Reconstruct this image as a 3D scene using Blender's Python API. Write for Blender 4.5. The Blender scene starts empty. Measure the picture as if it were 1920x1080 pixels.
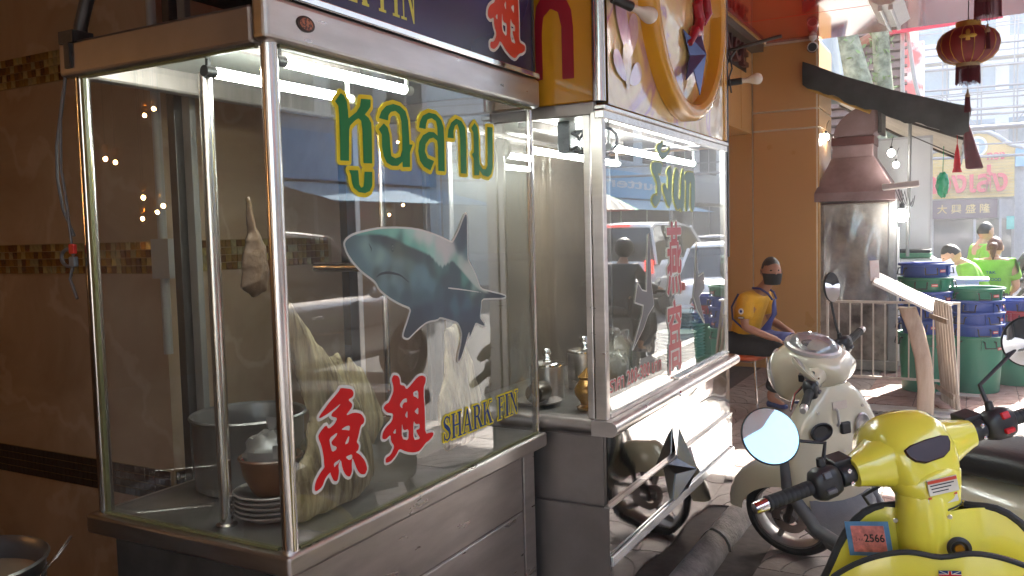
import bpy, bmesh, math, random
import numpy as np
from mathutils import Vector, Matrix, Euler
random.seed(7)
SC = bpy.context.scene
COL = SC.collection
PI = math.pi
R = math.radians

# ---------------------------------------------------------------- camera
CAM_H = 1.55
_h, _p, _r = R(28.891), R(3.753), R(-1.462)
_f = Vector((-math.sin(_h) * math.cos(_p), math.cos(_h) * math.cos(_p), -math.sin(_p)))
_rt = Vector((math.cos(_h), math.sin(_h), 0))
_up = _rt.cross(_f)
_rt2 = math.cos(_r) * _rt + math.sin(_r) * _up
_up2 = _rt2.cross(_f)
cam = bpy.data.cameras.new('camera')
cam.sensor_width = 36.0
cam.lens = 1579.36 / 1920 * 36.0
cam.clip_start = 0.05
cam.clip_end = 2000
cam_o = bpy.data.objects.new('camera', cam)
COL.objects.link(cam_o)
cam_o.matrix_world = Matrix(((_rt2.x, _up2.x, -_f.x, 0), (_rt2.y, _up2.y, -_f.y, 0),
                             (_rt2.z, _up2.z, -_f.z, CAM_H), (0, 0, 0, 1)))
SC.camera = cam_o

# ---------------------------------------------------------------- sky, sun, exposure
SUN_AZ, SUN_EL = R(15), R(38)          # azimuth from +Y towards +X: the sun stands ahead, down the street
w = bpy.data.worlds.new('World')
SC.world = w
w.use_nodes = True
nt = w.node_tree
nt.nodes.clear()
sky = nt.nodes.new('ShaderNodeTexSky')
sky.sky_type = 'NISHITA'
sky.sun_disc = False
sky.sun_elevation = SUN_EL
sky.sun_rotation = SUN_AZ
sky.air_density = 1.2
sky.dust_density = 3.0
bg = nt.nodes.new('ShaderNodeBackground')
bg.inputs['Strength'].default_value = 0.14
wo = nt.nodes.new('ShaderNodeOutputWorld')
nt.links.new(sky.outputs[0], bg.inputs[0])
nt.links.new(bg.outputs[0], wo.inputs[0])
sun = bpy.data.lights.new('sun', 'SUN')
sun.energy = 4.2
sun.angle = R(0.55)
sun.color = (1.0, 0.95, 0.86)
sun_o = bpy.data.objects.new('sun', sun)
COL.objects.link(sun_o)
_sd = Vector((math.sin(SUN_AZ) * math.cos(SUN_EL), math.cos(SUN_AZ) * math.cos(SUN_EL), math.sin(SUN_EL)))
sun_o.rotation_euler = _sd.to_track_quat('Z', 'Y').to_euler()
sun_o.location = (6, 6, 12)
SC.view_settings.view_transform = 'Standard'
SC.view_settings.look = 'None'
SC.view_settings.exposure = 3.3
SC.view_settings.gamma = 1
cy = SC.cycles
cy.use_denoising = True
cy.max_bounces = 10
cy.diffuse_bounces = 4
cy.glossy_bounces = 5
cy.transmission_bounces = 6
cy.transparent_max_bounces = 16
cy.caustics_reflective = False
cy.caustics_refractive = False
cy.sample_clamp_indirect = 6.0

# ---------------------------------------------------------------- materials
MATS = {}

def nn(t, kind, **kw):
    n = t.nodes.new(kind)
    for k, v in kw.items():
        if k in n.inputs.keys():
            n.inputs[k].default_value = v
        else:
            setattr(n, k, v)
    return n

def mat(name, col, rough=0.5, metal=0.0, var=0.12, scale=8.0, bump=0.0, bscale=40.0, spec=0.5,
        stretch=None, col2=None, emit=None, estr=0.0, coat=0.0, rvar=0.0, thresh=(0.3, 0.7), trans=0.0, sss=0.0, detail=5):
    """procedural principled material: colour noise, roughness noise and fine relief in object space"""
    if name in MATS:
        return MATS[name]
    m = bpy.data.materials.new(name)
    m.use_nodes = True
    t = m.node_tree
    b = t.nodes['Principled BSDF']
    b.inputs['Roughness'].default_value = rough
    b.inputs['Metallic'].default_value = metal
    b.inputs['Specular IOR Level'].default_value = spec
    b.inputs['Coat Weight'].default_value = coat
    b.inputs['Coat Roughness'].default_value = 0.06
    b.inputs['Transmission Weight'].default_value = trans
    if sss:
        b.inputs['Subsurface Weight'].default_value = sss
        b.inputs['Subsurface Radius'].default_value = (0.02, 0.008, 0.005)
    tc = nn(t, 'ShaderNodeTexCoord')
    mp = nn(t, 'ShaderNodeMapping')
    if stretch:
        mp.inputs['Scale'].default_value = stretch
    t.links.new(tc.outputs['Object'], mp.inputs[0])
    if var > 0 or col2:
        nz = nn(t, 'ShaderNodeTexNoise', Scale=scale, Detail=detail, Roughness=0.6)
        t.links.new(mp.outputs[0], nz.inputs[0])
        cr = nn(t, 'ShaderNodeValToRGB')
        cr.color_ramp.elements[0].position = thresh[0]
        cr.color_ramp.elements[1].position = thresh[1]
        c2 = col2 or tuple(min(1, c * (1 + var)) for c in col)
        c1 = col if col2 else tuple(c * (1 - var) for c in col)
        cr.color_ramp.elements[0].color = (*c1, 1)
        cr.color_ramp.elements[1].color = (*c2, 1)
        t.links.new(nz.outputs[0], cr.inputs[0])
        t.links.new(cr.outputs[0], b.inputs['Base Color'])
    else:
        b.inputs['Base Color'].default_value = (*col, 1)
    if rvar:
        nr = nn(t, 'ShaderNodeTexNoise', Scale=scale * 2.3, Detail=4.0)
        t.links.new(mp.outputs[0], nr.inputs[0])
        mr = nn(t, 'ShaderNodeMapRange')
        mr.inputs[3].default_value = max(0.0, rough - rvar)
        mr.inputs[4].default_value = min(1.0, rough + rvar)
        t.links.new(nr.outputs[0], mr.inputs[0])
        t.links.new(mr.outputs[0], b.inputs['Roughness'])
    if bump:
        nb = nn(t, 'ShaderNodeTexNoise', Scale=bscale, Detail=4.0)
        t.links.new(mp.outputs[0], nb.inputs[0])
        bp = nn(t, 'ShaderNodeBump', Strength=bump, Distance=0.01)
        t.links.new(nb.outputs[0], bp.inputs['Height'])
        t.links.new(bp.outputs[0], b.inputs['Normal'])
    if emit:
        b.inputs['Emission Color'].default_value = (*emit, 1)
        b.inputs['Emission Strength'].default_value = estr
    MATS[name] = m
    return m

def glass_mat(name, tint=(0.94, 0.96, 0.94), dirt=0.05, rough=0.0, ior=1.5, dirtcol=(0.75, 0.72, 0.66), gloss=1.0):
    """thin sheet glass: fresnel mirror over clear sheet, with a smeared film of dust"""
    if name in MATS:
        return MATS[name]
    m = bpy.data.materials.new(name)
    m.use_nodes = True
    t = m.node_tree
    t.nodes.clear()
    out = nn(t, 'ShaderNodeOutputMaterial')
    tr = nn(t, 'ShaderNodeBsdfTransparent')
    tr.inputs[0].default_value = (*tint, 1)
    gl = nn(t, 'ShaderNodeBsdfGlossy', Roughness=rough)
    gl.inputs[0].default_value = (gloss, gloss, gloss, 1)
    fr = nn(t, 'ShaderNodeFresnel', IOR=ior)
    mul = nn(t, 'ShaderNodeMath', operation='MULTIPLY', use_clamp=True)
    mul.inputs[1].default_value = 1.8
    t.links.new(fr.outputs[0], mul.inputs[0])
    mx = nn(t, 'ShaderNodeMixShader')
    t.links.new(mul.outputs[0], mx.inputs[0])
    t.links.new(tr.outputs[0], mx.inputs[1])
    t.links.new(gl.outputs[0], mx.inputs[2])
    df = nn(t, 'ShaderNodeBsdfDiffuse')
    df.inputs[0].default_value = (*dirtcol, 1)
    tc = nn(t, 'ShaderNodeTexCoord')
    mp = nn(t, 'ShaderNodeMapping')
    mp.inputs['Scale'].default_value = (1, 1, 0.25)
    nz = nn(t, 'ShaderNodeTexNoise', Scale=7.0, Detail=7.0, Roughness=0.65)
    t.links.new(tc.outputs['Object'], mp.inputs[0])
    t.links.new(mp.outputs[0], nz.inputs[0])
    mr = nn(t, 'ShaderNodeMapRange')
    mr.inputs[1].default_value = 0.35
    mr.inputs[2].default_value = 0.8
    mr.inputs[3].default_value = dirt * 0.25
    mr.inputs[4].default_value = dirt * 2.2
    t.links.new(nz.outputs[0], mr.inputs[0])
    mx2 = nn(t, 'ShaderNodeMixShader')
    t.links.new(mr.outputs[0], mx2.inputs[0])
    t.links.new(mx.outputs[0], mx2.inputs[1])
    t.links.new(df.outputs[0], mx2.inputs[2])
    t.links.new(mx2.outputs[0], out.inputs[0])
    MATS[name] = m
    return m

def emit_mat(name, col, strength):
    if name in MATS:
        return MATS[name]
    m = bpy.data.materials.new(name)
    m.use_nodes = True
    t = m.node_tree
    t.nodes.clear()
    e = nn(t, 'ShaderNodeEmission', Strength=strength)
    e.inputs[0].default_value = (*col, 1)
    o = nn(t, 'ShaderNodeOutputMaterial')
    t.links.new(e.outputs[0], o.inputs[0])
    MATS[name] = m
    return m

def attr_mat(name, rough=0.4):
    m = bpy.data.materials.new(name)
    m.use_nodes = True
    t = m.node_tree
    b = t.nodes['Principled BSDF']
    b.inputs['Roughness'].default_value = rough
    a = nn(t, 'ShaderNodeAttribute', attribute_name='Col')
    t.links.new(a.outputs['Color'], b.inputs['Base Color'])
    return m

# ---------------------------------------------------------------- mesh building
class MB:
    def __init__(self):
        self.v = []
        self.f = []
        self.mi = []
        self.cur = 0
    def add(self, vs, fs):
        o = len(self.v)
        self.v += [tuple(p) for p in vs]
        self.f += [tuple(o + i for i in q) for q in fs]
        self.mi += [self.cur] * len(fs)
        return self
    def box(self, c, s, rot=None):
        hx, hy, hz = s[0] / 2, s[1] / 2, s[2] / 2
        vs = [Vector((x, y, z)) for x in (-hx, hx) for y in (-hy, hy) for z in (-hz, hz)]
        if rot is not None:
            M = Euler(rot).to_matrix() if not isinstance(rot, Matrix) else rot
            vs = [M @ v for v in vs]
        vs = [v + Vector(c) for v in vs]
        return self.add(vs, [(0, 1, 3, 2), (4, 6, 7, 5), (0, 4, 5, 1), (2, 3, 7, 6), (0, 2, 6, 4), (1, 5, 7, 3)])
    def bb(self, x0, x1, y0, y1, z0, z1):
        return self.box(((x0 + x1) / 2, (y0 + y1) / 2, (z0 + z1) / 2), (abs(x1 - x0), abs(y1 - y0), abs(z1 - z0)))
    def ring_loft(self, rings, cap0=True, cap1=True, closed=True):
        n = len(rings[0])
        vs = [p for r in rings for p in r]
        fs = []
        for i in range(len(rings) - 1):
            for j in range(n if closed else n - 1):
                k = (j + 1) % n
                fs.append((i * n + j, i * n + k, (i + 1) * n + k, (i + 1) * n + j))
        if cap0 and closed:
            fs.append(tuple(range(n - 1, -1, -1)))
        if cap1 and closed:
            fs.append(tuple((len(rings) - 1) * n + j for j in range(n)))
        return self.add(vs, fs)
    def tube(self, pts, r, n=8, caps=True):
        pts = [Vector(p) for p in pts]
        rs = r if isinstance(r, (list, tuple)) else [r] * len(pts)
        rings = []
        prev = None
        for i, p in enumerate(pts):
            if i == 0: d = pts[1] - p
            elif i == len(pts) - 1: d = p - pts[i - 1]
            else: d = (pts[i + 1] - p).normalized() + (p - pts[i - 1]).normalized()
            d.normalize()
            if prev is None:
                a = d.cross(Vector((0, 0, 1)))
                if a.length < 1e-3: a = d.cross(Vector((1, 0, 0)))
            else:
                a = prev - d * prev.dot(d)
            a.normalize()
            prev = a
            b = d.cross(a)
            rings.append([p + (a * math.cos(t) + b * math.sin(t)) * rs[i] for t in [2 * PI * k / n for k in range(n)]])
        return self.ring_loft(rings, caps, caps)
    def lathe(self, prof, c=(0, 0, 0), n=24, axis='z', M=None, caps=True):
        rings = []
        for r, z in prof:
            ring = []
            for k in range(n):
                t = 2 * PI * k / n
                p = Vector((r * math.cos(t), r * math.sin(t), z))
                if axis == 'x': p = Vector((p.z, p.x, p.y))
                elif axis == 'y': p = Vector((p.y, p.z, p.x))
                if M is not None: p = M @ p
                ring.append(p + Vector(c))
            rings.append(ring)
        return self.ring_loft(rings, caps, caps)
    def prism(self, poly, h0, h1, fn=None):
        """poly in 2-D, extruded between h0 and h1; fn(u, v, h) -> point"""
        fn = fn or (lambda u, v, h: (u, v, h))
        n = len(poly)
        vs = [fn(u, v, h0) for u, v in poly] + [fn(u, v, h1) for u, v in poly]
        fs = [tuple(range(n - 1, -1, -1)), tuple(range(n, 2 * n))]
        fs += [(j, (j + 1) % n, n + (j + 1) % n, n + j) for j in range(n)]
        return self.add(vs, fs)
    def ell(self, c, r, nu=14, nv=9, M=None):
        rings = []
        for i in range(nv + 1):
            a = -PI / 2 + PI * i / nv
            rr = max(math.cos(a), 0.002)
            ring = []
            for k in range(nu):
                t = 2 * PI * k / nu
                p = Vector((r[0] * rr * math.cos(t), r[1] * rr * math.sin(t), r[2] * math.sin(a)))
                if M is not None: p = M @ p
                ring.append(p + Vector(c))
            rings.append(ring)
        return self.ring_loft(rings)
    def grid(self, nu, nv, fn):
        vs = [fn(i / nu, j / nv) for j in range(nv + 1) for i in range(nu + 1)]
        fs = [(j * (nu + 1) + i, j * (nu + 1) + i + 1, (j + 1) * (nu + 1) + i + 1, (j + 1) * (nu + 1) + i)
              for j in range(nv) for i in range(nu)]
        return self.add(vs, fs)
    def xf(self, M):
        self.v = [tuple(M @ Vector(p)) for p in self.v]
        return self
    def mesh(self, name, mats, smooth=False, angle=40):
        me = bpy.data.meshes.new(name)
        me.from_pydata(self.v, [], self.f)
        mats = mats if isinstance(mats, (list, tuple)) else [mats]
        for m in mats: me.materials.append(m)
        if len(mats) > 1: me.polygons.foreach_set('material_index', self.mi)
        bm = bmesh.new()
        bm.from_mesh(me)
        bmesh.ops.recalc_face_normals(bm, faces=bm.faces)
        if smooth:
            for f in bm.faces: f.smooth = True
            ca = math.cos(R(angle))
            for e in bm.edges:
                if len(e.link_faces) == 2 and e.link_faces[0].normal.dot(e.link_faces[1].normal) < ca:
                    e.smooth = False
        bm.to_mesh(me)
        bm.free()
        me.update()
        return me
    def obj(self, name, mats, parent=None, smooth=False, bevel=0.0, seg=2, sub=0, angle=40, solid=0.0, **tags):
        me = self.mesh(name, mats, smooth, angle)
        o = bpy.data.objects.new(name, me)
        COL.objects.link(o)
        if parent is not None:
            o.parent = parent
        if solid:
            md = o.modifiers.new('solid', 'SOLIDIFY'); md.thickness = solid; md.offset = 0
        if bevel:
            md = o.modifiers.new('bevel', 'BEVEL')
            md.width = bevel; md.segments = seg; md.limit_method = 'ANGLE'; md.angle_limit = R(35)
        if sub:
            md = o.modifiers.new('sub', 'SUBSURF'); md.levels = sub; md.render_levels = sub
        for k, v in tags.items():
            o[k] = v
        return o

def thing(name, label, category, loc=(0, 0, 0), rotz=0.0, group=None):
    o = bpy.data.objects.new(name, None)
    COL.objects.link(o)
    o.empty_display_size = 0.1
    o.location = loc
    o.rotation_euler = (0, 0, rotz)
    o['label'] = label
    o['category'] = category
    if group: o['group'] = group
    return o

def tag(o, label, category, group=None):
    o['label'] = label
    o['category'] = category
    if group: o['group'] = group
    return o

def clone(o, loc=None, rotz=None, label=None, parent=None, scale=None):
    c = o.copy()
    COL.objects.link(c)
    if parent is not None: c.parent = parent
    if loc is not None: c.location = loc
    if rotz is not None: c.rotation_euler.z = rotz
    if scale is not None: c.scale = scale
    if label: c['label'] = label
    for ch in [x for x in SC.objects if x.parent == o]:
        clone(ch, parent=c)
    return c

def abs_parent(o, parent):
    """parent an object built in world coordinates to a thing whose empty stands elsewhere"""
    o.parent = parent
    o.matrix_parent_inverse = Matrix.LocRotScale(parent.location, parent.rotation_euler, parent.scale).inverted()
    return o

# ---- flat printed shapes: signed distance on a grid, cut with marching squares
def sdf_polys(P, polys):
    """even-odd signed distance (negative inside) of points P (n,2)"""
    best = np.full(len(P), 1e9)
    ins = np.zeros(len(P), bool)
    for poly in polys:
        A = np.array(poly, float)
        B = np.roll(A, -1, axis=0)
        for a, b in zip(A, B):
            ab = b - a
            t = np.clip(((P - a) @ ab) / max(ab @ ab, 1e-12), 0, 1)
            d = np.hypot(*(P - a - t[:, None] * ab).T)
            best = np.minimum(best, d)
            cr = (a[1] > P[:, 1]) != (b[1] > P[:, 1])
            if a[1] != b[1]:
                xi = a[0] + (P[:, 1] - a[1]) / (b[1] - a[1]) * ab[0]
                ins ^= cr & (P[:, 0] < xi)
    return np.where(ins, -best, best)

def smooth_poly(poly, it=1):
    p = [np.array(q, float) for q in poly]
    for _ in range(it):
        o = []
        for i in range(len(p)):
            a, b = p[i], p[(i + 1) % len(p)]
            o += [a * .8 + b * .2, a * .2 + b * .8]
        p = o
    return p

def sdf_mesh(polys, offset=0.0, n=110, fn=None, colfn=None, name='print', union=False, smooth=0):
    """mesh of {sdf <= offset}; fn(u, v) -> 3-D point"""
    polys = [smooth_poly(p, smooth) if smooth else p for p in polys]
    allp = np.concatenate([np.array(p, float) for p in polys])
    lo = allp.min(0) - offset - 1e-3
    hi = allp.max(0) + offset + 1e-3
    st = max(hi - lo) / n
    nx, ny = [int(math.ceil(k / st)) + 1 for k in (hi - lo)]
    gx = lo[0] + st * np.arange(nx + 1)
    gy = lo[1] + st * np.arange(ny + 1)
    G = np.stack(np.meshgrid(gx, gy), -1).reshape(-1, 2)
    if union:
        D = np.min([sdf_polys(G, [p]) for p in polys], axis=0)
    else:
        D = sdf_polys(G, polys)
    D = (D - offset).reshape(ny + 1, nx + 1)
    verts, faces, cache = [], [], {}
    def vid(key, p):
        if key not in cache:
            cache[key] = len(verts)
            verts.append(p)
        return cache[key]
    for j in range(ny):
        for i in range(nx):
            c = [(i, j), (i + 1, j), (i + 1, j + 1), (i, j + 1)]
            d = [D[y, x] for x, y in c]
            if min(d) > 0: continue
            poly = []
            for k in range(4):
                a, b = c[k], c[(k + 1) % 4]
                da, db = d[k], d[(k + 1) % 4]
                if da <= 0: poly.append(vid(a, (gx[a[0]], gy[a[1]])))
                if (da <= 0) != (db <= 0):
                    t = da / (da - db)
                    key = (min(a, b), max(a, b))
                    poly.append(vid(key, (gx[a[0]] + t * (gx[b[0]] - gx[a[0]]), gy[a[1]] + t * (gy[b[1]] - gy[a[1]]))))
            if len(poly) >= 3: faces.append(poly)
    me = bpy.data.meshes.new(name)
    fn = fn or (lambda u, v: (u, v, 0))
    me.from_pydata([fn(u, v) for u, v in verts], [], faces)
    if colfn:
        ca = me.color_attributes.new('Col', 'FLOAT_COLOR', 'POINT')
        cols = colfn(np.array(verts))
        ca.data.foreach_set('color', np.concatenate([cols, np.ones((len(cols), 1))], 1).ravel().astype(np.float32))
    me.update()
    return me

def obj_me(name, me, m, parent=None, **tags):
    if m is not None:
        me.materials.clear()
        me.materials.append(m)
    o = bpy.data.objects.new(name, me)
    COL.objects.link(o)
    if parent is not None: o.parent = parent
    for k, v in tags.items(): o[k] = v
    return o

def text_mesh(s, size=1.0, offset=0.0, extrude=0.0, spacing=1.0, align='LEFT', shear=0.0, name='lettering', res=3):
    c = bpy.data.curves.new('txt', 'FONT')
    c.body = s
    c.size = size
    c.offset = offset
    c.extrude = extrude
    c.space_character = spacing
    c.align_x = align
    c.shear = shear
    c.resolution_u = res
    o = bpy.data.objects.new('txt', c)
    COL.objects.link(o)
    bpy.context.view_layer.update()
    me = bpy.data.meshes.new_from_object(o.evaluated_get(bpy.context.evaluated_depsgraph_get()))
    me.name = name
    bpy.data.objects.remove(o)
    bpy.data.curves.remove(c)
    return me

def fit_text(me, fn, u0=None, u1=None, v0=None, v1=None):
    """squeeze a text mesh into the box u0..u1 x v0..v1 and map (u, v, w) through fn"""
    co = np.array([v.co[:] for v in me.vertices])
    if len(co) == 0: return me
    lo, hi = co.min(0), co.max(0)
    for v in me.vertices:
        u = v.co.x if u0 is None else u0 + (v.co.x - lo[0]) / max(hi[0] - lo[0], 1e-6) * (u1 - u0)
        q = v.co.y if v0 is None else v0 + (v.co.y - lo[1]) / max(hi[1] - lo[1], 1e-6) * (v1 - v0)
        v.co = fn(u, q, v.co.z)
    me.update()
    return me

ORD = ['lowest', 'second', 'third', 'fourth', 'fifth', 'sixth', 'seventh', 'eighth', 'ninth', 'tenth', 'eleventh', 'twelfth', 'thirteenth', 'fourteenth', 'topmost']
def nth(k, n, where='from the bottom'):
    return 'lowest' if k == 0 else 'topmost' if k == n - 1 else ORD[k] + ' ' + where

def lin(r, g, b):
    f = lambda c: c / 12.92 if c <= 0.04045 else ((c + 0.055) / 1.055) ** 2.4
    return tuple(f(x / 255) for x in (r, g, b))

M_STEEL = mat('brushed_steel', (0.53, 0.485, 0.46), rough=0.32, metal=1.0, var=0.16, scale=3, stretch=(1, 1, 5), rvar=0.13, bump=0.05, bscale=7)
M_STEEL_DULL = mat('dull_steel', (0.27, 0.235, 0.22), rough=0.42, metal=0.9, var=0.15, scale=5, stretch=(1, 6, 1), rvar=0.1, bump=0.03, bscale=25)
M_STEEL_MIRROR = mat('polished_steel_sheet', (0.46, 0.445, 0.435), rough=0.05, metal=1.0, var=0.06, scale=4, rvar=0.03, bump=0.05, bscale=5)
M_CHROME = mat('chrome', (0.72, 0.71, 0.70), rough=0.08, metal=1.0, var=0.05, scale=12, rvar=0.04)
M_CHROME_DULL = mat('worn_chrome_tube', (0.62, 0.58, 0.55), rough=0.2, metal=1.0, var=0.14, scale=18, rvar=0.1, stretch=(1, 1, 0.2))
M_BLACK = mat('black_plastic', (0.018, 0.018, 0.02), rough=0.42, var=0.2, scale=20, rvar=0.1)
M_RUBBER = mat('black_rubber', (0.02, 0.02, 0.02), rough=0.7, var=0.2, scale=30, bump=0.1, bscale=200)
M_WHITE = mat('white_paint', (0.72, 0.71, 0.68), rough=0.4, var=0.06, scale=9, rvar=0.08)
M_DARKMETAL = mat('dark_metal', (0.06, 0.052, 0.048), rough=0.5, metal=0.5, var=0.25, scale=14, rvar=0.1)
M_GLASS = glass_mat('display_glass', dirt=0.035)
M_GLASS2 = glass_mat('dusty_display_glass', dirt=0.028, dirtcol=(.5, .47, .42))
M_TUBE = emit_mat('fluorescent_light', (0.92, 1.0, 0.97), 9.5)
M_REDPRINT = mat('red_vinyl', (0.58, 0.012, 0.012), rough=0.45, spec=.15, var=0.06, scale=12)
M_WHITEPRINT = mat('white_vinyl', (0.66, 0.64, 0.58), rough=0.45, spec=.15, var=0.05, scale=12)
M_YELPRINT = mat('yellow_vinyl', (0.74, 0.58, 0.02), rough=0.45, spec=.15, var=0.06, scale=10)
M_GREENPRINT = mat('green_vinyl', (0.02, 0.19, 0.05), rough=0.45, spec=.15, var=0.06, scale=10)
M_BLUEPRINT = mat('blue_vinyl', (0.015, 0.045, 0.18), rough=0.45, spec=.15, var=0.06, scale=10)
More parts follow.
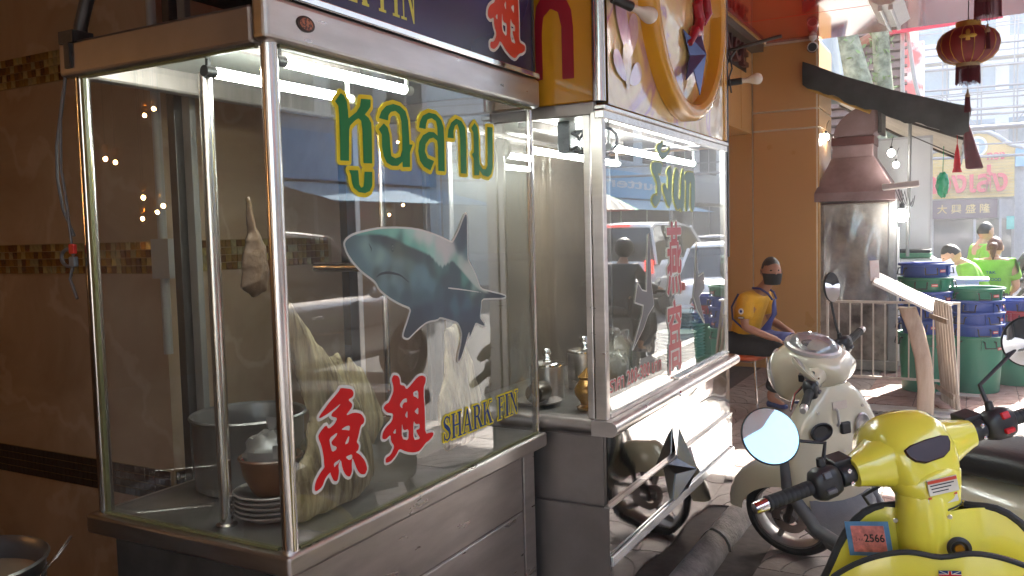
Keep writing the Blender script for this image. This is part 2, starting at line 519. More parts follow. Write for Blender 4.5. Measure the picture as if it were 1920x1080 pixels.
TRACE = {
 'thai': [
  [(1.587, 1.892), (1.565, 1.870), (1.576, 1.861), (1.578, 1.838), (1.578, 1.804), (1.576, 1.732), (1.608, 1.733), (1.613, 1.808), (1.617, 1.818), (1.637, 1.833), (1.650, 1.839), (1.660, 1.834), (1.663, 1.812), (1.663, 1.731), (1.697, 1.732), (1.700, 1.816), (1.699, 1.833), (1.690, 1.844), (1.675, 1.851), (1.686, 1.860), (1.699, 1.873), (1.700, 1.891), (1.662, 1.888), (1.657, 1.869), (1.642, 1.853), (1.612, 1.835), (1.611, 1.853), (1.608, 1.875), (1.598, 1.888)],
  [(1.606, 1.711), (1.641, 1.712), (1.642, 1.701), (1.643, 1.678), (1.650, 1.670), (1.659, 1.673), (1.662, 1.685), (1.665, 1.710), (1.696, 1.711), (1.694, 1.677), (1.684, 1.663), (1.665, 1.657), (1.640, 1.659), (1.622, 1.669), (1.616, 1.680), (1.613, 1.700)],
  [(1.731, 1.848), (1.741, 1.866), (1.762, 1.882), (1.793, 1.891), (1.823, 1.889), (1.846, 1.878), (1.856, 1.855), (1.858, 1.824), (1.859, 1.792), (1.874, 1.793), (1.860, 1.771), (1.858, 1.732), (1.825, 1.730), (1.825, 1.744), (1.804, 1.732), (1.778, 1.731), (1.756, 1.738), (1.745, 1.754), (1.739, 1.778), (1.740, 1.808), (1.728, 1.820), (1.750, 1.837), (1.766, 1.828), (1.773, 1.810), (1.774, 1.780), (1.777, 1.756), (1.795, 1.751), (1.816, 1.757), (1.826, 1.775), (1.827, 1.803), (1.826, 1.849), (1.819, 1.867), (1.802, 1.874), (1.781, 1.869), (1.771, 1.859), (1.768, 1.846)],
  [(1.906, 1.841), (1.911, 1.858), (1.925, 1.875), (1.955, 1.887), (1.990, 1.886), (2.016, 1.873), (2.027, 1.853), (2.028, 1.813), (2.026, 1.729), (1.993, 1.729), (1.995, 1.797), (1.992, 1.813), (1.974, 1.820), (1.954, 1.815), (1.935, 1.799), (1.930, 1.779), (1.942, 1.761), (1.974, 1.755), (1.954, 1.728), (1.923, 1.737), (1.905, 1.752), (1.898, 1.777), (1.905, 1.803), (1.923, 1.822), (1.952, 1.834), (1.978, 1.835), (1.995, 1.827), (1.995, 1.850), (1.989, 1.867), (1.968, 1.873), (1.948, 1.867), (1.940, 1.854), (1.937, 1.840)],
  [(2.046, 1.826), (2.051, 1.849), (2.068, 1.871), (2.094, 1.885), (2.123, 1.881), (2.142, 1.864), (2.146, 1.830), (2.143, 1.728), (2.112, 1.728), (2.113, 1.827), (2.110, 1.854), (2.100, 1.870), (2.087, 1.864), (2.078, 1.848), (2.079, 1.827)],
  [(2.197, 1.883), (2.177, 1.865), (2.188, 1.854), (2.189, 1.826), (2.188, 1.794), (2.176, 1.788), (2.187, 1.775), (2.187, 1.726), (2.216, 1.727), (2.218, 1.743), (2.237, 1.728), (2.269, 1.724), (2.288, 1.734), (2.298, 1.754), (2.305, 1.880), (2.272, 1.878), (2.270, 1.804), (2.267, 1.760), (2.256, 1.747), (2.238, 1.747), (2.221, 1.761), (2.218, 1.793), (2.219, 1.843), (2.213, 1.871)],
 ],
 'fish': [
  [(1.544, 1.191), (1.585, 1.181), (1.593, 1.170), (1.589, 1.161), (1.570, 1.157), (1.586, 1.144), (1.583, 1.135), (1.558, 1.120), (1.592, 1.122), (1.618, 1.113), (1.630, 1.097), (1.626, 1.087), (1.614, 1.085), (1.603, 1.058), (1.596, 1.047), (1.605, 1.038), (1.602, 1.026), (1.591, 1.023), (1.607, 1.014), (1.626, 0.993), (1.634, 0.970), (1.624, 0.959), (1.607, 0.964), (1.595, 0.977), (1.578, 1.015), (1.575, 0.998), (1.575, 0.979), (1.566, 0.968), (1.552, 0.976), (1.541, 0.994), (1.536, 1.020), (1.526, 1.007), (1.528, 0.991), (1.521, 0.970), (1.508, 0.974), (1.498, 0.993), (1.498, 0.999), (1.479, 0.989), (1.467, 0.971), (1.447, 0.966), (1.441, 0.972), (1.446, 0.989), (1.463, 1.006), (1.479, 1.015), (1.477, 1.023), (1.477, 1.038), (1.471, 1.067), (1.460, 1.091), (1.468, 1.101), (1.489, 1.113), (1.497, 1.101), (1.518, 1.108), (1.530, 1.121), (1.508, 1.129), (1.510, 1.136), (1.529, 1.143), (1.548, 1.155), (1.502, 1.139), (1.468, 1.132), (1.466, 1.137), (1.503, 1.163), (1.538, 1.183)],
  [(1.498, 1.079), (1.528, 1.087), (1.524, 1.079), (1.504, 1.069), (1.508, 1.060), (1.523, 1.053), (1.521, 1.046), (1.506, 1.044), (1.501, 1.060)],
  [(1.540, 1.090), (1.559, 1.095), (1.574, 1.093), (1.572, 1.081), (1.558, 1.086)],
  [(1.551, 1.051), (1.567, 1.069), (1.570, 1.066), (1.566, 1.052)],
  [(1.552, 1.021), (1.578, 1.022), (1.578, 1.011), (1.566, 1.009)],
  [(1.510, 1.016), (1.536, 1.021), (1.525, 1.011), (1.518, 1.010), (1.512, 1.005)],
 ],
 'chi': [
  [(1.754, 1.188), (1.773, 1.183), (1.781, 1.172), (1.781, 1.157), (1.800, 1.152), (1.808, 1.140), (1.826, 1.147), (1.862, 1.166), (1.884, 1.166), (1.899, 1.158), (1.898, 1.145), (1.888, 1.133), (1.887, 1.112), (1.890, 1.057), (1.887, 1.002), (1.921, 1.000), (1.929, 0.995), (1.924, 0.987), (1.904, 0.979), (1.889, 0.977), (1.860, 0.961), (1.833, 0.963), (1.798, 0.974), (1.768, 0.990), (1.753, 0.976), (1.730, 0.965), (1.708, 0.966), (1.709, 0.979), (1.731, 0.982), (1.748, 1.000), (1.733, 1.018), (1.733, 1.035), (1.712, 1.027), (1.697, 1.032), (1.700, 1.046), (1.714, 1.058), (1.742, 1.069), (1.748, 1.088), (1.721, 1.095), (1.706, 1.110), (1.717, 1.118), (1.731, 1.120), (1.751, 1.143), (1.752, 1.158), (1.745, 1.178)],
  [(1.776, 1.106), (1.792, 1.117), (1.809, 1.117), (1.809, 1.105), (1.797, 1.108), (1.787, 1.101), (1.789, 1.093), (1.781, 1.097)],
  [(1.838, 1.128), (1.862, 1.129), (1.862, 1.103), (1.849, 1.113), (1.839, 1.116)],
  [(1.842, 1.075), (1.860, 1.083), (1.859, 1.061), (1.844, 1.071)],
  [(1.783, 1.057), (1.789, 1.033), (1.813, 1.033), (1.809, 1.002), (1.780, 1.013)],
  [(1.835, 1.051), (1.846, 1.038), (1.864, 1.036), (1.863, 1.022), (1.845, 1.022), (1.851, 1.012), (1.865, 0.994), (1.832, 0.997)],
  [(1.742, 1.037), (1.756, 1.047), (1.755, 1.032)],
  [(1.797, 1.072), (1.810, 1.084), (1.809, 1.061)],
 ],
 'shark': [
  [(1.580, 1.534), (1.588, 1.543), (1.608, 1.552), (1.636, 1.558), (1.671, 1.563), (1.719, 1.568), (1.782, 1.569), (1.847, 1.567), (1.902, 1.561), (1.959, 1.550), (2.003, 1.539), (2.053, 1.524), (2.065, 1.531), (2.095, 1.561), (2.117, 1.592), (2.134, 1.610), (2.139, 1.605), (2.137, 1.556), (2.135, 1.495), (2.137, 1.472), (2.147, 1.461), (2.167, 1.440), (2.187, 1.412), (2.206, 1.379), (2.279, 1.364), (2.335, 1.353), (2.369, 1.344), (2.335, 1.343), (2.269, 1.348), (2.210, 1.351), (2.204, 1.320), (2.196, 1.294), (2.211, 1.281), (2.230, 1.263), (2.197, 1.273), (2.172, 1.282), (2.158, 1.266), (2.139, 1.244), (2.134, 1.244), (2.136, 1.260), (2.127, 1.252), (2.114, 1.231), (2.087, 1.190), (2.068, 1.174), (2.070, 1.193), (2.087, 1.226), (2.094, 1.256), (2.087, 1.274), (2.072, 1.293), (2.037, 1.303), (1.980, 1.318), (1.968, 1.312), (1.917, 1.312), (1.881, 1.301), (1.845, 1.285), (1.824, 1.275), (1.803, 1.282), (1.806, 1.293), (1.827, 1.323), (1.845, 1.355), (1.796, 1.371), (1.746, 1.393), (1.710, 1.415), (1.696, 1.434), (1.685, 1.442), (1.642, 1.465), (1.610, 1.490), (1.589, 1.513)],
 ],
 'rang': [
  [(3.200, 1.875), (3.285, 1.899), (3.269, 1.881), (3.247, 1.865), (3.261, 1.855), (3.290, 1.855), (3.343, 1.867), (3.362, 1.881), (3.366, 1.869), (3.320, 1.842), (3.267, 1.828), (3.232, 1.841)],
  [(3.150, 1.809), (3.274, 1.814), (3.247, 1.769), (3.210, 1.771), (3.242, 1.739), (3.249, 1.687), (3.231, 1.663), (3.180, 1.634), (3.139, 1.657), (3.144, 1.671), (3.175, 1.685), (3.203, 1.677), (3.205, 1.728), (3.178, 1.754), (3.138, 1.780)],
  [(3.321, 1.782), (3.379, 1.807), (3.385, 1.769), (3.381, 1.671), (3.345, 1.630), (3.262, 1.716), (3.300, 1.732), (3.333, 1.699), (3.342, 1.757)],
  [(3.425, 1.778), (3.450, 1.804), (3.481, 1.783), (3.463, 1.733), (3.461, 1.673), (3.501, 1.669), (3.517, 1.775), (3.548, 1.807), (3.560, 1.767), (3.551, 1.655), (3.516, 1.621), (3.495, 1.639), (3.455, 1.626), (3.405, 1.672), (3.412, 1.746)],
  [(3.555, 1.767), (3.590, 1.794), (3.714, 1.795), (3.709, 1.652), (3.671, 1.623), (3.646, 1.646), (3.658, 1.745), (3.632, 1.760), (3.620, 1.656), (3.584, 1.622), (3.576, 1.655), (3.584, 1.753)],
 ],
 'birds': [
  [(3.094, 1.529), (3.115, 1.446), (3.116, 1.343), (3.143, 1.254), (3.075, 1.222), (3.025, 1.177), (2.908, 1.111), (2.966, 1.173), (3.015, 1.228), (3.029, 1.264), (2.938, 1.283), (2.969, 1.349), (3.013, 1.319), (3.066, 1.310), (3.076, 1.407)],
  [(3.731, 1.484), (3.750, 1.327), (3.836, 1.341), (3.851, 1.271), (3.755, 1.239), (3.796, 1.177), (3.845, 1.110), (3.728, 1.183), (3.672, 1.248), (3.699, 1.306), (3.718, 1.377)],
 ],
 'sharkedge': [
  (1.581, 1.559),
  (1.636, 1.554),
  (1.677, 1.556),
  (1.718, 1.554),
  (1.749, 1.550),
  (1.780, 1.542),
  (1.832, 1.524),
  (1.885, 1.510),
  (1.941, 1.494),
  (1.977, 1.470),
  (1.999, 1.461),
  (2.022, 1.468),
  (2.054, 1.475),
  (2.100, 1.444),
  (2.157, 1.403),
  (2.199, 1.379),
  (2.373, 1.324),
 ],
 'sharkcol': [
  (1.596, 1.534, 72, 92, 96),
  (1.619, 1.544, 80, 100, 104),
  (1.635, 1.542, 110, 140, 135),
  (1.652, 1.533, 130, 158, 150),
  (1.611, 1.516, 88, 112, 118),
  (1.633, 1.500, 92, 118, 122),
  (1.668, 1.503, 120, 152, 148),
  (1.655, 1.478, 92, 116, 120),
  (1.686, 1.510, 105, 128, 125),
  (1.636, 1.553, 60, 75, 80),
  (1.694, 1.552, 58, 70, 72),
  (1.736, 1.546, 60, 66, 66),
  (1.767, 1.540, 70, 78, 74),
  (1.719, 1.559, 110, 170, 150),
  (1.781, 1.558, 130, 190, 168),
  (1.738, 1.565, 120, 178, 158),
  (1.847, 1.558, 165, 205, 190),
  (1.887, 1.547, 200, 205, 195),
  (1.929, 1.534, 205, 205, 198),
  (1.987, 1.516, 195, 190, 185),
  (1.832, 1.538, 120, 185, 162),
  (1.872, 1.523, 95, 165, 145),
  (1.799, 1.539, 70, 90, 84),
  (1.825, 1.521, 72, 84, 74),
  (1.791, 1.506, 90, 95, 80),
  (1.857, 1.504, 72, 80, 76),
  (1.884, 1.491, 70, 78, 78),
  (1.914, 1.514, 110, 180, 158),
  (1.949, 1.505, 150, 195, 180),
  (1.985, 1.487, 165, 190, 180),
  (2.016, 1.499, 195, 190, 185),
  (2.048, 1.502, 190, 190, 185),
  (1.976, 1.464, 85, 120, 112),
  (1.941, 1.485, 60, 75, 75),
  (1.954, 1.451, 62, 74, 76),
  (2.006, 1.457, 75, 105, 104),
  (2.062, 1.476, 120, 165, 150),
  (2.102, 1.470, 170, 190, 178),
  (2.126, 1.451, 185, 190, 180),
  (2.158, 1.418, 180, 190, 178),
  (2.124, 1.420, 85, 140, 125),
  (2.173, 1.386, 140, 170, 155),
  (2.060, 1.446, 55, 72, 76),
  (2.075, 1.419, 52, 70, 76),
  (2.012, 1.423, 58, 70, 74),
  (2.139, 1.393, 50, 78, 80),
  (1.715, 1.497, 130, 160, 152),
  (1.739, 1.477, 110, 138, 138),
  (1.790, 1.479, 118, 140, 132),
  (1.788, 1.456, 100, 125, 128),
  (1.842, 1.465, 100, 120, 112),
  (1.882, 1.451, 100, 128, 132),
  (1.909, 1.433, 100, 132, 138),
  (1.937, 1.411, 92, 122, 128),
  (1.853, 1.436, 98, 132, 136),
  (1.725, 1.448, 120, 150, 148),
  (1.774, 1.443, 125, 155, 150),
  (1.730, 1.432, 95, 120, 124),
  (1.800, 1.428, 98, 125, 130),
  (1.880, 1.411, 85, 112, 120),
  (1.713, 1.452, 60, 62, 64),
  (1.750, 1.455, 60, 62, 62),
  (1.788, 1.450, 75, 80, 78),
  (1.826, 1.432, 70, 84, 84),
  (1.760, 1.407, 70, 92, 100),
  (1.824, 1.387, 58, 78, 88),
  (1.878, 1.382, 62, 84, 94),
  (1.920, 1.379, 66, 90, 102),
  (1.980, 1.383, 60, 82, 92),
  (2.025, 1.371, 48, 66, 76),
  (2.096, 1.361, 45, 60, 72),
  (2.180, 1.363, 42, 54, 64),
  (2.269, 1.356, 45, 52, 62),
  (2.345, 1.346, 45, 50, 60),
  (2.055, 1.343, 62, 92, 108),
  (2.120, 1.341, 58, 88, 106),
  (1.978, 1.349, 55, 72, 88),
  (1.919, 1.346, 48, 60, 76),
  (1.875, 1.334, 44, 52, 66),
  (1.846, 1.305, 42, 48, 60),
  (1.818, 1.284, 42, 48, 58),
  (2.022, 1.320, 44, 56, 74),
  (2.118, 1.310, 40, 54, 76),
  (2.177, 1.305, 42, 58, 76),
  (2.211, 1.274, 44, 52, 66),
  (2.107, 1.267, 42, 50, 64),
  (2.088, 1.212, 40, 44, 58),
  (2.074, 1.179, 40, 44, 56),
  (2.149, 1.258, 42, 50, 64),
  (2.124, 1.574, 55, 62, 72),
  (2.114, 1.539, 58, 66, 76),
  (2.104, 1.509, 56, 66, 78),
  (2.126, 1.486, 80, 110, 115),
  (2.089, 1.522, 62, 76, 84),
 ],
}
# ================================================================ the setting
def marble(name, c1, c2, vein):
    m = bpy.data.materials.new(name); m.use_nodes = True
    t = m.node_tree; b = t.nodes['Principled BSDF']
    tc = nn(t, 'ShaderNodeTexCoord')
    n1 = nn(t, 'ShaderNodeTexNoise', Scale=1.6, Detail=8.0, Roughness=0.62, Distortion=1.4)
    t.links.new(tc.outputs['Object'], n1.inputs[0])
    cr = nn(t, 'ShaderNodeValToRGB')
    cr.color_ramp.elements[0].position = 0.3; cr.color_ramp.elements[0].color = (*c1, 1)
    cr.color_ramp.elements[1].position = 0.72; cr.color_ramp.elements[1].color = (*c2, 1)
    t.links.new(n1.outputs[0], cr.inputs[0])
    wv = nn(t, 'ShaderNodeTexWave', Scale=0.9, Distortion=14.0, Detail=5.0, wave_type='BANDS', bands_direction='DIAGONAL')
    wv.inputs['Detail Scale'].default_value = 1.6
    t.links.new(tc.outputs['Object'], wv.inputs[0])
    r2 = nn(t, 'ShaderNodeValToRGB')
    r2.color_ramp.elements[0].position = 0.93; r2.color_ramp.elements[0].color = (0, 0, 0, 1)
    r2.color_ramp.elements[1].position = 1.0; r2.color_ramp.elements[1].color = (0.30, 0.30, 0.30, 1)
    t.links.new(wv.outputs[1], r2.inputs[0])
    mx = nn(t, 'ShaderNodeMixRGB')
    t.links.new(r2.outputs[0], mx.inputs[0]); t.links.new(cr.outputs[0], mx.inputs[1])
    mx.inputs[2].default_value = (*vein, 1)
    t.links.new(mx.outputs[0], b.inputs['Base Color'])
    b.inputs['Roughness'].default_value = 0.16
    return m

M_MARBLE = marble('beige_marble', (0.30, 0.205, 0.135), (0.44, 0.33, 0.23), (0.55, 0.45, 0.35))
M_CLAD = mat('orange_brown_cladding', (0.52, 0.29, 0.10), rough=0.28, var=0.015, scale=1.2, rvar=0.015, coat=0.15)
M_SEAL = mat('pale_sealant', (0.62, 0.55, 0.42), rough=0.6, var=0.1, scale=20)
M_REDCEIL = mat('glossy_red_panel', (0.42, 0.018, 0.012), rough=0.10, var=0.04, scale=1.0, coat=0.6, bump=0.006, bscale=2.0)
M_ASPHALT = mat('asphalt', (0.06, 0.06, 0.062), rough=0.85, var=0.25, scale=30, bump=0.4, bscale=160, col2=(0.13, 0.125, 0.12))
M_PAVER = mat('stamped_paver', (0.17, 0.135, 0.125), rough=0.55, var=0.2, scale=7, bump=0.25, bscale=60, col2=(0.27, 0.23, 0.21), rvar=0.18)
M_PAVER_RED = mat('reddish_paver', (0.20, 0.105, 0.09), rough=0.6, scale=7, bump=0.25, bscale=60, col2=(0.30, 0.19, 0.165), rvar=0.15)
M_GROUT = mat('dark_joint', (0.075, 0.065, 0.06), rough=0.9, var=0.3, scale=20)
M_CONC = mat('worn_concrete', (0.26, 0.24, 0.215), rough=0.8, scale=5, bump=0.4, bscale=50, col2=(0.42, 0.395, 0.36), rvar=0.1)
M_DARKINT = mat('dark_interior_paint', (0.10, 0.075, 0.055), rough=0.6, var=0.2, scale=2)
M_GOLD = [mat('gold_mosaic_%d' % i, c, rough=0.22, metal=mt, var=0.3, scale=60, coat=0.5) for i, (c, mt) in enumerate((
    ((0.42, 0.26, 0.06), 0.55), ((0.30, 0.16, 0.035), 0.5), ((0.50, 0.40, 0.16), 0.4), ((0.20, 0.09, 0.03), 0.5), ((0.36, 0.30, 0.15), 0.35)))]
M_DKTILE = mat('dark_brown_mosaic', (0.035, 0.02, 0.014), rough=0.15, var=0.3, scale=40, coat=0.4)
M_TILEGROUT = mat('tan_grout', (0.22, 0.15, 0.07), rough=0.8, var=0.1)

ground = MB().add([(-400, -400, -.165), (400, -400, -.165), (400, 400, -.165), (-400, 400, -.165)], [(0, 1, 2, 3)]).obj('road', M_ASPHALT)
ground['kind'] = 'structure'
KX = 1.15
pave = MB().bb(-8, KX, -6, 13.2, -.3, -.007).obj('pavement', M_GROUT)
pave['kind'] = 'structure'
# fan-stamped slabs: concentric raised bands round one corner
def slab_mesh(name, S, mirror, m):
    b = MB()
    g = 0.005
    h0, h1 = -0.02, 0.0
    def P(u, v, h):
        if mirror: u = S - u
        return (u, v, h)
    rad = [0.0, .25, .5, .75, 1.0]
    nseg = 7
    for k in range(4):
        r0, r1 = rad[k] * S + (g * .7 if k else 0), rad[k + 1] * S - g * .7
        a0 = math.asin(min(1, g * .5 / max(r0, .05))); a1 = PI / 2 - a0
        outer = [(r1 * math.cos(a0 + (a1 - a0) * i / nseg), r1 * math.sin(a0 + (a1 - a0) * i / nseg)) for i in range(nseg + 1)]
        inner = [(max(r0, .003) * math.cos(a0 + (a1 - a0) * i / nseg), max(r0, .003) * math.sin(a0 + (a1 - a0) * i / nseg)) for i in range(nseg + 1)][::-1]
        poly = [(max(u, g * .5), max(v, g * .5)) for u, v in outer + inner]
        # strip of quads with chamfered rim
        n = nseg + 1
        o = [(max(u, g * .5), max(v, g * .5)) for u, v in outer]
        q = [(max(u, g * .5), max(v, g * .5)) for u, v in inner[::-1]]
        for i in range(nseg):
            b.add([P(*q[i], h1), P(*o[i], h1), P(*o[i + 1], h1), P(*q[i + 1], h1)], [(0, 1, 2, 3)])
            b.add([P(*o[i], h1), P(*o[i], h0), P(*o[i + 1], h0), P(*o[i + 1], h1)], [(0, 1, 2, 3)])
            b.add([P(*q[i], h1), P(*q[i], h0), P(*q[i + 1], h0), P(*q[i + 1], h1)], [(0, 1, 2, 3)])
        for i in (0, nseg):
            b.add([P(*q[i], h1), P(*o[i], h1), P(*o[i], h0), P(*q[i], h0)], [(0, 1, 2, 3)])
    # corner leaf
    r = S + g * .7
    pts = []
    for i in range(nseg + 1):
        a = PI / 2 * i / nseg
        pts.append((r * math.cos(a), r * math.sin(a)))
    lim = S - g * .5
    arc = [(u, v) for u, v in pts if u <= lim and v <= lim]
    if arc:
        v_at = math.sqrt(max(r * r - lim * lim, 0))
        poly = [(lim, v_at)] + arc + [(v_at, lim), (lim, lim)]
        b.prism(poly, h0, h1, P)
    me = b.mesh(name, m)
    return me

S = 0.40
slabs = [slab_mesh('paving_slab', S, mi, m) for mi in (0, 1) for m in (M_PAVER, M_PAVER_RED)]
cnt = 0
for i in range(-6, 3):
    for j in range(0, 33):
        x, y = i * S + .34, j * S - .2
        if x + S > KX - .1: continue
        if x < -1.12 and y < 4.35: continue
        if y < .8: continue
        if -1.06 < x < -.3 and 6.95 < y < 7.5: continue      # drain cover and concrete patch
        if y > 9.3 and x < -1.6: continue
        red = y > 7.6 and x > -1.2 or (random.random() < .06)
        o = bpy.data.objects.new('paving_slab', slabs[(i % 2) * 2 + (1 if red else 0)])
        COL.objects.link(o); o.parent = pave
        o.location = (x, y, random.uniform(-.003, .002)); o.rotation_euler = (random.gauss(0, .003), random.gauss(0, .003), 0)
        cnt += 1
kerb = MB()
for j in range(19):
    kerb.bb(KX, KX + .15, -6 + j * 1.01, -6 + j * 1.01 + 1.0, -.3, .004)
kerb.obj('kerb', M_CONC, bevel=.015)['kind'] = 'structure'
patch = MB().bb(-1.06, .06, 6.98, 7.78, -.03, -.002).obj('concrete_patch', M_CONC, pave, bevel=.004)

# ---- left marble wall end: a block with two faces that carry the mosaic bands
WX, WY = -2.585, 2.07
wall = MB().bb(-5.5, WX, WY, 3.05, -.02, 3.48).obj('marble_wall', M_MARBLE)
tag(wall, 'beige marble wall with bands of gold mosaic behind the glass cabinets', 'wall')
tm = {}
def mosaic(face, u0, u1, z0, rows, tw, th, mats, individual=True, name='mosaic_tile', skip=None):
    g = .0028
    gr = MB()
    if face == 'y': gr.bb(u0, u1, WY - .003, WY + .01, z0 - g, z0 + rows * th)
    else: gr.bb(WX - .01, WX + .003, u0, u1, z0 - g, z0 + rows * th)
    gr.obj('mosaic_bed', M_TILEGROUT, wall)
    joined = MB()
    n = int((u1 - u0) / tw)
    for r in range(rows):
        off = random.uniform(0, tw * .5)
        for k in range(n):
            u = u0 + k * tw + off * .2
            if skip and skip(u): continue
            key = (face, tw, th)
            mi = random.choices(range(len(mats)), weights=[3, 3, 2, 3, 2][:len(mats)])[0]
            if individual:
                kk = key + (mi,)
                if kk not in tm:
                    bb = MB()
                    if face == 'y': bb.bb(0, tw - g, -.006, .002, 0, th - g)
                    else: bb.bb(-.002, .006, 0, tw - g, 0, th - g)
                    tm[kk] = bb.mesh(name, mats[mi])
                o = bpy.data.objects.new(name, tm[kk]); COL.objects.link(o); o.parent = wall
                o.location = (u, WY - .002, z0 + r * th) if face == 'y' else (WX + .002, u, z0 + r * th)
                a = random.gauss(0, .035), random.gauss(0, .035)
                o.rotation_euler = (a[0], 0, a[1]) if face == 'y' else (0, a[0], a[1])
            else:
                if face == 'y': joined.bb(u, u + tw - g, WY - .007, WY - .001, z0 + r * th, z0 + r * th + th - g)
                else: joined.bb(WX + .001, WX + .007, u, u + tw - g, z0 + r * th, z0 + r * th + th - g)
    if not individual:
        joined.obj('mosaic_band', mats[0], wall)['kind'] = 'stuff'
mosaic('y', -3.78, WX - .002, 1.435, 4, .0285, .0295, M_GOLD)                 # eye-level band, dark side
mosaic('x', WY + .002, 2.98, 1.435, 4, .0285, .0295, M_GOLD)                  # eye-level band, lit side
mosaic('y', -3.72, -3.05, 1.435 + .75, 4, .0285, .0295, M_GOLD)
mosaic('y', -3.05, WX - .002, 1.435 + .75, 4, .0285, .0295, [M_GOLD[1]], individual=False)
mosaic('y', -3.8, WX - .002, .585, 4, .0285, .0295, [M_DKTILE], individual=False)
mosaic('x', WY + .002, 2.98, .585, 4, .0285, .0295, [M_DKTILE], individual=False)

# ---- shop interior shell behind the cabinets
M_TANWALL = mat('tan_plaster', (0.34, 0.24, 0.15), rough=0.55, var=0.1, scale=2)
sh = MB().bb(-8.2, -8, -6, 9.4, 0, 3.5).bb(-8.2, -2.45, 9.4, 9.6, 0, 3.5).bb(-8.2, -1.0, -6.2, -6, 0, 3.5)
sh.obj('shop_back_wall', M_TANWALL)['kind'] = 'structure'
MB().bb(-8, -2.02, -6, 9.4, 3.42, 3.5).obj('shop_ceiling', M_DARKINT)['kind'] = 'structure'
MB().bb(-8, -2.46, -6, 9.4, -.006, .0).obj('shop_floor', mat('brown_floor_tile', (0.13, 0.085, 0.06), rough=0.35, var=0.2, scale=3))['kind'] = 'structure'
# aluminium partition with glazing deeper in the shop (seen through cabinet one)
part = thing('glazed_partition', 'brown aluminium partition with tall panes behind the shark fin cabinet', 'partition', (-3.1, 3.6, 0))
M_ALU = mat('aluminium_frame', (0.46, 0.44, 0.41), rough=0.35, metal=0.8, var=0.1, scale=8)
M_TANPANEL = mat('tan_laminate', (0.40, 0.27, 0.15), rough=0.4, var=0.12, scale=1.5, stretch=(3, 3, .4))
def wobj(b, name, m, par, **k):
    o = b.obj(name, m, None, **k); abs_parent(o, par); return o
for y in (3.12, 3.45, 3.62, 4.3, 4.42):
    wobj(MB().bb(-3.02, -2.96, y, y + .045, 0, 3.42), 'post', M_ALU, part, bevel=.004)
for y0, y1 in ((3.165, 3.45), (3.665, 4.3), (4.465, 5.2)):
    wobj(MB().bb(-3.0, -2.985, y0, y1, 0, 3.42), 'panel', M_TANPANEL, part)

# ---- pillar, fascia and ceiling
PX0, PX1, PY = -2.42, -1.47, 9.4
pil = MB().bb(PX0, PX1, PY, 10.25, -.01, 3.5).obj('clad_pillar', M_SEAL)
tag(pil, 'orange brown panel clad pillar beside the seated man', 'pillar')
for z0, z1 in ((-.005, 2.565), (2.585, 2.765), (2.785, 3.475)):
    MB().bb(-2.135, PX1 - .012, PY - .014, PY, z0, z1).obj('cladding_panel', M_CLAD, pil, bevel=.003)
    MB().bb(PX0, -2.15, PY - .014, PY, z0, z1).obj('cladding_panel', M_CLAD, pil, bevel=.003)
    MB().bb(PX1, PX1 + .014, PY + .005, 10.25, z0, z1).obj('cladding_panel', M_CLAD, pil, bevel=.003)
fas = MB().bb(-2.42, -2.16, 4.9, 9.38, 2.58, 3.48).obj('shop_fascia', M_SEAL)
tag(fas, 'orange brown fascia of flat panels above the shop opening', 'fascia')
for y0, y1 in ((4.9, 6.4), (6.415, 7.9), (7.915, 8.9), (8.915, 9.38)):
    MB().bb(-2.16, -2.146, y0, y1, 2.57, 3.47).obj('cladding_panel', M_CLAD, fas, bevel=.003)
MB().bb(-2.42, -2.146, 4.9, 9.38, 2.555, 2.572).obj('soffit_panel', M_CLAD, fas)
fw = MB().bb(-2.47, -2.43, 4.55, 9.4, 0, 2.56).obj('brown_shop_wall', M_CLAD)
tag(fw, 'plain brown shop wall behind the chair and the man', 'wall')
CZ = 3.5
ceil = MB().bb(-1.99, 1.9, -6, 9.5, CZ + .012, CZ + .12).obj('canopy_ceiling', M_SEAL)
ceil['kind'] = 'structure'
for xa, xb in ((-1.985, -.7), (-.69, .6), (.61, 1.9)):
    for k in range(13):
        y1 = 9.5 - k * 1.2
        y0 = max(y1 - 1.19, -6)
        if y0 < 7 and y1 < 8 and k > 12: continue
        MB().bb(xa, xb, y0, y1 if k else 9.498, CZ, CZ + .012).obj('ceiling_panel', M_REDCEIL, ceil, bevel=.002)
# brown ceiling strip over the shop front
c2 = MB().bb(-2.46, -2.0, -6, 9.4, CZ - .004, CZ + .1).obj('brown_ceiling_strip', M_CLAD)
c2['kind'] = 'structure'
# unseen wall added to keep daylight off the left side, out of view
MB().bb(-1.92, -1.78, -6, .38, 0, 3.5).obj('daylight_blocker_wall', M_CLAD)['kind'] = 'structure'
# ================================================================ cabinet one: shark fin display
def fnx(X):
    return lambda u, v, w=0: (X + w, u, v)
M_SEALANT = mat('yellowed_silicone', (0.13, 0.12, 0.05), rough=0.5, var=0.2, scale=30)
cab1 = thing('glass_display_cabinet', 'stainless steel glass cabinet with shark decal and green Thai lettering', 'cabinet', (-1.66, 1.98, 0))
P1 = lambda b, name, m, par=None, **k: wobj(b, name, m, cab1, **k)
x0, x1, y0, y1 = -2.0, -1.325, 1.355, 2.60
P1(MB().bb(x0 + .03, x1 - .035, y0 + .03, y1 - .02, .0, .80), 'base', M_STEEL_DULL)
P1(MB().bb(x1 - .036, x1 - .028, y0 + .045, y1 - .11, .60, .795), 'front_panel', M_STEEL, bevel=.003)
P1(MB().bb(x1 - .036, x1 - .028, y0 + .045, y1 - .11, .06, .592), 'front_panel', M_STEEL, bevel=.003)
P1(MB().bb(x1 - .036, x1 - .026, y1 - .10, y1 - .022, .06, .795), 'edge_panel', M_STEEL, bevel=.003)
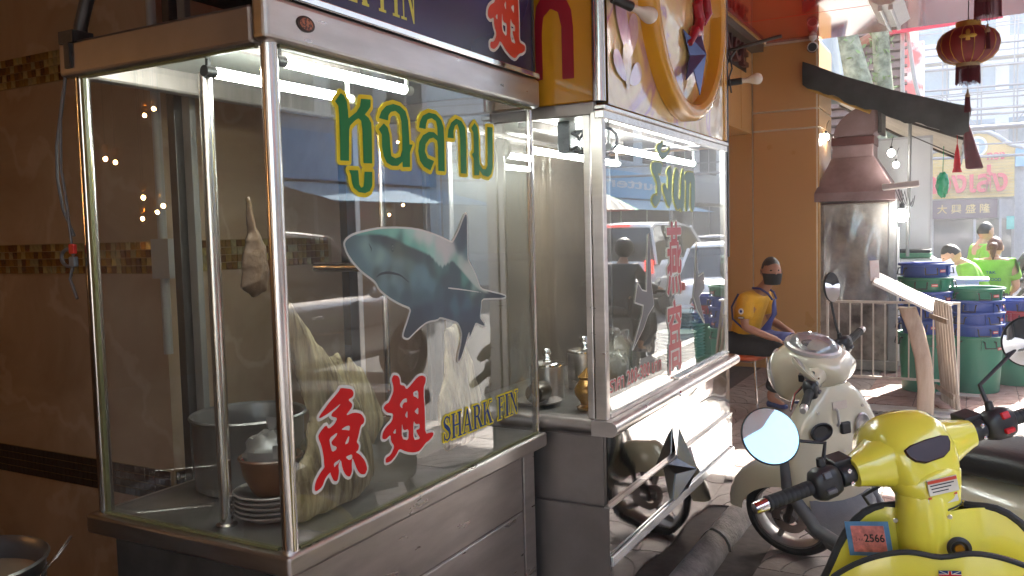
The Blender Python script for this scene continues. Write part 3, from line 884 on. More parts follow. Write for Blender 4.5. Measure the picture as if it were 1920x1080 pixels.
P1(MB().bb(x0 + .04, x1 - .05, y0 + .022, y0 + .031, .06, .79), 'side_panel', M_DARKMETAL, bevel=.003)
P1(MB().bb(x0 - .02, x1 + .012, y0 - .018, y1 + .008, .80, .85), 'counter_ledge', M_STEEL, bevel=.008, seg=3)
P1(MB().bb(x0 + .01, x1 - .02, y0 + .02, y1 - .02, .85, .854), 'shelf_floor', mat('dark_shelf_steel', (.11, .095, .085), rough=.35, metal=.5, scale=5, col2=(.20, .18, .165), rvar=.12))  # dark steel tone with random mottling
px = [(-1.343, 1.373), (-1.982, 1.373), (-1.343, 2.583), (-1.982, 2.583)]
for k, (ax, ay) in enumerate(px):
    P1(MB().tube([(ax, ay, .848), (ax, ay, 1.985)], .0185 if k < 2 else .013, 16, False), 'corner_post', M_CHROME_DULL, smooth=True)
P1(MB().tube([(-1.60, 1.425, .853), (-1.60, 1.425, 1.945)], .0165, 14, False).lathe([(.026, .853), (.026, .858), (.017, .862)], (-1.6, 1.425, 0), 14), 'support_post', M_CHROME_DULL, smooth=True)
P1(MB().tube([(-1.98, 2.2, 1.45), (-1.36, 2.2, 1.45)], .016, 12), 'hanging_rail', M_CHROME_DULL, smooth=True)
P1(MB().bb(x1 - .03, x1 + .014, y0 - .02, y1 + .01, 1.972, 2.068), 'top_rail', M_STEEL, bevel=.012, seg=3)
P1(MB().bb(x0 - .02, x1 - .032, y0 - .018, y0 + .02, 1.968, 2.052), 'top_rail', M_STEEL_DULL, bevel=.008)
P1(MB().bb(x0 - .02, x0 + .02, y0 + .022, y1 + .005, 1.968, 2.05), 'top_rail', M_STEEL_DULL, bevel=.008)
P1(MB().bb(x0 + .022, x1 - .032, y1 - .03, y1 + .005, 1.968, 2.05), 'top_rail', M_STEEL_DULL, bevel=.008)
P1(MB().bb(x0 + .022, x1 - .032, y0 + .022, y1 - .032, 2.03, 2.045), 'roof_panel', mat('scuffed_white_sheet', (0.30, 0.30, 0.28), rough=0.35, var=0.15, scale=5))
P1(MB().bb(x1 - .012, x1 + .018, y0 + .03, y1 + .004, 2.0695, 2.088), 'chrome_strip', M_CHROME, bevel=.003)
# glass sheets
P1(MB().add([(x1 - .006, y0 + .03, .853), (x1 - .006, y1 - .025, .853), (x1 - .006, y1 - .025, 1.973), (x1 - .006, y0 + .03, 1.973)], [(0, 1, 2, 3)]), 'front_glass', M_GLASS)
P1(MB().add([(x0 + .03, y0 + .006, .853), (x1 - .03, y0 + .006, .853), (x1 - .03, y0 + .006, 1.97), (x0 + .03, y0 + .006, 1.97)], [(0, 1, 2, 3)]), 'side_glass', M_GLASS)
P1(MB().add([(x0 + .03, y1 - .012, .853), (x1 - .03, y1 - .012, .853), (x1 - .03, y1 - .012, 1.97), (x0 + .03, y1 - .012, 1.97)], [(0, 1, 2, 3)]), 'side_glass', M_GLASS)
for b in (MB().bb(x1 - .012, x1 - .002, y0 + .035, y1 - .03, .851, .858), MB().bb(x1 - .012, x1 - .001, y0 + .035, y1 - .03, 1.964, 1.973),
          MB().bb(x0 + .03, x1 - .04, y0 + .001, y0 + .011, .851, .858), MB().bb(x0 + .03, x1 - .04, y0 + .001, y0 + .011, 1.962, 1.970),
          MB().bb(x0 + .034, x0 + .045, y0 + .001, y0 + .011, .858, 1.962)):
    P1(b, 'silicone_seal', M_SEALANT)
# fluorescent fittings
for ax, z, ya, yb in ((-1.415, 1.960, 1.495, 1.965), (-1.575, 1.944, 1.43, 1.90)):
    f = P1(MB().bb(ax - .018, ax + .018, ya - .06, yb + .05, 2.008, 2.031), 'lamp_fitting', M_STEEL_DULL, bevel=.004)
    o = MB().tube([(ax, ya, z), (ax, yb, z)], .0125, 14).obj('tube_lamp', emit_mat('bright_fluorescent_light', (0.93, 1.0, 0.93), 8.0), None, smooth=True); o.parent = f
    for yy in (ya - .03, yb):
        o = MB().tube([(ax, yy, z), (ax, yy + .03, z)], .0135, 12).bb(ax - .004, ax + .004, yy + .008, yy + .018, z, 2.002).obj('lamp_holder', M_BLACK if yy < ya else M_WHITE, None, smooth=True)
        o.parent = f
# round badge on the rail
b = MB().lathe([(.0, 0), (.021, 0), (.021, .003), (.018, .004), (0, .004)], (0, 0, 0), 24, axis='x')
b.xf(Matrix.Translation((x1 + .0135, 1.456, 2.024)) @ Matrix.Diagonal((1, 1.35, .85, 1)))
bd = P1(b, 'oval_badge', mat('brown_badge', (0.05, 0.03, 0.025), rough=.4, metal=.3), smooth=True)
o = MB().lathe([(0, 0), (.0155, 0), (.0155, .0008), (0, .001)], n=22, axis='x').xf(Matrix.Translation((x1 + .0172, 1.456, 2.024)) @ Matrix.Diagonal((1, 1.35, .85, 1))).obj('badge_face', mat('coppery_print', (.10, .05, .04), rough=.4, metal=.4, scale=160, col2=(.42, .15, .08), thresh=(.45, .55)), bd)


# ---- printed decals on the front glass: an outline sheet and a colour sheet above it
def decal(name, polys, X, m, outline=None, om=None, par=None, n=130, smooth=1, union=False, label=None):
    par = par or cab1
    if om:
        a = obj_me(name + '_outline', sdf_mesh(polys, outline, n, fnx(X), union=union, smooth=smooth), om); abs_parent(a, par)
    b = obj_me(name, sdf_mesh(polys, 0.0, n + 40, fnx(X + .0012), union=union, smooth=smooth), m); abs_parent(b, par)
    return b
DX = x1 - .0035
for k, g in enumerate(TRACE['thai']):
    decal('thai_letter', [g], DX + k * .00013, M_GREENPRINT, .0108, M_YELPRINT, n=120, smooth=0)
decal('chinese_character', TRACE['fish'], DX, M_REDPRINT, .0075, M_WHITEPRINT, n=130)
decal('chinese_character', TRACE['chi'], DX + .0001, M_REDPRINT, .0065, M_WHITEPRINT, n=130)

# serif capitals drawn as polygons in a unit box
def strokepoly(path, ws):
    path = [np.array(p, float) for p in path]
    L, Rr = [], []
    for i, p in enumerate(path):
        d = path[min(i + 1, len(path) - 1)] - path[max(i - 1, 0)]
        d = d / np.hypot(*d); nrm = np.array((-d[1], d[0])) * (ws[i] if isinstance(ws, (list, tuple)) else ws) / 2
        L.append(tuple(p + nrm)); Rr.append(tuple(p - nrm))
    return L + Rr[::-1]
def rect(a, b, c, d): return [(a, c), (b, c), (b, d), (a, d)]
def arc(cx, cy, rx, ry, a0, a1, n=10): return [(cx + rx * math.cos(R(a0 + (a1 - a0) * i / n)), cy + ry * math.sin(R(a0 + (a1 - a0) * i / n))) for i in range(n + 1)]
SER = {
 'S': (.56, [strokepoly([(.48, .70), (.44, .88), (.30, .965), (.16, .92), (.09, .78), (.14, .64), (.30, .52), (.42, .41), (.48, .26), (.42, .10), (.28, .03), (.13, .09), (.07, .30)], [.04, .06, .075, .1, .13, .16, .19, .17, .14, .10, .075, .06, .04]), rect(.45, .50, .68, .98), rect(.04, .09, .02, .32)]),
 'H': (.86, [rect(.12, .28, 0, 1), rect(.58, .74, 0, 1), rect(.2, .65, .47, .535)] + [rect(a, b, c, d) for a, b in ((.04, .36), (.50, .82)) for c, d in ((0, .05), (.95, 1))]),
 'A': (.80, [[(.36, 1), (.44, 1), (.74, 0), (.55, 0)], [(.36, 1), (.42, .86), (.15, 0), (.09, 0)], rect(.22, .58, .30, .36), rect(.0, .26, 0, .05), rect(.47, .82, 0, .05)]),
 'R': (.80, [rect(.12, .28, 0, 1), strokepoly([(.26, .965), (.42, .96)] + arc(.42, .74, .13, .22, 90, -90, 8) + [(.26, .52)], [.07, .07] + [.08, .1, .13, .15, .16, .15, .13, .1, .08] + [.07]), [(.36, .52), (.50, .52), (.80, 0), (.60, 0)], rect(.04, .36, 0, .05), rect(.04, .3, .95, 1), rect(.58, .84, 0, .05)]),
 'K': (.84, [rect(.12, .28, 0, 1), [(.26, .40), (.26, .50), (.66, 1), (.72, 1)], [(.36, .60), (.50, .66), (.84, 0), (.62, 0)], rect(.04, .36, 0, .05), rect(.04, .36, .95, 1), rect(.56, .82, .95, 1), rect(.56, .88, 0, .05)]),
 'F': (.66, [rect(.12, .28, 0, 1), rect(.2, .60, .94, 1), rect(.2, .46, .48, .54), rect(.04, .38, 0, .05), rect(.04, .3, .95, 1), [(.60, 1), (.56, 1), (.58, .74), (.62, .74)], rect(.43, .48, .38, .64)]),
 'I': (.42, [rect(.13, .29, 0, 1), rect(.04, .38, 0, .05), rect(.04, .38, .95, 1)]),
 'N': (.86, [rect(.14, .20, 0, 1), rect(.66, .72, 0, 1), [(.10, 1), (.28, 1), (.72, .10), (.72, -.02), (.66, -.02)], rect(.04, .32, 0, .05), rect(.0, .2, .95, 1), rect(.54, .82, .95, 1)]),
}
def serif_text(word, u0, u1, v0, v1):
    adv = sum(SER[c][0] if c != ' ' else .45 for c in word)
    s = (u1 - u0) / adv; u = u0; out = []
    for c in word:
        if c == ' ': u += .45 * s; continue
        w_, ps = SER[c]
        out.append([[(u + a * s, v0 + b * (v1 - v0)) for a, b in p] for p in ps]); u += w_ * s
    return out
for k, g in enumerate(serif_text('SHARK FIN', 1.978, 2.428, .957, 1.030)):
    decal('latin_letter', g, DX + .0001 * k, M_BLUEPRINT, .0052, M_YELPRINT, n=70, smooth=0, union=True)
# shark: flat print with painted-in colours interpolated from swatches
_sw = np.array(TRACE['sharkcol'], float)
_swc = np.array([lin(*c) for c in _sw[:, 2:]]) * 1.0
# edge between the pale back and the dark flank
_edge = np.array(TRACE['sharkedge'], float)
def _side(V):
    j = np.interp(V[:, 0], _edge[:, 0], _edge[:, 1])
    saw = .006 * np.abs(((V[:, 0] * 55) % 1) - .5) * np.exp(-((V[:, 0] - 2.0) / .06) ** 2) * 2
    return V[:, 1] - j + saw
def shark_col(V):
    sv, ss = _side(V), _side(_sw[:, :2])
    up = (V[:, 0] < 1.615)                                     # the snout has no pale back
    t = np.clip(sv / .007 + .5, 0, 1)[:, None]
    d = ((V[:, None, :] - _sw[None, :, :2]) ** 2).sum(-1)
    def mixc(mask):
        wt = (np.exp(-d / (2 * .013 ** 2)) + np.exp(-d / (2 * .035 ** 2)) * .03 + 1e-9) * mask[None]
        return (wt[:, :, None] * _swc[None]).sum(1) / wt.sum(1)[:, None]
    return mixc(ss > 0) * t + mixc(ss <= 0) * (1 - t)
a = obj_me('shark_decal_border', sdf_mesh(TRACE['shark'], .0052, 170, fnx(DX), smooth=1), M_WHITEPRINT); abs_parent(a, cab1)
M_SHARK = attr_mat('shark_print', .35)
a = obj_me('shark_decal', sdf_mesh(TRACE['shark'], 0, 230, fnx(DX + .0012), shark_col, smooth=1), M_SHARK); abs_parent(a, cab1)
a['label'] = 'grey blue shark print with white border'
ex, ez = 1.768, 1.519
for nm, r_, m_, dx in (('shark_eye', .0085, mat('shark_eye_rim', (.05, .065, .06), var=.1), .0018), ('shark_eye_iris', .0055, mat('shark_eye_iris', (.16, .19, .16), var=.1), .0022), ('shark_pupil', .0025, M_BLACK, .0026)):
    o = MB().lathe([(0, 0), (r_, 0)], (0, 0, 0), 20, axis='x', caps=False).xf(Matrix.Translation((DX + dx, ex, ez)) @ Matrix.Diagonal((1, .75, 1.25, 1))).obj(nm, m_); abs_parent(o, cab1)
M_SHKLINE = mat('shark_line_print', (.035, .045, .048), var=.1)
def line_print(name, pts, w_, m_, X, par=None):
    o = obj_me(name, sdf_mesh([strokepoly(pts, w_)], 0, 90, fnx(X), smooth=1), m_); abs_parent(o, par or cab1); return o
line_print('shark_mouth', [(1.694, 1.4457), (1.7127, 1.454), (1.7437, 1.4561), (1.775, 1.4514), (1.8006, 1.4453), (1.8262, 1.43), (1.8392, 1.4232)], [.001, .006, .007, .006, .004, .003, .001], M_SHKLINE, DX + .0018)
line_print('shark_nostril', [(1.6706, 1.5322), (1.6805, 1.5201), (1.679, 1.511)], [.001, .004, .001], M_SHKLINE, DX + .0018)
line_print('shark_fin_edge', [(2.0245, 1.3964), (2.0974, 1.3869), (2.207, 1.370)], [.0045, .0035, .002], M_WHITEPRINT, DX + .0018)

# ---- sign box on top of cabinet one
M_NAVY = mat('navy_sign_face', (0.010, 0.008, 0.028), rough=0.22, scale=1.3, col2=(0.055, 0.045, 0.16), thresh=(.35, .65), detail=1)
M_YELLETTER = mat('pale_yellow_vinyl', (0.62, 0.58, 0.08), rough=.4, var=.05)
M_ORANGERED = mat('orange_red_vinyl', (0.62, 0.045, 0.015), rough=.35, var=.05)
sg = thing('shark_fin_sign', 'navy sign box with yellow serif lettering above the shark cabinet', 'sign', (-1.42, 2.0, 2.088))
wobj(MB().bb(-1.55, -1.335, 1.33, 2.588, 2.088, 2.80), 'box', M_DARKMETAL, sg, bevel=.004)
wobj(MB().bb(-1.3345, -1.322, 1.34, 2.578, 2.0885, 2.79), 'face', M_NAVY, sg)
wobj(MB().bb(-1.3345, -1.318, 2.579, 2.591, 2.0885, 2.80), 'edge_trim', M_DARKMETAL, sg)
for k, g in enumerate(serif_text('SHARK FIN', 1.36, 1.905, 2.116, 2.255)):
    decal('latin_letter', g, -1.3215 - .0012, M_YELLETTER, n=70, smooth=0, union=True, par=sg)
cu0, cu1, cv0 = 1.697, 1.9286, min(v for p_ in TRACE['chi'] for u, v in p_)
big = [[(2.281 + (u - cu0) / (cu1 - cu0) * .245, 2.115 + (v - cv0) * 1.42) for u, v in p_] for p_ in TRACE['chi']]
decal('chinese_character', big, -1.3210, M_ORANGERED, .009, M_WHITEPRINT, par=sg, n=130)
fu0, fv0 = min(u for u, v in TRACE['fish'][0]), min(v for u, v in TRACE['fish'][0])
decal('chinese_character', [[(2.30 + (u - fu0) * 1.05, 2.46 + (v - fv0) * 1.3) for u, v in p_] for p_ in TRACE['fish']], -1.3210, M_ORANGERED, .009, M_WHITEPRINT, par=sg, n=110)

# ---- what stands in cabinet one
def puffy(polys, thick, fn3, n=60, smooth=1, edge=.4):
    """pillow between two sheets: half thickness grows with the distance from the outline"""
    polys = [smooth_poly(p, smooth) for p in polys]
    me = sdf_mesh(polys, 0, n, lambda u, v: (u, v, 0))
    V = np.array([v.co[:2] for v in me.vertices]); F = [tuple(p.vertices) for p in me.polygons]
    d = np.maximum(0, -sdf_polys(V, polys)); dm = d.max()
    h = thick * (d / dm) ** edge
    b = MB()
    b.add([fn3(u, v, q) for (u, v), q in zip(V, h)], F)
    b.add([fn3(u, v, -q) for (u, v), q in zip(V, h)], [f[::-1] for f in F])
    bpy.data.meshes.remove(me)
    return b
M_FIN = mat('dried_fin', (0.17, 0.11, 0.055), rough=0.5, scale=34, stretch=(1, 1, .12), bump=1.0, bscale=70, col2=(0.58, 0.46, 0.27), thresh=(.36, .62))
M_FINBROWN = mat('brown_dried_fin', (0.10, 0.055, 0.03), rough=0.55, scale=14, bump=.4, bscale=40, col2=(0.19, 0.115, 0.07))
def jag(poly, amp, sub=4, seed=1):
    rr = random.Random(seed); out = []
    for i in range(len(poly)):
        a, b = poly[i], poly[(i + 1) % len(poly)]
        for k in range(sub):
            t = k / sub
            out.append((a[0] + (b[0] - a[0]) * t + rr.uniform(-amp, amp), a[1] + (b[1] - a[1]) * t + rr.uniform(-amp, amp)))
    return out
def fin(outline, X, thick, label, m, lean=0.0, seed=1, amp=.006):
    c = np.mean(np.array(outline), 0)
    zmin = min(v for u, v in outline)
    b = puffy([jag(outline, amp, 4, seed)], thick, lambda u, v, q: (X + q - lean * (v - zmin), u, v), n=64)
    o = b.obj('dried_shark_fin', m, smooth=True, angle=70)
    return tag(o, label, 'shark fin', 'dried shark fins in the cabinet')
fin([(1.47, .857), (1.60, .856), (1.74, .858), (1.80, .90), (1.81, .98), (1.775, 1.10), (1.70, 1.21), (1.62, 1.31), (1.55, 1.42), (1.525, 1.44), (1.53, 1.38), (1.56, 1.25), (1.57, 1.17), (1.59, 1.10), (1.56, 1.02), (1.50, .95)], -1.44, .035, 'tall pale dried shark fin leaning behind the red fish character', M_FIN, .12, 3)
fin([(2.20, .857), (2.34, .857), (2.42, .90), (2.44, 1.02), (2.40, 1.14), (2.34, 1.26), (2.28, 1.24), (2.25, 1.12), (2.19, 1.0)], -1.47, .03, 'pale dried shark fin behind the blue and yellow lettering', M_FIN, .1, 5)
fin([(1.84, .857), (1.98, .857), (2.06, .92), (2.05, 1.06), (1.98, 1.20), (1.93, 1.18), (1.90, 1.05), (1.84, .95)], -1.66, .03, 'dried shark fin standing at the back behind the second red character', M_FIN, .15, 8)
fin([(2.05, .857), (2.2, .857), (2.27, .93), (2.2, 1.10), (2.13, 1.16), (2.10, 1.05), (2.04, .95)], -1.76, .03, 'small dried shark fin at the back of the steel shelf', M_FIN, .1, 9)
fin([(1.545, 1.43), (1.58, 1.40), (1.625, 1.41), (1.64, 1.46), (1.63, 1.53), (1.60, 1.58), (1.585, 1.66), (1.575, 1.66), (1.575, 1.57), (1.555, 1.50)], -1.64, .02, 'brown dried fin hanging from the chrome rail by its tip', M_FINBROWN, 0, 4, .003)
M_POT = mat('aluminium_pot', (0.17, 0.16, 0.155), rough=0.38, metal=0.8, var=.1, scale=6, rvar=.1)
pot = thing('steel_stock_pot', 'large open steel pot at the back of the shark fin cabinet', 'pot', (-1.80, 1.70, .854))
MB().lathe([(.0, 0), (.135, 0), (.150, .01), (.152, .19), (.158, .197), (.162, .205), (.158, .21), (.150, .205), (.146, .19), (.142, .02), (0, .018)], n=36).obj('body', M_POT, pot, smooth=True)
MB().lathe([(0, 0), (.145, 0)], (0, 0, .14), 30, caps=False).obj('broth', mat('dark_broth', (.05, .035, .02), rough=.1), pot)
pl = None
for k in range(5):
    m_ = mat('white_melamine', (0.36, 0.30, 0.27), rough=.35, var=.05)
    b = MB().lathe([(0, .004), (.055, .004), (.06, 0), (.064, .003), (.092, .016), (.096, .019), (.092, .0215), (.062, .008), (0, .007)], n=32)
    o = b.obj('white_plate', m_, smooth=True); o.location = (-1.545, 1.525, .855 + k * .0125)
    tag(o, 'white plate, %s in the stack under the clay bowl' % nth(k, 5), 'plate', 'plates stacked under the clay bowl')
bowl = MB().lathe([(0, 0), (.04, 0), (.046, .006), (.068, .05), (.075, .085), (.080, .095), (.076, .099), (.069, .09), (.06, .05), (.035, .012), (0, .01)], n=32).obj('clay_bowl', mat('terracotta_glaze', (0.12, 0.045, 0.018), rough=.35, var=.2, scale=12), smooth=True)
bowl.location = (-1.545, 1.525, .855 + 4 * .0125 + .0075)
tag(bowl, 'brown clay bowl on a stack of white plates', 'bowl')
def crumple(c, r, seed, amp=.25, nu=18, nv=12):
    rr = np.random.default_rng(seed); ph = rr.uniform(0, 6, (8, 3)); fr = rr.uniform(2, 7, (8, 3))
    b = MB().ell((0, 0, 0), (1, 1, 1), nu, nv); vs = []
    for p in b.v:
        p = Vector(p); d = sum(abs(math.sin(fr[i] @ np.array(p) + ph[i][0])) for i in range(8)) / 8 - .5
        p = p * (1 + amp * d * 2); vs.append((c[0] + p.x * r[0], c[1] + p.y * r[1], c[2] + p.z * r[2]))
    b.v = vs; return b
M_BAG = mat('translucent_plastic_bag', (0.30, 0.27, 0.25), rough=.18, var=.1, scale=9, trans=.35, col2=(.46, .42, .39))
o = tag(crumple((-1.545, 1.525, .855 + .125 + .035), (.062, .062, .055), 4).add([(-1.54, 1.52, 1.06), (-1.56, 1.53, 1.06), (-1.575, 1.545, 1.105), (-1.53, 1.55, 1.10), (-1.545, 1.515, 1.11)], [(0, 1, 2), (0, 3, 1), (0, 4, 3)]).obj('plastic_bag', M_BAG, smooth=True, angle=25), 'crumpled clear plastic bag filling the clay bowl', 'bag')
MB().ell((-1.575, 1.478, 1.0), (.022, .012, .016), 10, 6).obj('red_print', M_REDPRINT, o)
cup = MB().lathe([(0, 0), (.03, 0), (.042, .10), (.046, .102), (.043, .105), (.04, .1), (.028, .006), (0, .005)], n=24).obj('clear_plastic_cup', glass_mat('clear_plastic', dirt=.25), smooth=True)
cup.location = (-1.52, 1.70, .98); cup.rotation_euler = (R(40), R(15), 0)
cup.location.z = .93
tag(cup, 'clear plastic cup lying beside the tall dried fin', 'cup')
# sheet of plastic over the fins
# ---- dark post, grey conduit and cables behind and beside the cabinet
pst = MB().bb(-2.32, -2.285, 1.90, 1.935, 0, 3.42).obj('black_steel_post', M_DARKMETAL, bevel=.003)
tag(pst, 'black square steel post standing behind the side glass', 'post')
pst = MB().bb(-2.272, -2.235, 1.92, 1.945, 0, 3.42).obj('grey_steel_post', mat('grey_metal_paint', (.16, .15, .14), rough=.5, var=.15), bevel=.003)
tag(pst, 'grey steel post standing right against the black one', 'post')
pst = MB().tube([(-2.52, 2.02, 1.15), (-2.52, 2.02, 3.42)], .016, 10).bb(-2.56, -2.47, 2.0, 2.068, 1.42, 1.56).obj('grey_conduit', mat('pale_conduit', (.35, .33, .30), rough=.5, var=.1), smooth=True)
tag(pst, 'pale grey conduit with junction box on the marble wall', 'conduit')
arm = MB().tube([(-1.975, 1.365, 2.03), (-1.965, 1.365, 2.09), (-1.90, 1.365, 2.22), (-1.80, 1.375, 2.42)], .0165, 10).bb(-2.0, -1.945, 1.327, 1.385, 2.045, 2.075).bb(-1.985, -1.965, 1.329, 1.3375, 1.985, 2.05).obj('support_arm', M_DARKMETAL, smooth=True)
tag(arm, 'dark slanting support arm clamped on the cabinet corner', 'support arm')
def catenary(a, b, sag, n=14):
    a, b = Vector(a), Vector(b)
    return [a.lerp(b, i / n) + Vector((0, 0, -sag * 4 * (i / n) * (1 - i / n))) for i in range(n + 1)]
cb = thing('power_cable', 'grey twin power cable hanging beside the left corner post', 'cable', (-2.02, 1.35, 1.97))
M_CABLE = mat('grey_cable', (.10, .09, .085), rough=.5, var=.1)
wobj(MB().tube([(-2.015, 1.35, 1.97), (-2.03, 1.345, 1.90), (-2.06, 1.345, 1.80), (-2.065, 1.345, 1.72), (-2.05, 1.345, 1.64), (-2.01, 1.345, 1.57)], .0042, 8), 'cord', M_CABLE, cb, smooth=True)
wobj(MB().tube([(-2.012, 1.347, 1.96), (-2.03, 1.34, 1.86), (-2.04, 1.34, 1.74), (-2.025, 1.34, 1.65), (-2.012, 1.34, 1.52)], .0036, 8), 'cord', M_CABLE, cb, smooth=True)
loop = [(-2.03 + .03 * math.cos(R(a)), 1.34, 1.515 + .022 * math.sin(R(a))) for a in range(30, 340, 20)]
wobj(MB().tube(loop, .0045, 8), 'cord', M_CABLE, cb, smooth=True)
wobj(MB().tube([(-2.012, 1.34, 1.50), (-2.03, 1.34, 1.46), (-2.005, 1.34, 1.41)], .004, 8), 'cord', M_CABLE, cb, smooth=True)
wobj(MB().bb(-2.02, -2.0, 1.333, 1.345, 1.525, 1.55), 'red_tape', mat('red_tape', (.5, .02, .01), rough=.5), cb, bevel=.003)
wobj(MB().bb(-2.022, -2.0, 1.333, 1.347, 1.492, 1.518), 'plug', mat('grey_plug', (.12, .13, .14), rough=.5), cb, bevel=.003)

# ---- soup pot on a burner at the lower left
sp = thing('soup_pot', 'wide steel soup pot with a wire handle left of the cabinet', 'pot', (-2.07, 1.05, .635))
MB().lathe([(0, 0), (.16, 0), (.175, .015), (.178, .16), (.184, .168), (.188, .175), (.183, .18), (.175, .172), (.171, .15), (.168, .03), (0, .02)], n=40).obj('body', M_POT, sp, smooth=True)
MB().lathe([(0, 0), (.170, 0)], (0, 0, .125), 36, caps=False).obj('soup', mat('milky_soup', (.30, .22, .14), rough=.15), sp)
for s_ in (0, 2):
    a = R(42) + s_ * PI / 2
    e1, e2 = Vector((math.cos(a - .42), math.sin(a - .42), 0)), Vector((math.cos(a + .42), math.sin(a + .42), 0))
    MB().tube([e1 * .178 + Vector((0, 0, .13)), e1 * .2 + Vector((0, 0, .14)), e1 * .235 + Vector((0, 0, .185)), e2 * .235 + Vector((0, 0, .185)), e2 * .2 + Vector((0, 0, .14)), e2 * .178 + Vector((0, 0, .13))], .004, 8).obj('handle', M_CHROME_DULL, sp, smooth=True)
st = thing('cooking_counter', 'dark steel cooking counter under the soup pot', 'counter', (-2.3, .95, 0))
wobj(MB().bb(-2.75, -1.78, .70, 1.32, .50, .54), 'top', M_DARKMETAL, st, bevel=.006)
for sx in (-2.72, -1.82):
    for sy in (.73, 1.27):
        wobj(MB().bb(sx - .02, sx + .02, sy - .02, sy + .02, 0, .502), 'leg', M_DARKMETAL, st)
bn = thing('gas_burner', 'round black gas burner beneath the soup pot', 'burner', (-2.07, 1.05, .54))
MB().lathe([(.09, 0), (.10, 0), (.10, .03), (.09, .03)], n=24).obj('ring', M_DARKMETAL, bn, smooth=True)
for k in range(4):
    a = k * PI / 2 + .3
    MB().box((math.cos(a) * .11, math.sin(a) * .11, .0485), (.10, .012, .097), (0, 0, a)).obj('pan_support', M_DARKMETAL, bn)
# ================================================================ cabinet two: bird's nest display
cab2 = thing('glass_display_cabinet', "tall steel glass cabinet with bird's nest lettering and star emblem", 'cabinet', (-1.42, 3.46, 0))
P2 = lambda b, name, m, par=None, **k: wobj(b, name, m, cab2, **k)
ax0, ax1, ay0, ay1 = -1.75, -1.10, 2.65, 4.24
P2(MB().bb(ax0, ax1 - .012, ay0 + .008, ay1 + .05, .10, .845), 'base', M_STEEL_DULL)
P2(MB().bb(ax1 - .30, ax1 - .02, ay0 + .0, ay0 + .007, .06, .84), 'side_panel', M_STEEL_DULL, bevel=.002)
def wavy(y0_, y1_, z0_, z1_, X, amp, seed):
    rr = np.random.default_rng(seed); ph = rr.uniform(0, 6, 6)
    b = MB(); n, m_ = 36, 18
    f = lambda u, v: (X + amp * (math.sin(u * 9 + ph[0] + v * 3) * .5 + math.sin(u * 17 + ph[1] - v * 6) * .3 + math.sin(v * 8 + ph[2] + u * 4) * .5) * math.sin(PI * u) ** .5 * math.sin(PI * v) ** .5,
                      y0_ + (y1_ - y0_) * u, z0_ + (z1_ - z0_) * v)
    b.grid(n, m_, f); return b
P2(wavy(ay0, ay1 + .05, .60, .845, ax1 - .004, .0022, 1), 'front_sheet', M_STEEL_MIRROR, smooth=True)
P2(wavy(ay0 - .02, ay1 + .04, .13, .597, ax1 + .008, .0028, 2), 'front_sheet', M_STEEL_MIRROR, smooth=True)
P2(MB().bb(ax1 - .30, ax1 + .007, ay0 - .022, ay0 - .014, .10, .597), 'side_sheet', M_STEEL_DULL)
P2(MB().bb(ax1 - .012, ax1 + .012, ay0 - .022, ay1 + .04, .5955, .603), 'sheet_lip', M_STEEL, bevel=.002)
P2(MB().bb(ax1 + .009, ax1 + .02, ay0 - .022, ay1 + .04, .395, .43), 'trim_strip', mat('bright_trim', (.74, .75, .75), rough=.25, metal=.7, var=.05), bevel=.003)
# bullnose counter
nose = MB()
prof = [(ax1 - .05, .848), (ax1 + .02, .848)] + [(ax1 + .02 + .026 * math.sin(R(a)), .874 - .026 * math.cos(R(a))) for a in range(20, 181, 20)] + [(ax1 - .05, .900)]
nose.ring_loft([[(x_, y_, z_) for x_, z_ in prof] for y_ in (ay0 - .03, ay0 + .25, ay1 - .3, ay1 + .07)])
P2(nose, 'counter_nosing', M_STEEL, smooth=True)
side = MB(); prof2 = [(ay0 + .04, .848), (ay0 - .006, .848)] + [(ay0 - .006 - .024 * math.sin(R(a)), .874 - .026 * math.cos(R(a))) for a in range(20, 181, 20)] + [(ay0 + .04, .9)]
side.ring_loft([[(x_, y_, z_) for y_, z_ in prof2] for x_ in (ax0, ax1 - .051)])
P2(side, 'counter_nosing', M_STEEL_DULL, smooth=True)
P2(MB().bb(ax0, ax1 - .052, ay0 + .042, ay1 + .06, .85, .899), 'shelf_floor', MATS['dark_shelf_steel'])
P2(MB().bb(ax0 + .004, ax0 + .012, ay0 + .03, ay1, .9, 1.94), 'added_back_sheet', mat('interior_shade_back', (.055, .04, .03), rough=.5, scale=2, col2=(.12, .085, .06)))  # opaque sheet added so the interior stays dark behind the glass
P2(MB().lathe([(0, 0), (.012, 0), (.010, .006), (0, .007)], n=12, axis='x').xf(Matrix.Translation((ax1 + .044, 3.32, .874))), 'hinge_boss', M_CHROME, smooth=True)
# frame
for (xa, xb, ya, yb, m_) in ((ax1 - .045, ax1 - .002, ay0, ay0 + .03, M_STEEL), (ax1 - .03, ax1, ay1 - .012, ay1 + .018, M_STEEL), (ax0, ax0 + .03, ay0, ay0 + .03, M_STEEL_DULL), (ax0, ax0 + .03, ay1 - .012, ay1 + .018, M_STEEL_DULL), (ax1 - .075, ax1 - .05, ay0 + .003, ay0 + .02, M_STEEL)):
    P2(MB().bb(xa, xb, ya, yb, .899, 1.95), 'frame_post', m_, bevel=.003)
P2(MB().bb(ax1 - .03, ax1 + .004, ay0 - .002, ay1 + .02, 1.925, 1.955), 'top_rail', M_CHROME_DULL, bevel=.004)
P2(MB().bb(ax1 - .03, ax1 + .010, ay0 - .002, ay1 + .02, 1.9555, 1.972), 'top_rail', M_CHROME_DULL, bevel=.003)
P2(MB().bb(ax0, ax1 - .031, ay0, ay0 + .028, 1.94, 1.985), 'top_rail', M_STEEL_DULL, bevel=.004)
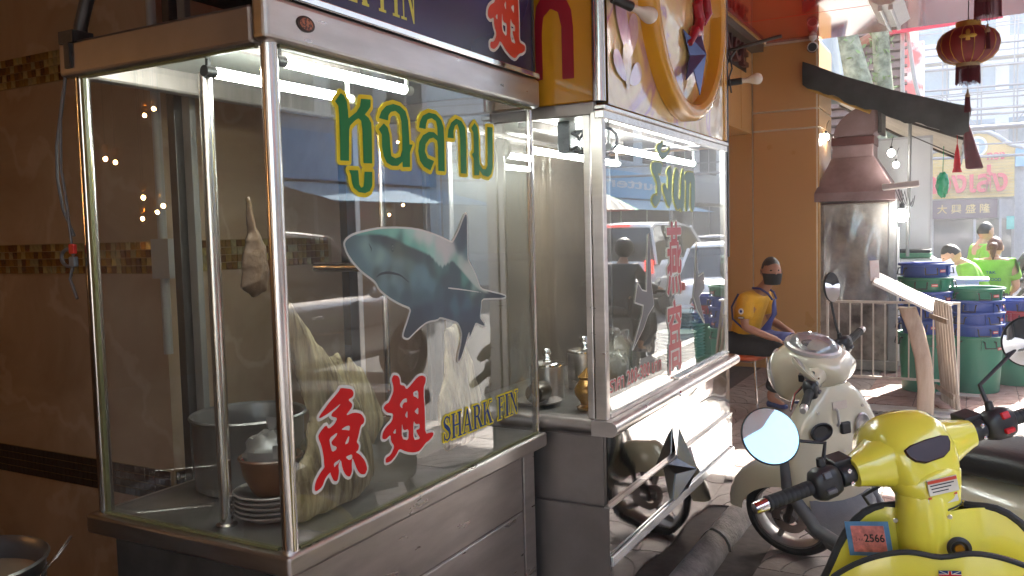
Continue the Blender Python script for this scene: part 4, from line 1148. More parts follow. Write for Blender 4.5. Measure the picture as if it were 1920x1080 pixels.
P2(MB().bb(ax0, ax0 + .03, ay0 + .03, ay1, 1.94, 1.985), 'top_rail', M_STEEL_DULL)
P2(MB().bb(ax1 - .026, ax1 + .002, ay0 + .03, ay1 - .012, .9, .916), 'bottom_rail', M_STEEL, bevel=.003)
P2(MB().bb(ax1 - .012, ax1 + .014, 3.40, ay1 - .012, .9165, .926), 'slide_track', M_CHROME_DULL, bevel=.002)
P2(MB().bb(ax0 + .03, ax1 - .03, ay0 + .03, ay1, 1.955, 1.965), 'roof_panel', M_STEEL_DULL)
P2(MB().add([(ax1 - .006, ay0 + .03, .916), (ax1 - .006, ay1 - .012, .916), (ax1 - .006, ay1 - .012, 1.926), (ax1 - .006, ay0 + .03, 1.926)], [(0, 1, 2, 3)]), 'front_glass', M_GLASS2)
P2(MB().add([(ax0 + .03, ay0 + .012, .9), (ax1 - .05, ay0 + .012, .9), (ax1 - .05, ay0 + .012, 1.945), (ax0 + .03, ay0 + .012, 1.945)], [(0, 1, 2, 3)]), 'side_glass', M_GLASS2)
P2(MB().bb(ax0 + .03, ax1 - .03, ay1 + .002, ay1 + .010, .9, 1.945), 'added_end_sheet', mat('interior_shade_end', (.07, .055, .045), rough=.5, scale=3, col2=(.13, .10, .08)))  # added instead of far glass, to darken what shows through the front
for axx, z, ya, yb in ((-1.21, 1.862, 2.99, 4.04), (-1.44, 1.852, 2.78, 3.62)):
    f = P2(MB().bb(axx - .02, axx + .02, ya - .06, yb + .05, 1.925, 1.956), 'lamp_fitting', M_STEEL_DULL, bevel=.004)
    o = MB().tube([(axx, ya, z), (axx, yb, z)], .0125, 14).obj('tube_lamp', M_TUBE, None, smooth=True); o.parent = f
    for yy in (ya - .03, yb):
        o = MB().tube([(axx, yy, z), (axx, yy + .03, z)], .0135, 12).bb(axx - .004, axx + .004, yy + .008, yy + .018, z, 1.927).obj('lamp_holder', M_WHITE, None, smooth=True)
        o.parent = f
# star emblem on the base: two pyramids over a five-pointed outline
def star(c, ro, ri, h, fn, n=5, rot=90.0, sy=1.0):
    pts = [(c[0] + (ro if k % 2 == 0 else ri) * math.cos(R(rot + 180 / n * k)), c[1] + sy * (ro if k % 2 == 0 else ri) * math.sin(R(rot + 180 / n * k))) for k in range(2 * n)]
    vs = [fn(u, v, 0) for u, v in pts] + [fn(c[0], c[1], h)] + [fn(u, v, -.004) for u, v in pts]
    N = 2 * n
    fs = [(k, (k + 1) % N, N) for k in range(N)] + [(k, N + 1 + k, N + 1 + (k + 1) % N, (k + 1) % N) for k in range(N)]
    return MB().add(vs, fs)
P2(star((3.40, .545), .165, .055, .075, lambda u, v, w_: (ax1 + .012 + w_, u, v)), 'star_emblem', mat('steel_star', (.24, .225, .215), rough=.2, metal=1.0, var=.1))
# decals
DX2 = ax1 - .0035
M_RANG = mat('grey_green_vinyl', (0.16, 0.27, 0.23), rough=.4, var=.08)
M_RANGY = mat('faded_yellow_vinyl', (0.42, 0.42, 0.10), rough=.4, var=.08)
M_PINKRED = mat('faded_red_vinyl', (0.45, 0.045, 0.05), rough=.4, var=.08)
M_BIRD = mat('grey_bird_vinyl', (0.10, 0.09, 0.09), rough=.4, var=.08)
for k, g in enumerate(TRACE['rang']):
    decal('thai_letter', [g], DX2 + .0001 * k, M_RANG, .006, M_RANGY, par=cab2, n=80)
for g in TRACE['birds']:
    decal('swallow_decal', [g], DX2, M_BIRD, .0055, M_WHITEPRINT, par=cab2, n=110, smooth=0)
def text_loops(s, u0, u1, v0, v1):
    """outline loops of a word, fitted to a box"""
    me = text_mesh(s, 1, 0)
    bm = bmesh.new(); bm.from_mesh(me); bmesh.ops.remove_doubles(bm, verts=bm.verts, dist=1e-5)
    nxt = {}
    for e in bm.edges:
        if len(e.link_faces) == 1:
            a, b = e.verts; nxt.setdefault(a.index, []).append(b.index); nxt.setdefault(b.index, []).append(a.index)
    co = {v.index: (v.co.x, v.co.y) for v in bm.verts}; seen = set(); loops = []
    for k in nxt:
        if k in seen: continue
        lp = [k]; seen.add(k); cur = k
        while True:
            n_ = [q for q in nxt[cur] if q not in seen]
            if not n_: break
            cur = n_[0]; seen.add(cur); lp.append(cur)
        if len(lp) > 2: loops.append([co[i] for i in lp])
    bm.free(); bpy.data.meshes.remove(me)
    A = np.concatenate([np.array(l) for l in loops]); lo, hi = A.min(0), A.max(0)
    return [[(u0 + (x - lo[0]) / (hi[0] - lo[0]) * (u1 - u0), v0 + (y - lo[1]) / (hi[1] - lo[1]) * (v1 - v0)) for x, y in l] for l in loops]
def glyph(name, s, m, X, u0, u1, v0, v1, par, bold=.003, om=None, out=.009, n=110):
    L = text_loops(s, u0, u1, v0, v1)
    if om:
        a = obj_me(name + '_outline', sdf_mesh(L, out, n, fnx(X)), om); abs_parent(a, par)
    b = obj_me(name, sdf_mesh(L, bold, n + 30, fnx(X + .0012)), m); abs_parent(b, par); return b
glyph('chinese_character', '燕', M_PINKRED, DX2, 3.315, 3.50, 1.28, 1.575, cab2, .0045, M_WHITEPRINT, .011)
glyph('chinese_character', '窩', M_PINKRED, DX2, 3.315, 3.49, .955, 1.25, cab2, .0045, M_WHITEPRINT, .011)
glyph('price_lettering', 'ราคา 200-300 บาท', M_PINKRED, DX2, 2.68, 3.22, .987, 1.039, cab2, .0012, M_WHITEPRINT, .0042, 300)

# ---- sign on cabinet two
M_YELSIGN = mat('deep_yellow_acrylic', (0.58, 0.27, 0.012), rough=.25, var=.08, scale=2, coat=.3)
M_REDSIGN = mat('dark_red_vinyl', (0.30, 0.008, 0.02), rough=.3, var=.05)
def swirl_mat():
    m = bpy.data.materials.new('printed_cream_acrylic'); m.use_nodes = True
    t = m.node_tree; b = t.nodes['Principled BSDF']; b.inputs['Roughness'].default_value = .12
    tc = nn(t, 'ShaderNodeTexCoord'); n1 = nn(t, 'ShaderNodeTexNoise', Scale=2.2, Detail=3.0, Distortion=2.6)
    t.links.new(tc.outputs['Object'], n1.inputs[0])
    cr = nn(t, 'ShaderNodeValToRGB'); e = cr.color_ramp.elements
    cols = [(0.0, (.55, .26, .04)), (.40, (.62, .42, .16)), (.50, (.70, .52, .20)), (.60, (.70, .46, .22)), (.67, (.46, .26, .34)), (.74, (.70, .54, .30))]
    e[0].position, e[0].color = cols[0][0], (*cols[0][1], 1); e[1].position, e[1].color = cols[-1][0], (*cols[-1][1], 1)
    for p_, c_ in cols[1:-1]:
        q = e.new(p_); q.color = (*c_, 1)
    t.links.new(n1.outputs[0], cr.inputs[0]); t.links.new(cr.outputs[0], b.inputs['Base Color'])
    b.inputs['Coat Weight'].default_value = .8
    nb = nn(t, 'ShaderNodeTexNoise', Scale=5.0, Detail=2.0); t.links.new(tc.outputs['Object'], nb.inputs[0])
    bp = nn(t, 'ShaderNodeBump', Strength=.35, Distance=.02); t.links.new(nb.outputs[0], bp.inputs['Height'])
    t.links.new(bp.outputs[0], b.inputs['Normal']); t.links.new(bp.outputs[0], b.inputs['Coat Normal'])
    return m
M_SWIRL = swirl_mat()
s2 = thing('round_emblem_sign', "cream and yellow acrylic sign with round emblem above the bird's nest cabinet", 'sign', (-1.25, 3.45, 1.975))
wobj(MB().bb(-1.60, -1.125, 2.664, 4.235, 1.986, 2.95), 'box', M_YELSIGN, s2, bevel=.006)
wobj(wavy(2.70, 4.20, 1.978, 2.95, -1.098, .004, 5), 'face_sheet', M_SWIRL, s2, smooth=True)
wobj(MB().bb(-1.125, -1.09, 4.20, 4.235, 1.978, 2.95), 'edge_strip', M_YELSIGN, s2, bevel=.004)
wobj(MB().tube([(-1.118, 2.668, 1.985), (-1.118, 2.668, 2.95)], .024, 14), 'corner_tube', M_CHROME_DULL, s2, smooth=True)
cc = (3.50, 2.52); RR = .485
ring = MB(); rings = []
for k in range(49):
    a = 2 * PI * k / 48
    prof_ = [(RR + .035, 0), (RR + .035, .045), (RR + .02, .062), (RR - .01, .068), (RR - .03, .055), (RR - .035, 0)]
    rings.append([(-1.096 + h_, cc[0] + r_ * math.cos(a), cc[1] + r_ * math.sin(a)) for r_, h_ in prof_])
ring.ring_loft(rings, False, False, True)
wobj(ring, 'emblem_ring', M_YELSIGN, s2, smooth=True, angle=50)
dome = MB(); rings = []
for i in range(9):
    r_ = (RR - .03) * i / 8
    rings.append([(-1.094 + .05 * (1 - (i / 8) ** 2) + .004, cc[0] + max(r_, .001) * math.cos(2 * PI * k / 48), cc[1] + max(r_, .001) * math.sin(2 * PI * k / 48)) for k in range(48)])
dome.ring_loft(rings, False, False)
wobj(dome, 'emblem_disc', M_SWIRL, s2, smooth=True)
wobj(star((3.52, 2.27), .17, .065, .05, lambda u, v, w_: (-1.04 + w_, u, v), rot=80), 'emblem_star', mat('blue_foil', (.12, .16, .34), rough=.15, metal=.7, var=.2, scale=8), s2)
wobj(MB().tube([(-1.03, 3.42, 2.30), (-1.02, 3.46, 2.36), (-1.02, 3.50, 2.36), (-1.02, 3.53, 2.42), (-1.02, 3.50, 2.47), (-1.02, 3.56, 2.55)], [.012, .022, .02, .024, .02, .015], 10), 'red_ribbon', M_REDSIGN, s2, smooth=True)
wobj(MB().tube([(-1.03, 3.62, 2.42), (-1.02, 3.66, 2.47), (-1.02, 3.63, 2.52), (-1.02, 3.68, 2.58)], [.012, .018, .018, .015], 10), 'red_ribbon', M_REDSIGN, s2, smooth=True)
arch = [(-1.352, 2.075), (-1.352, 2.27), (-1.345, 2.33), (-1.315, 2.37), (-1.275, 2.375), (-1.235, 2.35), (-1.212, 2.30), (-1.206, 2.24), (-1.206, 2.07), (-1.250, 2.072), (-1.250, 2.25), (-1.262, 2.30), (-1.29, 2.315), (-1.318, 2.29), (-1.325, 2.24), (-1.325, 2.078)]
a = obj_me('thai_letter', sdf_mesh([arch], 0, 90, lambda u, v: (u, 2.6615, v), smooth=0), M_REDSIGN); abs_parent(a, s2)
for k, (u, v, ru, rv, rot, c_) in enumerate(((2.84, 2.27, .05, .11, 25, (.50, .30, .52)), (2.92, 2.24, .045, .10, -30, (.42, .20, .42)), (2.87, 2.13, .04, .08, 5, (.55, .34, .10)), (2.80, 2.12, .035, .07, 55, (.46, .26, .48)), (2.95, 2.11, .035, .07, -60, (.58, .42, .52)))):
    pts = []
    for j in range(28):
        a = 2 * PI * j / 28; p_, q_ = ru * math.cos(a) * (1 + .35 * math.sin(a)), rv * math.sin(a)
        pts.append((u + p_ * math.cos(R(rot)) - q_ * math.sin(R(rot)), v + p_ * math.sin(R(rot)) + q_ * math.cos(R(rot))))
    q = obj_me('flower_petal_print', sdf_mesh([pts], 0, 50, fnx(-1.0930 + .0004 * k)), mat('petal_print_%d' % k, c_, rough=.12, scale=9, col2=(.70, .60, .55), coat=.7)); abs_parent(q, s2)
a = obj_me('red_numeral', fit_text(text_mesh('5', 1, .02), fnx(-1.0905), 2.72, 2.80, 2.33, 2.43), M_REDSIGN); abs_parent(a, s2)

# bulbs on the sign
M_BULB = mat('opal_bulb', (0.66, 0.58, 0.50), rough=.25, var=.05)
def bulb(loc, direction, label, arm_pts=None):
    t_ = thing('light_bulb', label, 'light bulb', loc, 0, 'unlit bulbs on the sign')
    q = Vector(direction).normalized().to_track_quat('Z', 'Y').to_matrix()
    MB().lathe([(.012, -.075), (.0125, -.05), (.016, -.035), (.024, -.018), (.0285, 0), (.029, .008), (.026, .018), (.018, .027), (.006, .031), (.0005, .0315)], n=20, M=q).obj('globe', M_BULB, t_, smooth=True)
    MB().lathe([(.0165, -.15), (.0175, -.072), (.0135, -.068)], n=14, M=q).obj('socket', M_BLACK, t_, smooth=True)
    if arm_pts: MB().tube(arm_pts, .007, 8).obj('bracket', M_BLACK, t_, smooth=True)
    return t_
bulb((-1.0, 2.84, 2.29), (.55, .75, -.28), 'unlit white bulb in front of the yellow emblem ring', [(-.08, -.11, .04), (-.1, -.13, .05)])
bulb((-.975, 4.36, 2.29), (1, .12, .06), 'unlit white bulb on the black mast near the pillar', [(-.145, -.02, -.01), (-.16, -.02, -.01)])
ms = thing('black_mast', 'thin black mast with a rod arm at the far end of the emblem sign', 'mast', (-1.12, 4.30, .9))
wobj(MB().bb(-1.125, -1.095, 4.262, 4.285, 1.40, 2.75), 'upright', M_DARKMETAL, ms, bevel=.003)
wobj(MB().tube([(-1.11, 4.29, 2.43), (-.84, 4.31, 2.475)], .009, 8).tube([(-1.11, 4.29, 2.36), (-1.06, 4.295, 2.43)], .006, 8), 'arm', M_DARKMETAL, ms, smooth=True)
wobj(MB().tube([(-1.09, 4.28, 2.42), (-1.075, 4.28, 2.34), (-1.09, 4.28, 2.30), (-1.08, 4.28, 2.22)], .004, 6), 'wire', M_BLACK, ms)

# ---- what stands in cabinet two
def canister(loc, r_, h_, label):
    t_ = thing('lidded_canister', label, 'canister', loc)
    MB().lathe([(0, 0), (r_, 0), (r_, h_), (0, h_)], n=28).obj('body', M_STEEL, t_, smooth=True)
    MB().lathe([(0, h_), (r_ * 1.06, h_ + .001), (r_ * 1.06, h_ + .01), (r_ * .8, h_ + .02), (.012, h_ + .026), (.01, h_ + .035), (.018, h_ + .045), (.019, h_ + .055), (.014, h_ + .066), (.0, h_ + .07)], n=28).obj('lid', M_CHROME, t_, smooth=True)
    return t_
canister((-1.47, 2.93, .899), .066, .13, 'steel canister with ball knob lid behind the side glass')
canister((-1.42, 3.18, .899), .07, .15, 'taller steel canister with ball knob lid beside the urn')
M_BRASS = mat('amber_gold', (0.42, 0.20, 0.03), rough=.25, metal=.4, var=.3, scale=20)
def urn(loc, s_, label):
    b = MB().lathe([(0, 0), (.04, 0), (.042, .008), (.025, .018), (.03, .03), (.048, .055), (.05, .075), (.035, .1), (.03, .11), (.036, .12), (.02, .135), (.006, .15), (0, .155)], n=20)
    o = b.obj('gold_urn', M_BRASS, smooth=True); o.location = loc; o.scale = (s_,) * 3
    return tag(o, label, 'urn', 'small gold urns in the cabinet')
urn((-1.24, 2.80, .899), 1.0, 'small gold urn close behind the corner post')
urn((-1.17, 2.76, .900), .72, 'smallest gold urn behind the price lettering')
urn((-1.30, 2.98, .899), .9, 'gold urn between the canisters and the corner post')
o = MB().lathe([(0, .004), (.05, .004), (.085, .016), (.088, .02), (.05, .009), (0, .008)], n=28).obj('white_saucer', MATS['white_melamine'], smooth=True); o.location = (-1.44, 2.80, .899); tag(o, 'white saucer with a dark drum on it', 'saucer')
o = MB().lathe([(0, 0), (.035, 0), (.038, .01), (.038, .075), (.035, .085), (0, .085)], n=24, axis='y').obj('dark_tin', mat('dark_tin', (.07, .05, .035), rough=.3, metal=.6, var=.2), smooth=True); o.location = (-1.44, 2.755, .948); tag(o, 'dark round tin lying on the white saucer', 'tin')
o = MB().lathe([(0, 0), (.055, 0), (.062, .01), (.062, .16), (.045, .185), (.045, .20), (.05, .202), (.05, .225), (0, .228)], n=24).obj('glass_jar', glass_mat('jar_glass', dirt=.12), smooth=True); o.location = (-1.34, 3.35, .9); tag(o, 'clear glass jar behind the swallow decal', 'jar')
M_PLATEGREEN = [mat('celadon_plate', (.36, .46, .42), rough=.3, var=.05), mat('blue_plate', (.16, .28, .36), rough=.3, var=.05), mat('cream_plate', (.6, .57, .5), rough=.3, var=.05)]
for sx, sy, n_, r_, mi, lb in ((-1.26, 4.09, 15, .085, 1, 'blue plate in the tall stack at the far end'), (-1.25, 3.88, 10, .095, 0, 'pale green plate in the lower stack beside the blue plates')):
    pm = MB().lathe([(0, .004), (.55, .004), (.6, 0), (.64, .003), (.96, .016), (1, .019), (.96, .0215), (.62, .008), (0, .007)], n=28)
    pm.v = [(a * r_, b * r_, c) for a, b, c in pm.v]
    me = pm.mesh('stacked_plate', M_PLATEGREEN[mi], True)
    for k in range(n_):
        o = bpy.data.objects.new('stacked_plate', me); COL.objects.link(o); o.location = (sx + random.uniform(-.002, .002), sy + random.uniform(-.002, .002), .9 + k * .0155)
        tag(o, lb.replace(' plate in', ' plate, %s in' % nth(k, n_)), 'plate', lb.split(' in ')[0] + 's')
o = tag(crumple((-1.2, 2.99, .99), (.05, .07, .09), 9, .3).obj('plastic_bag', glass_mat('bag_film', dirt=.3), smooth=True, angle=25), 'clear crinkled plastic bag by the gold urns', 'bag')
# rounded kerb in front of cabinet two
kb = MB(); rings = []
for y_ in np.linspace(2.2, 4.75, 18):
    rr_ = .098 + .004 * math.sin(y_ * 9) + .003 * math.sin(y_ * 23)
    rings.append([(-1.12 + rr_ * math.cos(R(a)), y_, -.01 + rr_ * 1.05 * math.sin(R(a))) for a in range(-20, 201, 20)])
kb.ring_loft(rings)
o = kb.obj('rounded_kerb', mat('grimy_kerb_concrete', (.09, .08, .07), rough=.85, scale=7, bump=.8, bscale=60, col2=(.30, .275, .245), detail=9), smooth=True, angle=60); tag(o, 'rounded worn concrete kerb along the foot of the steel base', 'kerb')
for yy in (3.25, 3.95):
    r2 = []
    for dy in (0, .02):
        r2.append([(-1.12 + .106 * math.cos(R(a)), yy + dy, -.01 + .111 * math.sin(R(a))) for a in range(-20, 201, 20)])
    MB().ring_loft(r2).obj('band', mat('dark_wet_concrete', (.10, .09, .08), rough=.6), o, smooth=True, angle=60)
pl2 = MB().bb(-1.72, -1.12, 2.68, 4.26, -.005, .101).obj('cabinet_plinth', M_CONC); tag(pl2, 'low concrete plinth under the steel cabinet', 'plinth')

cw = thing('cable_coil', 'black cable coil hanging under the roof of the second cabinet', 'cable', (-1.32, 2.86, 1.92))
for k in range(4):
    lp = [(-1.32 + (.04 + .012 * k) * math.cos(R(a)) + .03 * k, 2.86 + .02 * k, 1.88 + (.03 + .008 * k) * math.sin(R(a))) for a in range(0, 361, 24)]
    W0 = MB().tube(lp, .006, 6).obj('cable_turn', M_BLACK, None, smooth=True); abs_parent(W0, cw)
W0 = MB().bb(-1.36, -1.31, 2.84, 2.90, 1.84, 1.954).obj('switch_box', M_BLACK, None, bevel=.004); abs_parent(W0, cw)
# ================================================================ scooters
M_CREAM = mat('cream_paint', (0.62, 0.56, 0.42), rough=.22, var=.03, scale=3, coat=.7)
M_YELLOW = mat('yellow_paint', (0.74, 0.66, 0.07), rough=.24, var=.03, scale=3, coat=.7)
M_GREYPL = mat('grey_floor_plastic', (0.10, 0.10, 0.105), rough=.5, var=.12, scale=20, bump=.1, bscale=120)
M_SILVER = mat('silver_plastic', (0.55, 0.52, 0.50), rough=.3, metal=.5, var=.06)
M_LENS = glass_mat('clear_lens', dirt=.18, ior=1.55, dirtcol=(.7, .72, .75))
M_DARKLENS = mat('dark_display', (0.028, 0.006, 0.008), rough=.22, var=.1, spec=.3)
M_ALLOY = mat('grey_alloy', (0.28, 0.27, 0.26), rough=.4, metal=.8, var=.1)
M_MIRROR = mat('mirror_glass', (0.92, 0.93, 0.94), rough=.01, metal=1.0, var=0.0)
M_SEAT = mat('black_vinyl_seat', (0.022, 0.021, 0.022), rough=.42, var=.15, scale=30, bump=.15, bscale=180)
M_REDSW = mat('red_switch', (0.55, 0.01, 0.02), rough=.35)
M_ORANGE = mat('orange_lens', (0.6, 0.18, 0.01), rough=.15, coat=.5)
M_REDLENS = mat('red_lens', (0.45, 0.01, 0.01), rough=.15, coat=.5)

def sring(c, ax, ay, ra, rb, p=2.4, n=24, up=None):
    """superellipse ring round c spanned by unit vectors ax, ay"""
    out = []
    for k in range(n):
        t = 2 * PI * k / n
        cs, sn = math.cos(t), math.sin(t)
        out.append(Vector(c) + Vector(ax) * (ra * math.copysign(abs(cs) ** (2 / p), cs)) + Vector(ay) * (rb * math.copysign(abs(sn) ** (2 / p), sn)))
    return out
EX, EY, EZ = Vector((1, 0, 0)), Vector((0, 1, 0)), Vector((0, 0, 1))
def loft_x(secs, n=24):
    return MB().ring_loft([sring((x, 0, z), EY, EZ, w_, h_, p, n) for x, z, w_, h_, p in secs])
def loft_z(secs, n=24):
    return MB().ring_loft([sring((x, 0, z), EX, EY, l_, w_, p, n) for z, x, l_, w_, p in secs])

def wheel(par, xc, zc, r, wd, SM=None, spokes=5):
    """parts of a wheel: tyre, rim with spokes, brake disc"""
    def put(b, name, m, **k):
        if SM is not None: b.xf(SM)
        return b.obj(name, m, par_, **k)
    par_ = par
    prof = [(r - .05, -wd * .36), (r - .035, -wd * .5), (r - .012, -wd * .44), (r, -wd * .2), (r, wd * .2), (r - .012, wd * .44), (r - .035, wd * .5), (r - .05, wd * .36)]
    t = MB(); t.lathe(prof, (xc, 0, zc), 44, axis='y', caps=False)
    # tread grooves
    ty = put(t, 'tyre', M_RUBBER, smooth=True)
    rim = MB(); rr = r - .045
    rim.lathe([(rr, -wd * .37), (rr + .006, -wd * .42), (rr - .008, -wd * .38), (rr - .016, -wd * .1), (rr - .016, wd * .1), (rr - .008, wd * .38), (rr + .006, wd * .42), (rr, wd * .37)], (xc, 0, zc), 40, axis='y', caps=False)
    rim.lathe([(0, -.05), (.028, -.05), (.034, -.03), (.034, .03), (.028, .05), (0, .05)], (xc, 0, zc), 20, axis='y')
    for k in range(spokes):
        a = 2 * PI * k / spokes + .3
        d = Vector((math.cos(a), 0, math.sin(a)))
        rim.tube([Vector((xc, 0, zc)) + d * .025, Vector((xc, 0, zc)) + d * (rr - .012)], [.02, .013], 8)
    put(rim, 'rim', M_ALLOY, smooth=True)
    dk = MB().lathe([(.045, .036), (.085, .036), (.085, .040), (.045, .040)], (xc, 0, zc), 32, axis='y', caps=False)
    for k in range(12):
        a = 2 * PI * k / 12
        dk.lathe([(0, .0405), (.005, .0405)], (xc + .066 * math.cos(a), 0, zc + .066 * math.sin(a)), 8, axis='y', caps=False)
    put(dk, 'brake_disc', M_STEEL, smooth=True)
    return ty

def grip_and_controls(root, S, side, y_in, base, dirv, retro, droop=.0):
    """grip, control housing, lever and reservoir on one side. side = +1 left, -1 right; base = bar root"""
    d = Vector(dirv).normalized()
    b0 = Vector(base)
    ob = lambda b, n_, m, **k: b.xf(S).obj(n_, m, root, **k)
    q = d.to_track_quat('Z', 'Y').to_matrix()
    ob(MB().lathe([(.012, .0), (.012, .28)], b0, 12, M=q), 'handlebar', M_CHROME_DULL, smooth=True)
    prof = [(.0165, .13), (.0175, .132)]
    for k in range(9):
        z = .136 + k * .0125
        prof += [(.0178, z), (.0178, z + .009), (.0166, z + .010), (.0166, z + .012)]
    prof += [(.019, .252), (.019, .256), (.016, .258)]
    ob(MB().lathe(prof, b0, 18, M=q), 'grip', M_RUBBER, smooth=True, angle=50)
    ob(MB().lathe([(.0155, .256), (.0165, .262), (.0145, .285), (.0125, .292), (.0, .294)], b0, 18, M=q), 'bar_end', M_CHROME if retro else M_SILVER, smooth=True)
    hb = MB(); c = b0 + d * .095
    hb.ring_loft([sring(b0 + d * t_, EX, EZ, ra, rb, 3.2, 18) for t_, ra, rb in ((.050, .016, .018), (.056, .026, .032), (.075, .030, .038), (.105, .030, .040), (.122, .026, .034), (.130, .017, .020))])
    sw = ob(hb, 'switch_housing', M_BLACK, smooth=True, angle=50)
    up = c + Vector((-.028, 0, .012))
    MB().box(up + Vector((0, 0, .012)), (.012, .020, .018), (0, R(20), 0)).xf(S).obj('switch', M_REDSW if side < 0 and retro else M_GREYPL, sw, bevel=.003)
    MB().box(up + Vector((-.004, 0, -.026)), (.012, .026, .012), (0, R(-10), 0)).xf(S).obj('switch', M_REDSW if side < 0 and retro else M_GREYPL, sw, bevel=.003)
    rv = MB().box(b0 + d * .03 + Vector((.022, 0, .026)), (.055, .05, .034), (0, R(-8), 0))
    rs = ob(rv, 'brake_reservoir', M_BLACK, bevel=.004)
    cl = MB().lathe([(.013, .012), (.025, .013), (.027, .02), (.027, .045), (.024, .05), (.013, .051)], b0, 16, M=q)
    ob(cl, 'clamp', M_BLACK, smooth=True)
    for dz in (.016, -.016):
        MB().lathe([(0, .0), (.0055, 0), (.0055, .005), (.002, .006)], (0, 0, 0), 8, axis='x', M=Matrix.Rotation(PI, 3, 'Z')).xf(Matrix.Translation(b0 + d * .032 + Vector((-.025, 0, dz)))).xf(S).obj('bolt', M_CHROME, root, smooth=True)
    l0 = b0 + d * .05 + Vector((.03, 0, .0)); l1 = b0 + d * .12 + Vector((.065, 0, -.012)); l2 = b0 + d * .25 + Vector((.06, 0, -.02))
    ob(MB().tube([l0, l1, l2], [.007, .0065, .005], 8), 'brake_lever', M_CHROME_DULL if not retro else M_BLACK, smooth=True)
    return b0 + d * .085 + Vector((.006, 0, .03))

def mirror(root, S, base, elbow, centre, normal, rx, rz, name='mirror', back=None, front=None):
    """stalk and glass; normal points the way the glass faces (in the handlebar frame)"""
    back = back or M_BLACK
    nrm = Vector(normal).normalized()
    q = nrm.to_track_quat('Z', 'Y').to_matrix()
    st = MB().lathe([(.012, -.03), (.0125, .0), (.009, .028), (.006, .03)], base, 12).tube([base, elbow, Vector(centre) - nrm * .016], [.006, .0055, .005], 8).xf(S).obj('mirror_stalk', M_BLACK if back is M_BLACK else M_CHROME_DULL, root, smooth=True)
    shell = MB().lathe([(0, -.022), (.45, -.021), (.8, -.014), (.97, -.004), (1, .002), (.97, .004), (.93, .0035)], n=36)
    shell.v = [tuple(q @ Vector((a * rx, b_ * rz, c)) + Vector(centre)) for a, b_, c in shell.v]
    sh_ = shell.xf(S).obj('mirror_shell', back, root, smooth=True)
    gl = MB().lathe([(0, .0062), (.95, .0056)], n=36, caps=False)
    gl.v = [tuple(q @ Vector((a * rx, b_ * rz, c)) + Vector(centre)) for a, b_, c in gl.v]
    gl.xf(S).obj('mirror_glass', front or M_MIRROR, sh_, smooth=True)

def steer_matrix(delta):
    p0, p1 = Vector((-.23, 0, .95)), Vector((.02, 0, .24))
    ax = (p0 - p1).normalized()
    return Matrix.Translation(p0) @ Matrix.Rotation(delta, 4, ax) @ Matrix.Translation(-p0)

